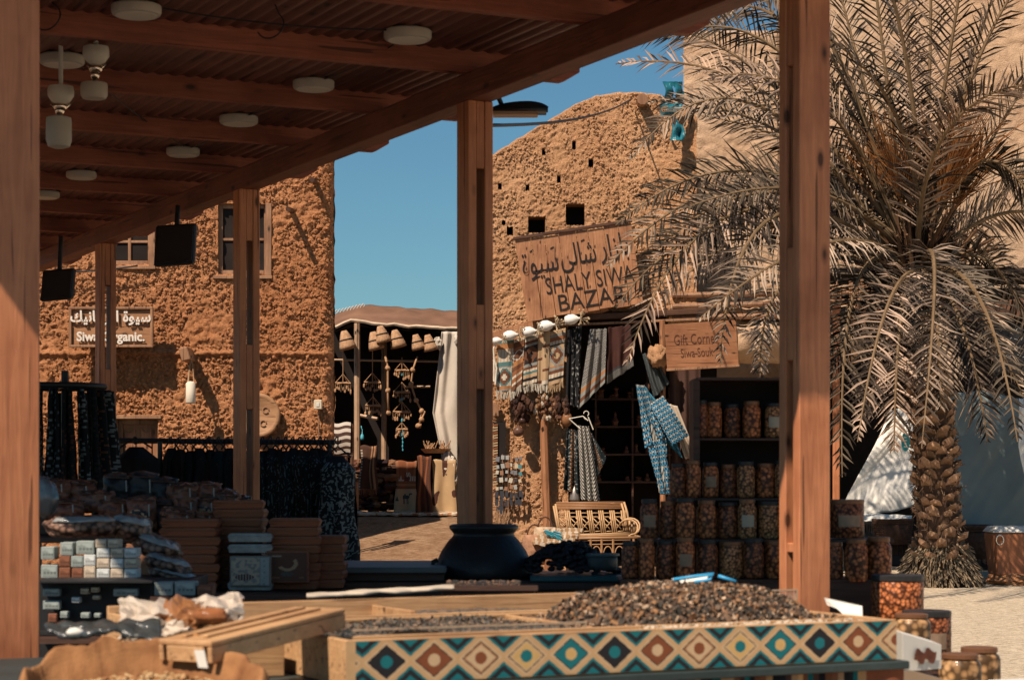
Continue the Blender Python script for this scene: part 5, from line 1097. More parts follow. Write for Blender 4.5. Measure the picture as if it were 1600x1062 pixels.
for k in range(18):
    a = -pi + pi * (k + .5) / 12 if k < 12 else (k - 12) * pi / 6 + .2
    q = V((pc.x + rr * cos(a), pc.y + rr * sin(a), pc.z)); L = 1.1 - .1 * (k % 3); sd = k; m = MB(); tdir = V((-sin(a), cos(a), 0)); od = V((cos(a), sin(a), 0))
    def fn(u, v): return q + tdir * ((u - .5) * (.05 + .11 * v)) + od * (.03 + .03 * sin(u * 9 + sd) + .10 * v) + V((.01 * NZ.noise(V((u * 3, v * 6, sd))), 0, -.03 - L * v))
    c1 = pats[k % 6]
    m.grid(fn, 10, 60, 0, lambda u, v: c1 if ((int(u * 5 + v * 30) + int(v * 40)) % 3 == 0 and NZ.noise(V((u * 4, v * 7, sd))) > -.15) else (.012, .014, .016)); o = m.build('hanging_scarf', DC, smooth=True, fix=False, solid=.008)
    tag(o, '%s scarf on the round rack, %s' % (['grey-green zigzag', 'rust speckled', 'pale leaf print', 'plain black', 'brown flecked', 'grey dotted'][k % 6], ('%s from the left along its front' % ORD[k]) if k < 12 else '%s of those hanging behind the pole' % ORD[k - 12]), 'scarf', 'scarves on the round rack')
# ------------------------------------------------------------------ counters under the pergola
SHELFW = m_wood('shelf_wood', (.09, .045, .03), (.045, .022, .016), 'X')
def slab(name, label, cat, x0, x1, y0, y1, z, legs=True, mat=None, th=.04, group=None):
    t = thing(name, label, cat, ((x0 + x1) / 2, (y0 + y1) / 2, 0), 0, group); m = MB(); m.box((x0, y0, z - th), (x1, y1, z)); m.build('table_top', mat or SHELFW, t, bevel=.004)
    if legs:
        for x in (x0 + .04, x1 - .04):
            for y in (y0 + .04, y1 - .04): m = MB(); m.box((x - .03, y - .03, 0), (x + .03, y + .03, z - th - .001)); m.build('leg', SHELFW, t)
        m = MB(); m.box((x0 + .072, y0 + .02, .1), (x1 - .072, y0 + .04, z - th - .002)); m.build('front_panel', SHELFW, t)
    return t
ZM = Z_(905, 10.4)
slab('counter', 'dark counter carrying the big black pot in the middle', 'counter', X_(500, 10.2), X_(980, 10.6), 10.15, 11.0, ZM)
# big dark pot
Yp = 10.55; pc = V((X_(756, Yp), Yp, ZM)); PS_ = Yp / F
t = thing('cooking_pot', 'large black belly pot with a rolled rim in front of the middle post', 'pot', pc)
pr = [(76, 0), (79, 4), (76, 20), (66, 42), (55, 58), (49, 64), (47, 68), (50, 72), (54, 77), (54, 81), (50, 83), (46, 80), (45, 60), (60, 20), (60, 6)]
POTM = m_plain('blackened_clay', (.02, .017, .017), .42, .35, 8, .25)
m = MB(); m.lathe([(r * PS_, h * PS_ + .003) for r, h in pr], pc, 40); m.build('pot_body', POTM, t, smooth=True)
m = MB(); m.tube([W(680, 890, Yp - .1), W(676, 884, Yp - .1), W(677, 877, Yp - .1), W(684, 874, Yp - .1)], .012, 8); m.build('handle', POTM, t, smooth=True)
m = MB(); m.lathe([(45 * PS_, 76 * PS_), (0.01, 77 * PS_)], pc, 30); m.build('contents', BLACKIN, t)
# long dark box left of the pot
a = W(512, 893, 10.3); b = W(695, 893, 10.3)
t = thing('display_case', 'long low dark wooden case lying on the counter left of the pot', 'case', V(((a.x + b.x) / 2, 10.4, ZM)))
m = MB(); m.box((a.x + .06, 10.2, ZM + .002), (b.x - .0, 10.9, a.z)); m.build('case_body', SHELFW, t, bevel=.004)
m = MB(); m.box((a.x, 10.15, a.z + .001), (b.x + .01, 10.95, a.z + .03)); m.build('lid', m_plain('dusty_lid', (.11, .12, .115), .5, .2, 4, .1), t, bevel=.004)
# dark heap of dates and round tin
t = thing('produce_tray', 'wide flat dark tray holding a heap of black dates right of the pot', 'tray', W(895, 893, 10.4))
a = W(828, 893, 10.3); b = W(975, 893, 10.3)
m = MB(); m.box((a.x, 10.15, ZM + .002), (b.x + .15, 10.75, ZM + .03)); m.build('tray_body', m_plain('teal_tray', (.03, .10, .11), .35, .2, 5, .1), t, bevel=.006)
m = MB(); rn = random.Random(5)
for k in range(420):
    u = rn.uniform(-1, 1); v = rn.uniform(-1, 1)
    if u * u + v * v > 1: continue
    h = .155 * (1 - (u * u + v * v)) ** .6 * (1 if u < .2 else 1 - (u - .2) * .8); q = V((X_(893, 10.45) + .25 * u, 10.45 + .2 * v, ZM + .035 + h * rn.uniform(.75, 1.0))); m.blob(q, .02, .018, .014, .3, 4, k)
tag(m.build('dried_dates', m_plain('black_dates', (.012, .01, .012), .5, .4, 20, .2), smooth=True), 'dark heap of dried dates on the tray right of the pot', 'dates', kind='stuff')
Yt = 10.35; p = W(938, 889, Yt); r = 27 * Yt / F
t = thing('round_tin', 'round dark tin with an open rim standing right of the black heap', 'tin', p)
m = MB(); m.lathe([(r * .92, 0), (r, .02), (r, .05), (r * .98, .068)], p, 26); m.build('tin_body', m_plain('tin_green', (.05, .065, .065), .5, .25, 8, .1), t, smooth=True)
m = MB(); m.lathe([(r * .8, .066), (r * 1.0, .07), (r * 1.0, .08), (r * .78, .082), (r * .74, .074), (.0, .072)], p + V((.01, 0, 0)), 26); m.build('rim', m_plain('tin_rim', (.08, .13, .13), .45), t)

# ------------------------------------------------------------------ jars
def m_nuts(name, c1, c2, sc):
    t = NT(name, .45, .2); v = t.mapping(); d = t.voro(v, sc); cell = t.voro(v, sc, 'F1', 'Color'); bw = t.n.new('ShaderNodeRGBToBW'); t.link(cell, bw.inputs[0])
    c = t.mix(bw.outputs[0], c1, c2); c = t.mix(t.ramp(d, [(.25, (0, 0, 0)), (.7, (1, 1, 1))]), c, sc3(c2, .18)); t.color(c); t.b.inputs['Coat Weight'].default_value = .1; t.b.inputs['Coat Roughness'].default_value = .08; t.bump(d, .3, .01); return t.mat
NUTS = [m_nuts('olives_in_brine', (.78, .26, .09), (.42, .12, .04), 62), m_nuts('pale_nuts', (.7, .42, .2), (.45, .24, .1), 38), m_nuts('dark_dates_in_jar', (.50, .16, .06), (.24, .075, .03), 70), m_nuts('roasted_seeds', (.8, .36, .14), (.42, .17, .07), 80)]
LIDM = m_plain('brass_lid', (.22, .10, .05), .4, .15, 5, 0, metal=.3); LIDB = m_plain('black_lid', (.03, .028, .028), .4)
LABELM = m_plain('paper_label', (.45, .38, .28), .7, .12, 12, 0)
JAR = 'glass jars stacked on the stepped shelf'
JW = ['reddish', 'pale', 'dark', 'brown']
def jar(px, pyt, pyb, wpx, Y, nut, lab, cat='jar', lid=1, label=False, group=JAR, shape=0):
    p = W(px, pyb, Y); H = (pyb - pyt) / F * Y; r = wpx / 2 / F * Y
    t = thing('storage_jar', lab, cat, p, 0, group); m = MB()
    if shape == 0: pr = [(r * .88, 0), (r * .98, H * .04), (r, H * .12), (r, H * .72), (r * .94, H * .80), (r * .80, H * .86), (r * .80, H * .90)]
    else: pr = [(r * .96, 0), (r, H * .03), (r, H * .86), (r * .95, H * .9)]
    m.lathe(pr, p + V((0, 0, .001)), 22); m.build('jar_body', NUTS[nut], t, smooth=True)
    m = MB(); rl = r * (.84 if shape == 0 else .98); m.lathe([(rl, H * .885), (rl * 1.03, H * .9), (rl * 1.03, H * .985), (rl * .97, H), (0, H)], p, 22); m.build('lid', LIDM if lid else LIDB, t)
    if label:
        m = MB(); m.grid(lambda a, b: p + V((cos(R(-130 + 80 * a)) * r * 1.012, sin(R(-130 + 80 * a)) * r * 1.012, H * (.3 + .3 * b))), 10, 2); m.build('label', LABELM if nut % 2 else m_plain('faded_label', (.3, .2, .13), .7, .3, 20, 0) if 'faded_label' not in bpy.data.materials else bpy.data.materials['faded_label'], t)
    return t
YJ = 9.15
rows = [  # pyTop, pyBottom, Y, list of x,w,nut
    (628, 684, YJ + .55, [(1097, 20, 2), (1115, 24, 0), (1143, 24, 2), (1175, 27, 0), (1210, 30, 3), (1241, 28, 2)], 'top row'),
    (722, 777, YJ + .4, [(1060, 24, 2), (1085, 22, 0), (1110, 24, 0), (1137, 24, 2), (1166, 27, 3), (1196, 28, 0), (1226, 28, 3)], 'second row'),
    (781, 841, YJ + .2, [(1015, 27, 2), (1043, 25, 2), (1072, 30, 0), (1104, 29, 0), (1136, 30, 2), (1168, 28, 3), (1202, 33, 3), (1238, 30, 0)], 'third row'),
    (842, 903, YJ, [(984, 25, 2), (1011, 24, 0), (1040, 29, 2), (1072, 29, 0), (1105, 31, 2), (1142, 34, 3), (1178, 31, 2), (1213, 34, 0), (1249, 32, 2)], 'fourth row')]
for ri, (yt, yb, Y, js, rn_) in enumerate(rows):
    js = [j for j in js if j[1]]
    for i, (x, w_, nut) in enumerate(js):
        hj = (i * 7 + ri * 3) % 5 - 2; jar(x + hj * .6, yt + hj * 1.6, yb, w_ * (1.08 + .03 * hj), Y + .012 * hj, nut, '%s glass jar with %s lid, %s from left in the %s of the shelf' % (JW[nut], 'brown' if i % 2 else 'black', ORD[i], rn_), lid=i % 2, label=((i * 3 + ri) % 5 == 2), shape=(1 if w_ > 32 else 0))
t = thing('stepped_shelf', 'dark stepped wooden shelf unit carrying rows of glass jars', 'shelf', (X_(1120, YJ), YJ + .4, 0))
for k, (yb, Y, xa, xb) in enumerate(((684, YJ + .55, 1086, 1262), (777, YJ + .4, 1046, 1262), (841, YJ + .2, 1000, 1392), (903, YJ, 968, 1400))):
    z = Z_(yb, Y); m = MB(); m.box((X_(xa, Y), Y - .08, z - .014), (X_(xb, Y), Y + .09 + (.12 if k else 0), z - .001)); m.build('shelf', SHELFW, t, bevel=.002)
m = MB(); m.box((X_(1084, YJ + .75), YJ + .69, .1), (X_(1262, YJ + .75), YJ + .72, Z_(594, YJ + .75))); m.build('back_panel', BLACKIN, t)
for xa in (1084, 1262):
    m = MB(); m.box((X_(xa, YJ + .6) - .015, YJ + .45, .0), (X_(xa, YJ + .6) + .015, YJ + .688, Z_(594, YJ + .6))); m.build('side_post', SHELFW, t)
m = MB(); m.box((X_(968, YJ), YJ - .075, 0), (X_(1400, YJ), YJ - .05, Z_(903, YJ) - .0145)); m.build('front_panel', SHELFW, t)
m = MB(); m.box((X_(1084, YJ + .6), YJ + .44, Z_(596, YJ + .6)), (X_(1262, YJ + .6), YJ + .72, Z_(592, YJ + .6))); m.build('top_board', SHELFW, t)
jar(1324, 780, 840, 52, YJ + .2, 2, 'wide dark jar with a pale printed label directly right of the front post', label=True, shape=1)
jar(1305, 846, 905, 26, YJ - .02, 2, 'dark jar half hidden right behind the front post')
jar(1338, 841, 908, 36, YJ - .05, 0, 'reddish ribbed jar, first fully visible one right of the front post')
jar(1373, 838, 906, 40, YJ, 0, 'reddish jar at the right end of the stepped shelf')
# lower steps at the right: stack of bigger jars
t = thing('side_table', 'round dark side table under the big striped jar right of the front post', 'table', W(1400, 990, 8.9)); 
m = MB(); pz = Z_(984, 8.75); c = V((X_(1405, 8.75), 8.75, 0)); m.lathe([(.2, pz - .03), (.22, pz - .02), (.22, pz - .001), (.0, pz - .001)], c, 28); m.build('table_top', SHELFW, t)
m = MB(); m.lathe([(.14, 0), (.05, .05), (.04, pz - .032)], c, 16); m.build('pedestal', SHELFW, t)
jar(1402, 897, 984, 82, 8.75, 0, 'big ribbed jar with a flat black lid below the end of the stepped shelf', lid=0, shape=1)
jar(1448, 953, 1036, 76, 8.35, 2, 'big dark jar with a blue-green lid behind the white printed box', lid=0, shape=1, label=True)
jar(1424, 958, 1012, 60, 7.9, 1, 'sunlit jar of pale nuts between the diamond box and the dark jar', lid=1, shape=0)
jar(1530, 1010, 1080, 66, 7.6, 1, 'pale nut jar with an open brown lid at the bottom right, rear one of two')
jar(1500, 1020, 1090, 66, 7.2, 1, 'pale nut jar with a brown lid at the bottom right, front one of two')
slab('low_table', 'low dark table at the bottom right holding nut jars', 'table', X_(1425, 7.8), X_(1575, 7.8), 7.0, 8.5, Z_(1090, 7.2) - .005, mat=SHELFW)
m = MB(); a = W(1575, 1062, 6.6); m.rbox(a + V((.02, 0, -.05)), .14, .1, .1, rz=.5); tag(m.build('white_carton', m_plain('white_card', (.7, .66, .6), .7, .05, 5, 0), bevel=.003), 'corner of a white carton at the bottom right edge', 'carton')
# white printed boxes with dates on them
for i, (y0, y1, c) in enumerate(((992, 1044, (.72, .69, .62)), (1045, 1100, (.42, .29, .19)))):
    Yb_ = 6.6; a = W(1401, y0, Yb_); b = W(1471, y1, Yb_); t = thing('date_box', ['white printed carton with a brown date picture, leaning beside the diamond box', 'tan printed carton with a dark date picture below the white one'][i], 'box', V(((a.x + b.x) / 2, Yb_, b.z)), 0, 'printed cartons beside the diamond box')
    m = MB(); m.add([(a.x, Yb_ - .1, a.z + .015), (b.x, Yb_, a.z - .03), (b.x, Yb_ + .2, a.z - .03), (a.x, Yb_ + .1, a.z + .015), (a.x, Yb_ - .1, b.z), (b.x, Yb_, b.z), (b.x, Yb_ + .2, b.z), (a.x, Yb_ + .1, b.z)], [(0, 1, 2, 3), (7, 6, 5, 4), (4, 5, 1, 0), (5, 6, 2, 1), (6, 7, 3, 2), (7, 4, 0, 3)]); m.build('carton', m_plain('carton_%s' % ['white', 'tan'][i], c, .6, .04, 5, 0), t, bevel=.001)
    for dx, s in ((.028, 1.0), (-.01, .9)):
        q = V(((a.x + b.x) / 2 + dx, Yb_ - .055 + dx * .7, (a.z + b.z) / 2 - .008)); m = MB(); m.add([q + V((.024 * s * cos(k) , .024 * s * cos(k) * .69 - .004, .022 * sin(k) + .008 * cos(3 * k))) for k in [2 * pi * j / 14 for j in range(14)]], [tuple(range(14))]); m.build('printed_picture', m_plain('date_print', (.14, .045, .025), .6, .4, 40, 0) if 'date_print' not in bpy.data.materials else bpy.data.materials['date_print'], t)

# ------------------------------------------------------------------ goods at the left, under the roof
slab('goods_table', 'dark table under the stacked wooden gift boxes', 'table', X_(230, 9.9), X_(545, 10.2), 9.55, 10.3, Z_(918, 10.0))
ZB = Z_(918, 9.9)
GB = m_wood('gift_box_wood', (.34, .12, .055), (.2, .065, .032), 'X', 0, 2.0); GBP = m_col('printed_lid', .5, 90, .3, .15, .3)
BG = 'lidded wooden gift boxes stacked under the pergola'
def giftbox(name='gift_box'):
    t = thing(name, 'x', 'box', (0, 0, 0), 0, BG); w_, d, h = .25, .18, .026
    m = MB(); m.add([(-w_ * .46, -d * .46, 0), (w_ * .46, -d * .46, 0), (w_ * .46, d * .46, 0), (-w_ * .46, d * .46, 0), (-w_ * .5, -d * .5, h), (w_ * .5, -d * .5, h), (w_ * .5, d * .5, h), (-w_ * .5, d * .5, h)], [(3, 2, 1, 0), (4, 5, 6, 7), (0, 1, 5, 4), (1, 2, 6, 5), (2, 3, 7, 6), (3, 0, 4, 7)]); m.build('box_body', GB, t, bevel=.001)
    m = MB(); m.add([(-w_ * .5, -d * .5, h + .001), (w_ * .5, -d * .5, h + .001), (w_ * .5, d * .5, h + .001), (-w_ * .5, d * .5, h + .001), (-w_ * .45, -d * .45, h + .014), (w_ * .45, -d * .45, h + .014), (w_ * .45, d * .45, h + .014), (-w_ * .45, d * .45, h + .014)], [(3, 2, 1, 0), (4, 5, 6, 7), (0, 1, 5, 4), (1, 2, 6, 5), (2, 3, 7, 6), (3, 0, 4, 7)]); m.build('lid', GB, t, bevel=.001)
    return t
g0 = giftbox(); used = False
for si, (px, Y, n, py0, nm, wsc) in enumerate(((300, 9.75, 8, 918, 'the leftmost dark stack', 1.1), (375, 9.95, 10, 918, 'the tall stack behind the white one', 1.0), (462, 9.85, 8, 918, 'the stack behind the carved upright box', .98), (512, 9.95, 6, 918, 'the short stack at the right end', .7))):
    for k in range(n):
        loc = V((X_(px + (k % 3 - 1) * 1.5, Y), Y, ZB + .001 + k * .0425)); lab = 'brown lidded gift box, %s from the bottom of %s' % (ORD[k], nm)
        if not used: g0.location = loc; g0['label'] = lab; used = True; g0.scale = (wsc, 1, 1)
        else: dup(g0, loc, ((k * 37 + si * 17) % 11 - 5) * .014, lab, BG, (wsc, 1, 1))
def upright(px, py0, py1, w_, Y, base, deco, lab):
    a = W(px - w_ / 2, py0, Y); b = W(px + w_ / 2, py1, Y); t = thing('gift_box', lab, 'box', V(((a.x + b.x) / 2, Y, b.z)), 0, 'gift boxes standing upright to show their lids'); m = MB(); m.box((a.x, Y, b.z), (b.x, Y + .04, a.z)); m.build('box_body', GB if base is None else m_plain('box_paint_%d' % int(base[1] * 1000), base, .5, .15, 8, .1), t, bevel=.004)
    A, B = a + V((.008, -.003, -.008)), b + V((-.008, -.003, .008)); m = MB(); m.grid(lambda u, v: (A.x + (B.x - A.x) * u, Y - .003, B.z + (A.z - B.z) * v), 40, 40, 0, deco); m.build('lid_picture', GBP, t, fix=False); return t
def deco_white(u, v):
    if u > .74: return (.22, .24, .24) if abs(u - .76) < .02 or (int(v * 14) % 3 == 0 and .84 < u < .9) else (.34, .36, .34)
    if ((u - .35) / .25) ** 2 + ((v - .28) / .12) ** 2 < 1 : return (.12, .05, .03) if int(u * 40) % 3 else (.3, .3, .28)
    return (.46, .38, .28) if NZ.noise(V((u * 9, v * 9, 2))) > -.1 else (.25, .24, .22)
def deco_palm(u, v):
    r = ((u - .5) ** 2 + (v - .62) ** 2) ** .5; a = atan2(v - .62, u - .5)
    if .17 < r < .27 and -2.6 < a < .6: return (.4, .25, .14)
    if ((u - .5) / .18) ** 2 + ((v - .25) / .08) ** 2 < 1 and NZ.noise(V((u * 20, v * 20, 1))) > -.2: return (.08, .09, .08)
    if abs(v - .88) < .03 and .1 < u < .36: return (.35, .28, .2)
    if abs(v - .12) < .02 and (.05 < u < .3 or .8 < u < .92): return (.28, .12, .06)
    return (.12, .045, .026)
def deco_dark(u, v):
    r = ((u - .5) ** 2 + (v - .55) ** 2) ** .5
    return (.4, .22, .12) if (.22 < r < .34 and v < .6) else (.02, .015, .015) if r < .2 and u > .4 else (.13, .05, .03)
upright(391, 868, 916, 64, 9.66, (.20, .19, .17), deco_white, 'pale patterned gift box standing upright in the white stack')
upright(449, 860, 910, 66, 9.70, None, deco_palm, 'brown gift box standing upright with a curved palm picture on its lid')
g1 = None
WB = m_plain('white_printed_box', (.30, .31, .29), .55, .3, 30, 0)
for k, z in enumerate((834, 851, 924)):
    t = dup(g0, V((X_(391, 9.72), 9.76, Z_(z + 12, 9.72))) if k < 2 else V((X_(391, 9.7), 9.73, ZB + .002)), 0, 'pale printed gift box, %s' % ['topmost of the white stack', 'second from the top of the white stack', 'lowest under the white stack'][k], BG, (.85, .6, 1))
    for ch in [x for x in COL.objects if x.parent == t]: ch.data = ch.data.copy(); ch.data.materials[0] = WB
# carrying bags of dates with pictures, white handles
GBAG = m_col('printed_bag', .45, 40, .4, .5, .35)
BGR = 'printed date packets with string handles'
def packet(px, pyt, pyb, w_, Y, style, lab, seed):
    a, b = W(px - w_ / 2, pyt, Y), W(px + w_ / 2, pyb, Y); t = thing('date_packet', lab, 'packet', V(((a.x + b.x) / 2, Y, b.z)), 0, BGR); m = MB(); W_, H_ = b.x - a.x, a.z - b.z
    def col(u, v):
        if style == 0: return (.012, .012, .013) if v > .35 else (.03, .015, .013)
        r = ((u - .55) / .36) ** 2 + ((v - .42) / .22) ** 2
        if r < 1 and style == 1: return (.7, .36, .18) if NZ.noise(V((u * 9, v * 9, seed))) > .12 else (.015, .012, .012)
        return (.30, .11, .06) if NZ.noise(V((u * 5, v * 5, seed + 3))) > -.1 else (.14, .05, .03)
    def fn(u, v):
        th = 2 * pi * u; k = .5 + .5 * sin(pi * min(1, v * 1.05)) ** .5 if v < .95 else .55
        return ((a.x + b.x) / 2 + W_ / 2 * cos(th) * (.92 + .12 * k) + .01 * NZ.noise(V((v * 4, u * 6, seed))), Y + .05 * sin(th) * k + .012 * NZ.noise(V((cos(th) * 3, v * 4, seed))), b.z + H_ * v + (.02 * NZ.noise(V((cos(th) * 2, sin(th), seed))) * v))
    m.grid(fn, 32, 24, 0, lambda u, v: col((1 - cos(2 * pi * u)) / 2 if u > .5 else .1, v)); m.lathe([(.01, 0), (.001, .001)], (a.x + W_ / 2, Y, b.z), 4, None, 0, (.02, .02, .02)); m.build('packet_body', GBAG, t, smooth=True, fix=False)
    m = MB(); q = V(((a.x + b.x) / 2 + W_ * .3, Y - .062, a.z - H_ * .18)); m.tube([q, q + V((.002, 0, -H_ * .4))], .0035, 5); m.build('string_handle', m_plain('pale_string', (.38, .36, .32), .6) if 'pale_string' not in bpy.data.materials else bpy.data.materials['pale_string'], t)
    if style != 1 or seed % 2: 
        m = MB(); m.add([V(((a.x + b.x) / 2 - W_ * .45, Y - .04, a.z - H_ * .06)), V(((a.x + b.x) / 2 + W_ * .4, Y - .05, a.z - H_ * .1)), V(((a.x + b.x) / 2 + W_ * .5, Y + .04, a.z - .0)), V(((a.x + b.x) / 2, Y + .02, a.z + H_ * .12)), V(((a.x + b.x) / 2 - W_ * .5, Y + .03, a.z + .005))], [(0, 1, 2, 3, 4)]); m.build('folded_top', m_plain('glossy_film', (.12, .06, .045), .25, .4, 14, .6, spec=.6) if 'glossy_film' not in bpy.data.materials else bpy.data.materials['glossy_film'], t, solid=.004)
pk = [(85, 750, 782, 46, 10.3, 2), (122, 752, 788, 50, 10.35, 2), (152, 768, 800, 50, 10.25, 2), (100, 782, 812, 54, 10.1, 2), (186, 742, 786, 44, 10.4, 0), (222, 740, 790, 46, 10.4, 0), (256, 748, 792, 40, 10.4, 0), (180, 780, 820, 46, 10.2, 2), (222, 778, 826, 42, 10.15, 1), (255, 782, 830, 34, 10.2, 0), (285, 756, 790, 44, 10.35, 2), (322, 755, 790, 44, 10.4, 2), (272, 792, 816, 36, 10.1, 1), (268, 812, 836, 0, 10, 1), (290, 778, 814, 34, 10.2, 1), (322, 778, 812, 34, 10.25, 1), (350, 766, 806, 36, 10.4, 2), (282, 798, 832, 40, 10.0, 1), (318, 800, 832, 38, 10.05, 1), (362, 772, 806, 26, 10.3, 2), (380, 776, 806, 22, 10.35, 0)]
pk = [q for q in pk if q[3]]
sn = ['black', 'brown picture-printed', 'dark brown']
for i, (px, yt, yb, w_, Y, st) in enumerate(pk): packet(px, yt, yb, w_ * 1.1, Y, st, '%s date packet with a pale string handle, %s when counted from the far left' % (sn[st], ORD[i] if i < 20 else 'last'), i + 1)
t = thing('goods_table', 'dark table carrying the date packets at the left', 'table', (X_(180, 10.2), 10.3, 0)); m = MB()
m.box((X_(40, 10.2), 9.98, Z_(838, 10.0) - .03), (X_(400, 10.2), 10.5, Z_(838, 10.0))); m.box((X_(40, 10.2), 10.25, Z_(838, 10.0) + .001), (X_(400, 10.2), 10.6, Z_(806, 10.3))); m.build('table_top', SHELFW, t, bevel=.004)
for x in (45, 395): m = MB(); m.box((X_(x, 10.2) - .02, 10.3, 0), (X_(x, 10.2) + .02, 10.4, Z_(838, 10) - .031)); m.build('leg', SHELFW, t)
# clear bags of dates
FILM = m_nuts('bagged_dates', (.42, .24, .16), (.2, .11, .08), 40); 
def clearbag(px, py, w_, h_, Y, lab, seed, tilt=0):
    p = W(px, py, Y); a = w_ / 2 / F * Y; c = h_ / 2 / F * Y; m = MB(); n = 18; t = thing('clear_bag', lab, 'bag', p, 0, 'clear bags of dates stacked at the left')
    def fn(u, v):
        th = 2 * pi * u; ph = pi * (v - .5); d = V((cos(th) * abs(cos(ph)) ** .5, sin(th) * abs(cos(ph)) ** .5, sin(ph))); k = 1 + .15 * NZ.noise(d * 2.2 + V((seed, 0, 0))) + .06 * NZ.noise(d * 9 + V((seed, 0, 0)))
        q = V((d.x * a * k, d.y * .12 * k, d.z * c * k)); return p + M.Rotation(tilt, 3, 'Y') @ q
    m.grid(fn, n * 2, n); m.build('bag_body', FILM, t, smooth=True)
    m = MB(); q = fn(.02, .72)
    m.grid(lambda u, v: fn(.62 + .36 * u, .62 + .22 * v) + V((0, -.006, .004 + .006 * NZ.noise(V((u * 9, v * 4, seed))))), 20, 5); m.build('film_fold', m_plain('clear_film', (.3, .3, .29), .15, .3, 8, .5, spec=.9) if 'clear_film' not in bpy.data.materials else bpy.data.materials['clear_film'], t, smooth=True, fix=False, solid=.002)
clearbag(130, 822, 120, 34, 8.6, 'long clear bag of brown dates lying on top at the far left', 1); clearbag(205, 824, 66, 40, 8.7, 'rounded clear bag of dates with a bright fold, top of the pile', 2, .2)
clearbag(245, 854, 80, 34, 8.7, 'clear bag of ringed date slices, second level of the pile', 3, .35); clearbag(262, 880, 74, 26, 8.6, 'clear bag of dates, third level of the pile', 4, .3); clearbag(270, 898, 80, 20, 8.6, 'flat clear bag of dates at the bottom of the pile', 5, .25)
m = MB(); p = W(68, 775, 9.3); m.blob(p + V((.0, 0, 0)), .07, .06, .09, .3, 12, 8); tag(m.build('glossy_bag', m_plain('shiny_bag', (.12, .12, .12), .2, .4, 6, .3, spec=.8), smooth=True), 'shiny round plastic bag at the left edge beside the big post', 'bag')
# small cartons on a shelf
slab('display_shelf', 'dark two-level display unit at the far left holding soaps and small cartons', 'shelf', X_(20, 8.3), X_(300, 8.3), 8.2, 8.75, Z_(905, 8.3))
cB = [((.30, .34, .32), 'grey-green'), ((.55, .45, .34), 'cream'), ((.22, .085, .045), 'rust brown'), ((.6, .62, .6), 'white'), ((.5, .4, .28), 'tan')]
def carton(x0, x1, y0, y1, Y, ci, lab, dz=0, face=None, grp='small cartons on the left display', name='soap_box', d=.09):
    a, b = W(x0, y0, Y), W(x1, y1, Y); t = thing(name, lab, 'box', V(((a.x + b.x) / 2, Y, b.z)), 0, grp); m = MB(); m.box((a.x, Y, b.z + .0005), (b.x, Y + d, a.z)); nm = 'carton_card_%s' % cB[ci][1].replace(' ', '_'); mt = bpy.data.materials.get(nm) or m_plain(nm, cB[ci][0], .55, .1, 10, 0)
    m.build('box_body', mt, t, bevel=.0025); m = MB(); w_ = b.x - a.x; h = a.z - b.z; m.grid(lambda u, v: (a.x + w_ * (.1 + .8 * u), Y - .001, b.z + h * (.15 + .7 * v)), 12, 8, 0, lambda u, v: sc3(cB[ci][0], 1.35) if v > .65 + .2 * sin(u * 6) else sc3(cB[ci][0], .45) if abs(v - .35) < .16 and int(u * 12) % 3 else sc3(cB[ci][0], .9)); m.build('label', PAINT, t, fix=False); return t
YG = 8.25
n_ = 0
for r_, (y0, y1) in enumerate(((888, 903), (872, 887), (856, 871))):
    for k in range(3): carton(151 + k * 21.5, 171 + k * 21.5, y0, y1, YG, 1 if (k + r_) % 2 else 3, 'cream soap box, %s from the left in the %s row of the soap wall' % (ORD[k], ['bottom', 'middle', 'upper'][r_]), name='soap_box')
for k in range(2): carton(149 + k * 19, 166 + k * 19, 842, 855.5, YG, 1, 'cream soap box lying on top of the soap wall, %s one' % ['left', 'right'][k])
for i, (x0, x1, y0, y1, ci, lab) in enumerate(((131, 149, 884, 903, 1, 'cream carton, lower of the pale column left of the soap wall'), (131, 149, 866, 883.5, 3, 'bright white carton in the middle of the pale column'), (119, 147, 845, 865.5, 0, 'large grey-green carton topping the pale column'), (111, 130, 868, 886, 0, 'grey-green square carton beside the bright white one'), (92, 110, 868, 885, 2, 'rust brown carton, middle of the brown column'), (92, 110, 886, 903, 2, 'rust brown carton, lowest of the brown column'), (94, 114, 847, 867.5, 0, 'speckled grey carton on top of the brown column'), (64, 85, 854, 874, 0, 'grey-green carton, upper one beside the big left post'), (64, 90, 882, 903, 0, 'grey-green carton, lower one beside the big left post'), (112, 130, 887, 903, 2, 'rust brown carton beside the lower cream one'))): carton(x0, x1, y0, y1, YG + .0, ci, lab)
for i, (x0, x1, y0, y1, ci, lab) in enumerate(((241, 270, 909, 930, 0, 'grey-green carton with orange sides, left of the pair right of the black display'), (273, 305, 908, 930, 0, 'grey-green carton with orange sides, right of the pair'), (308, 332, 914, 930, 2, 'low reddish carton next to the grey-green pair'))): carton(x0, x1, y0, y1, 7.9, ci, lab)
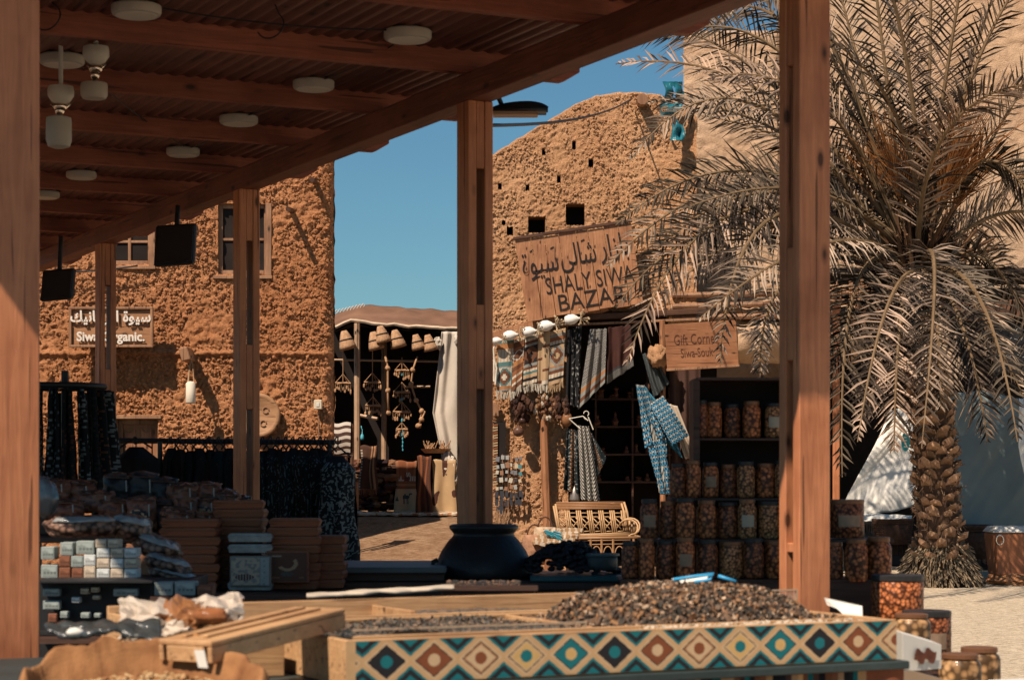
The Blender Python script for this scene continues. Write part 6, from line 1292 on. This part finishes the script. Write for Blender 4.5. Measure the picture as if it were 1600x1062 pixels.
# black display with small coloured cases
t = thing('display_rack', 'black open rack with small glinting cases at the lower left', 'rack', (X_(130, 7.95), 7.95, Z_(985, 7.95)))
a, b = W(60, 908, 7.95), W(235, 985, 7.95); m = MB(); m.box((a.x, 7.97, 0), (b.x, 8.0, a.z)); m.box((a.x, 7.85, a.z), (b.x + .02, 8.15, a.z + .006)); m.box((a.x, 7.86, b.z - .01), (b.x, 7.97, b.z)); m.build('rack_body', BLACKM, t)
m = MB(); m.box((X_(60, 7.9), 7.75, Z_(992, 7.9) - .02), (X_(340, 7.9), 8.1, Z_(992, 7.9) - .0)); m.box((X_(236, 7.9), 7.88, .05), (X_(340, 7.9), 8.1, Z_(930.5, 7.9))); m.build('counter_top', SHELFW, t)
for i, (x, y, w_, h_, ci, lab) in enumerate(((132, 923, 13, 9, 4, 'tan, first in the top row'), (148, 921, 12, 8, 4, 'tan, second in the top row'), (118, 937, 13, 9, 3, 'pale blue-white, first in the middle row'), (150, 933, 11, 6, 4, 'tan, last in the middle row'), (100, 960, 12, 11, 0, 'teal grey, first in the bottom row'), (133, 961, 14, 9, 0, 'teal grey, second in the bottom row'), (152, 961, 10, 7, 0, 'teal grey, last in the bottom row'), (80, 925, 26, 12, 0, 'wide dim, at the left end of the top row'), (80, 945, 26, 14, 0, 'wide dim, at the left end of the middle row'), (196, 925, 38, 12, 0, 'long teal, at the right end of the top row'), (82, 965, 14, 14, 2, 'brown, at the left end of the bottom row'))): carton(x - w_ / 2, x + w_ / 2, y - h_ / 2, y + h_ / 2, 7.9, ci, 'small case on the black rack, ' + lab, grp='small cases on the black rack', name='small_case', d=.04)

# ------------------------------------------------------------------ foreground stand with the diamond box
cR = W(1400, 967, 6.2); TV = UV(0, 1); TU = UV(1, 0); cL = cR - TV * 1.786; zt = cR.z; bh = .122
def TB(v, u, z): return V((cR.x, cR.y, 0)) - TV * v + TU * u + V((0, 0, z))     # v metres left of the right corner, u metres back
BOXD = .78
TAN = m_wood('light_pine', (.62, .38, .19), (.45, .24, .11), 'X', rot=-PA, scale=1.5)
t = thing('spice_box', 'open pine box with compartments and a painted diamond pattern front', 'box', TB(.9, .4, zt - bh))
m = MB()
L = 1.786
def bx(m, v0, v1, u0, u1, z0, z1): m.obox(TB((v0 + v1) / 2, (u0 + u1) / 2, (z0 + z1) / 2), TV * ((v1 - v0) / 2), TU * ((u1 - u0) / 2), (0, 0, (z1 - z0) / 2))
bx(m, 0, L, 0, .02, zt - bh, zt); m.build('front_board', TAN, t, bevel=.002)
m = MB(); bx(m, 0, L, BOXD - .02, BOXD, zt - bh, zt); m.build('back_board', TAN, t, bevel=.002)
for v in (0.0, L - .02): m = MB(); bx(m, v, v + .02, .021, BOXD - .021, zt - bh, zt); m.build('side_board', TAN, t, bevel=.002)
m = MB(); bx(m, .021, L - .021, .021, BOXD - .021, zt - bh, zt - bh + .015); m.build('bottom_board', TAN, t)
m = MB(); bx(m, .021, L - .021, .19, .205, zt - bh + .016, zt - .006); m.build('inner_divider', TAN, t, bevel=.002)
m = MB(); bx(m, .93, .945, .206, BOXD - .021, zt - bh + .016, zt - .004); m.build('inner_divider', TAN, t, bevel=.002)
TEAL = (.01, .17, .19); INKc = (.02, .018, .022); CRM = (.62, .38, .19); RUS = (.25, .075, .03); LTN = (.66, .45, .26)
per = .139; order = [0, 3, 2, 4, 1, 0, 3, 2, 4, 1, 0, 3]   # kinds from the right corner
def dia(u, v):      # u metres from right corner, v 0 bottom..1 top
    x = (u + .068) / per + 0.0; k = int(math.floor(x)); fx = x - k - .5; fy = v - .5
    d = abs(fx) * 2 * .98 + abs(fy) * 2 * .98
    if d < .80:
        kd = (k + 0) % 5
        out, inn, dot = [((.4, .18, .08), LTN, RUS), (RUS, RUS, LTN), (INKc, INKc, TEAL), (TEAL, TEAL, (.68, .42, .16)), ((.68, .42, .16), (.68, .42, .16), TEAL)][kd]
        r = sqrt((fx * per) ** 2 + (fy * bh) ** 2)
        if r < .018: return dot
        if d > .74: return INKc
        if d > .64: return out if kd != 4 else LTN
        return inn
    if d < .98: return LTN if d < .92 else CRM
    d2 = (.5 - abs(fx)) * 2 + (.5 - abs(fy)) * 2      # half diamonds at the edges
    if d2 < .34: return TEAL
    if d2 < .62: return INKc
    if d2 < .78: return TEAL
    return CRM
m = MB(); m.grid(lambda a, b: TB(L * a, -.003, zt - bh + .004 + (bh - .008) * b), 700, 60, 0, lambda a, b: dia(L * a, b) if a < .985 else CRM); m.build('diamond_painting', PAINT, t, fix=False)
m = MB(); m.grid(lambda a, b: TB(-.003, .02 + (BOXD - .04) * a, zt - bh + .004 + (bh - .008) * b), 300, 40, 0, lambda a, b: dia(BOXD * a + .07, b)); m.build('diamond_painting', PAINT, t, fix=False)
# the stand below
t = thing('market_stand', 'foreground stand with a dark slab top and a striped woven cloth hanging in front', 'stand', TB(.9, .4, 0))
m = MB(); bx(m, -.03, 2.7, -.03, 1.25, zt - bh - .026, zt - bh - .002); m.build('table_top', m_plain('dark_slab', (.035, .05, .05), .5, .3, 6, .2), t, bevel=.003)
m = MB(); pal = [(.25, .1, .05), (.02, .02, .025), (.6, .36, .16), (.01, .17, .19), (.25, .1, .05), (.02, .02, .025), (.5, .3, .16), (.1, .05, .04)]
m.grid(lambda a, b: TB(2.65 * a - .02, -.012 - .008 * sin(a * 90), zt - bh - .027 - .6 * b), 400, 30, 0, lambda a, b: ((.55, .33, .18) if a < .05 and b > .05 else (.3, .1, .05) if a < .05 else pal[int(a * 130) % 8] if (int(b * 14) % 2 or int(a * 130) % 3 == 0) else sc3(pal[(int(a * 130) + 3) % 8], .8))); m.build('striped_cloth', CLOTH, t, fix=False, solid=.004)
for v, u in ((0, 0), (2.6, 0), (0, 1.15), (2.6, 1.15)): m = MB(); bx(m, v, v + .05, u, u + .05, 0, zt - bh - .035); m.build('leg', SHELFW, t)
# heap of herbs with broken shells
HB = m_col('dried_herbs', .8, 60, .2, .5, .35)
rn = random.Random(77); m = MB()
def heap(v, u):
    dv = (v - .48) / .455; du = (u - .48) / .268; h = max(0, 1 - abs(dv) ** 2.2 - du * du) ** .62; return zt - .02 + .11 * h + .012 * NZ.noise(V((v * 7, u * 7, 3)))
m.grid(lambda a, b: (lambda v, u: TB(v, u, heap(v, u) + .012 * NZ.noise(V((v * 30, u * 30, 1)))))(.025 + .90 * a, .21 + .55 * b), 90, 60, 0, lambda a, b: (.07, .06, .05) if NZ.noise(V((a * 30, b * 20, 2))) > 0 else (.18, .11, .07))
pals = [(.60, .42, .28), (.34, .19, .11), (.12, .09, .07), (.06, .055, .045), (.44, .23, .11), (.17, .12, .085)]
for k in range(8000):
    v = rn.uniform(.03, .92); u = rn.uniform(.21, .755); z = heap(v, u); p = TB(v, u, z + rn.uniform(-.004, .012)); s = rn.uniform(.004, .011) if k % 5 else rn.uniform(.009, .016); x = V((rn.gauss(0, 1), rn.gauss(0, 1), rn.gauss(0, 1))).normalized(); y = x.orthogonal().normalized(); zc = x.cross(y)
    m.add([p - x * s, p + y * s * .7, p + x * s, p - y * s * .7, p + zc * s * .5], [(0, 1, 4), (1, 2, 4), (2, 3, 4), (3, 0, 4), (0, 3, 2, 1)], 0, pals[rn.randrange(6)])
tag(m.build('dried_herbs', HB, fix=False), 'tall heap of dried herbs and broken shells in the right half of the diamond box', 'herbs', kind='stuff')
m = MB()
def heap2(v, u): return zt - .05 + .05 * NZ.noise(V((v * 3, u * 3, 4))) + .03
m.grid(lambda a, b: (lambda v, u: TB(v, u, heap2(v, u)))(.95 + .81 * a, .21 + .55 * b), 70, 50, 0, lambda a, b: (.10, .095, .085) if NZ.noise(V((a * 30, b * 20, 2))) > 0 else (.17, .12, .09))
for k in range(5000):
    v = rn.uniform(.95, 1.75); u = rn.uniform(.21, .755); p = TB(v, u, heap2(v, u) + rn.uniform(0, .01)); s = rn.uniform(.004, .009); x = V((rn.gauss(0, 1), rn.gauss(0, 1), rn.gauss(0, 1))).normalized(); y = x.orthogonal().normalized(); m.add([p - x * s, p + y * s * .5, p + x * s, p - y * s * .5], [(0, 1, 2, 3)], 0, [(.12, .12, .1), (.2, .13, .09), (.08, .08, .075), (.3, .2, .13)][rn.randrange(4)])
tag(m.build('dried_herbs', HB, fix=False), 'low bed of dark green dried herbs in the left half of the diamond box', 'herbs', kind='stuff')
m = MB()
for k in range(1500):
    v = rn.uniform(.03, 1.75); u = rn.uniform(.03, .18); p = TB(v, u, zt - bh + .02 + .085 * (1 if v < .8 else .3) + rn.uniform(0, .01)); s = rn.uniform(.004, .009); x = V((rn.gauss(0, 1), rn.gauss(0, 1), rn.gauss(0, .4))).normalized(); y = x.orthogonal().normalized(); m.add([p - x * s, p + y * s, p + x * s, p - y * s], [(0, 1, 2, 3)], 0, (.62, .52, .4))
m.obox(TB(.42, .105, zt - bh + .055), TV * .39, TU * .08, (0, 0, .036), 0, (.5, .4, .28)); tag(m.build('pale_chips', HB, fix=False), 'pale chips filling the narrow front trough of the diamond box', 'chips', kind='stuff')
# clear divider panels
ACR = NT('clear_acrylic', .05, .5); ACR.b.inputs['Base Color'].default_value = (.55, .5, .42, 1); ACR.b.inputs['Alpha'].default_value = .22; ACR = ACR.mat
for i, (v0, v1, u, h, lab) in enumerate(((.95, 1.72, .22, .065, 'clear plastic divider standing in the left half of the diamond box'), (-.22, .40, .86, .16, 'clear plastic side of the bin behind the diamond box, right of the front post'))):
    t = thing('plastic_screen', lab, 'plastic panel', TB((v0 + v1) / 2, u, zt - .03), 0, 'clear plastic panels on the foreground stand'); m = MB(); bx(m, v0, v1, u, u + .004, zt - .06 if i == 0 else zt - bh, zt + h - .06 if i == 0 else zt - bh + h); m.build('panel', ACR, t)
    m = MB(); e = zt + h - .06 if i == 0 else zt - bh + h; bx(m, v0, v1, u - .002, u + .006, e, e + .005); bx(m, v0 - .005, v0, u - .002, u + .006, zt - .06 if i == 0 else zt - bh, e + .005); m.build('edge_strip', m_plain('pale_edge', (.5, .36, .24), .4) if i == 0 else bpy.data.materials['pale_edge'], t)
# paper scoop / white cone at right, tag cards
CARD = m_plain('white_paper', (.8, .76, .68), .7, .04, 6, 0)
def sheet_of(name, lab, pts, Y, cat='paper', mat=CARD, th=.003, dy=None):
    m = MB(); P_ = [W(x, y, Y + (dy[i] if dy else 0)) for i, (x, y) in enumerate(pts)]; m.prism(P_, (0, th, 0)); return tag(m.build(name, mat), lab, cat)
sheet_of('paper_scoop', 'white folded paper stuck in the herb heap beside the front post', [(1288, 933), (1347, 946), (1348, 967), (1322, 964), (1308, 950), (1292, 944)], 6.5, dy=[0, -.02, -.05, -.05, -.02, 0])
sheet_of('price_tag', 'small white price tag hanging from the tilted pine tray', [(303, 1015), (319, 1015), (325, 1043), (310, 1042)], 4.98, 'tag')
def pen(name, lab, pts, Y, mat, r=.008): m = MB(); m.tube([W(x, y, Y) for x, y in pts], r, 6); tag(m.build(name, mat, smooth=True), lab, 'scoop')
BLU = m_plain('blue_plastic_scoop', (.05, .33, .6), .35, .1, 4, 0)
t = thing('plastic_scoop', 'blue and white plastic scoop lying on top of the herb heap', 'scoop', W(1090, 905, 6.5))
m = MB(); m.tube([W(1052, 905, 6.4), W(1085, 900, 6.4), W(1115, 896, 6.4), W(1110, 905, 6.4), W(1085, 909, 6.4)], .006, 6); m.build('scoop_rim', BLU, t, smooth=True)
m = MB(); m.tube([W(1122, 899, 6.4), W(1150, 908, 6.4)], .006, 6); m.build('scoop_handle', BLU, t, smooth=True)
m = MB(); m.add([W(1050, 905, 6.49), W(1108, 898, 6.49), W(1104, 906, 6.46), W(1060, 913, 6.45)], [(0, 1, 2, 3)]); m.build('scoop_blade', CARD, t, solid=.004)
# bins behind the diamond box: wooden rims, white cloth strip
t = thing('spice_bin', 'wide wooden bin with dark spices behind the diamond box, rim bright in the sun', 'bin', TB(1.1, 1.0, zt - bh))
m = MB(); bx(m, .42, 2.1, .86, .88, zt - bh, zt + .0); m.build('front_board', TAN, t, bevel=.002)
m = MB(); bx(m, .42, 2.1, 1.2, 1.22, zt - bh, zt + .03); m.build('back_board', TAN, t, bevel=.002)
for v in (.42, 1.2, 2.08): m = MB(); bx(m, v, v + .02, .881, 1.199, zt - bh, zt - .001 + .01); m.build('side_board', TAN, t, bevel=.002)
m = MB(); 
m.grid(lambda a, b: (lambda v, u: TB(v, u, zt - .03 + .035 * NZ.noise(V((v * 3, u * 4, 6))) + .008 * NZ.noise(V((v * 40, u * 40, 6)))))(.445 + 1.63 * a, .885 + .31 * b), 160, 40, 0, lambda a, b: (.10, .09, .08) if NZ.noise(V((a * 60, b * 20, 2))) > 0 else (.2, .14, .1)); tag(m.build('ground_spice', HB, fix=False), 'dark ground spice filling the rear bin', 'spice', kind='stuff')
m = MB(); m.grid(lambda a, b: W(480 + 230 * a, 931 - 14 * a - .6 * sin(a * 5) + 4 * b, 7.35 - .06 * b) + V((0, .03 * NZ.noise(V((a * 9, b, 2))), .004 * NZ.noise(V((a * 5, b * 2, 5))))), 60, 6); tag(m.build('cloth_strip', m_plain('white_rag', (.5, .42, .33), .8, .15, 6, .2), smooth=True, fix=False, solid=.012), 'crumpled white cloth strip along the back edge of the rear bin', 'cloth')
# dried flower heap on the counter edge near the pot
m = MB()
for k in range(500): p = W(700 + rn.random() * 110, 909 + rn.random() * 12, 7.7); m.blob(p, .011, .011, .009, .5, 3, k, 0, [(.09, .07, .06), (.2, .12, .08), (.05, .045, .045)][k % 3])
tag(m.build('dried_flowers', HB), 'row of dark dried flower heads in front of the pot', 'flowers', kind='stuff')
t = thing('flower_tray', 'dark shallow tray under the dried flower heads in front of the pot', 'tray', W(755, 925, 7.7)); m = MB(); a = W(690, 921, 7.6); b = W(836, 921, 7.6); m.box((a.x, 7.55, a.z - .06), (b.x, 7.9, a.z)); m.build('tray_body', SHELFW, t, bevel=.004)
m = MB(); m.box((a.x - .01, 7.53, a.z + .001), (b.x + .01, 7.549, a.z + .02)); m.build('front_lip', SHELFW, t)
for q in (0, 1): m = MB(); x = (a.x + .03, b.x - .06)[q]; m.box((x, 7.6, 0), (x + .03, 7.85, a.z - .061)); m.build('leg', SHELFW, t)

# tilted pine tray, plastic packet and sack at the lower left
YT = 5.75
YT = 5.3; A, B = W(288, 1004, YT - .15), W(500, 952, YT + .35)
t = thing('pine_tray', 'long upturned pine tray lying tilted left of the diamond box', 'tray', (A + B) / 2)
ax = (B - A); Ln = ax.length; ax.normalize(); side = V((ax.y, -ax.x, 0)).normalized(); up = side.cross(ax).normalized(); up = up if up.z > 0 else -up; side = ax.cross(up)
Cc = (A + B) / 2; m = MB(); m.obox(Cc + up * .0, ax * (Ln / 2), side * .085, up * .007); m.build('tray_base', TAN, t, bevel=.003)
for s_, o_ in ((1, .078), (-1, .078)): m = MB(); m.obox(Cc + side * s_ * o_ - up * .028, ax * (Ln / 2), side * .007, up * .02); m.build('tray_side', TAN, t, bevel=.002)
for s_ in (1, -1): m = MB(); m.obox(Cc + ax * s_ * (Ln / 2 - .008) - up * .028, ax * .008, side * .06, up * .02); m.build('tray_end', TAN, t, bevel=.002)
m = MB(); m.obox(Cc + up * .011 + side * .03, ax * (Ln * .42), side * .008, up * .004); m.obox(Cc + up * .011 - side * .03, ax * (Ln * .44), side * .008, up * .004); m.build('batten', TAN, t, bevel=.002)
# supporting crate under the tray
t = thing('wooden_crate', 'plain pine crate between the sack and the diamond box', 'crate', TB(2.0, .1, zt - bh)); m = MB(); bx(m, 1.83, 2.25, .35, .37, zt - bh, zt - .02); bx(m, 1.83, 2.25, .7, .72, zt - bh, zt - .02); bx(m, 1.83, 1.85, .371, .699, zt - bh, zt - .02); bx(m, 2.23, 2.25, .371, .699, zt - bh, zt - .02); m.build('crate_body', TAN, t, bevel=.002)
m = MB(); bx(m, 1.852, 2.228, .372, .698, zt - bh, zt - bh + .01); m.build('crate_base', TAN, t)
# crumpled plastic packet
PKM = m_plain('crumpled_plastic', (.55, .47, .38), .18, .35, 5, .6, spec=.9)
t = thing('plastic_packet', 'crumpled shiny plastic packet of brown sweets left of the tilted tray', 'packet', W(270, 980, 5.9)); m = MB()
def pkf(a, b):
    p = W(192 + 225 * a, 1018 - 62 * a * (1 - .0) + 0, 5.85); x = 196 + 185 * a; ytop = 938 + 4 * sin(a * 5) ; ybot = 1022 - 50 * a ** .8; y = ytop + (ybot - ytop) * b
    p = W(x - 12 * (1 - b) * (a < .2) + 5 * NZ.noise(V((a * 7, b * 5, 31))), y + 4 * NZ.noise(V((a * 6, b * 6, 33))), 5.95 - .22 * b - .05 * sin(pi * b)); k = NZ.noise(V((a * 3, b * 2, 2))); k2 = 1.6 * abs(NZ.noise(V((a * 5 + b * 3, b * 2.5 - a * 3, 5)))) + .5 * abs(NZ.noise(V((a * 12 - b * 4, b * 6 + a * 5, 7)))); p.y -= .06 * k + .05 * k2; p.z += .02 * k2 + .01 * NZ.noise(V((a * 14, b * 9, 5))); return p
m.grid(pkf, 26, 14, 0, lambda a, b: (.34, .15, .06) if abs(a - .45 - .25 * b) < .13 or NZ.noise(V((a * 4, b * 3, 21))) > .3 else (.62, .52, .42)); m.build('packet_body', m_col('printed_plastic', .28, 12, .6, .1, .2), t, fix=False, solid=.004)
m = MB(); m.blob(W(330, 962, 5.7), .05, .03, .022, .3, 10, 9); m.build('sweets', m_plain('caramel', (.30, .11, .04), .3, .3, 20, .2), t, smooth=True)
# hessian sack with rolled rim
SK = NT('hessian', .9, .1); v_ = SK.mapping(); SK.color(SK.ramp(SK.noise(v_, 7, 4), [(.3, (.15, .06, .026)), (.62, (.36, .175, .075))])); SK.bump(SK.noise(v_, 130, 2), .5, .004); SK = SK.mat
t = thing('open_sack', 'rolled-down hessian sack of nuts in the bottom left corner', 'sack', W(200, 1080, 5.0) - V((0, 0, .9))); sc_c = W(212, 1092, 4.95)
def ell(th, rx, ry, z, cx=0): return V((sc_c.x + cx + rx * cos(th), sc_c.y + ry * sin(th), sc_c.z + z))
m = MB()
def mouth(a, b):
    th = 2 * pi * a; out = 1 + .16 * NZ.noise(V((cos(th) * 1.7, sin(th) * 1.7, 3))); fold = NZ.noise(V((cos(th) * 5, sin(th) * 5, b * 1.5))) ; fine = abs(NZ.noise(V((cos(th) * 14, sin(th) * 14, b * 3))))
    if b < .35: k = b / .35; r = .83 + .15 * k; z = -.075 + .085 * k
    elif b < .6: k = (b - .35) / .25; r = .98 + .12 * k; z = .01 + .03 * sin(pi * k)
    else: k = (b - .6) / .4; r = 1.10 + .09 * k - .02 * k * k; z = .01 - .10 * k - .85 * max(0, k - .45)
    r = r * out + .05 * fold * (.3 + b) + .015 * fine
    z += .035 * NZ.noise(V((cos(th) * 2.4, sin(th) * 2.4, 9))) + .018 * fold - .012 * fine
    return ell(th, .285 * r, .262 * r, z + .085 * sin(th) * r)
m.grid(mouth, 200, 60); m.build('sack_cloth', SK, t, smooth=True, fix=False)
m = MB(); m.grid(lambda a, b: ell(2 * pi * a, .265 * b, .245 * b, -.045 + .03 * (1 - b) + .08 * sin(2 * pi * a) * b + .008 * NZ.noise(V((cos(2 * pi * a) * b * 9, sin(2 * pi * a) * b * 9, 1)))), 50, 20, 0, lambda a, b: (.36, .18, .08))
for k in range(1400):
    a = rn.uniform(0, 2 * pi); b = sqrt(rn.random()); p = ell(a, .255 * b, .235 * b, -.038 + .03 * (1 - b) + .08 * sin(a) * b); m.blob(p, .009, .007, .006, .3, 3, k, 0, [(.5, .3, .14), (.36, .17, .07), (.62, .42, .22)][k % 3])
tag(m.build('shelled_nuts', HB, fix=False), 'bed of brown shelled nuts inside the hessian sack', 'nuts', kind='stuff')
m = MB(); m.blob(W(117, 987, 5.25), .022, .016, .012, .2, 8, 3); m.rbox(W(117, 987, 5.25), .02, .015, .02); tag(m.build('white_pebble', CARD, smooth=True), 'small white lump on the back rim of the hessian sack', 'lump')
# black bag edge behind the sack
m = MB(); m.grid(lambda a, b: W(72 + 180 * a, 978 - 8 * a + 22 * b * a + 6 * sin(a * 8) * b + 8 * b, 5.6 - .1 * b) + V((0, .03 * NZ.noise(V((a * 8, b * 3, 1))), .01 * NZ.noise(V((a * 9, b * 3, 4))))), 40, 10); tag(m.build('plastic_sheet', m_plain('dark_film', (.05, .055, .055), .25, .3, 9, .4, spec=.8), smooth=True, fix=False, solid=.01), 'dark crumpled plastic film between the sack and the black rack', 'plastic sheet')
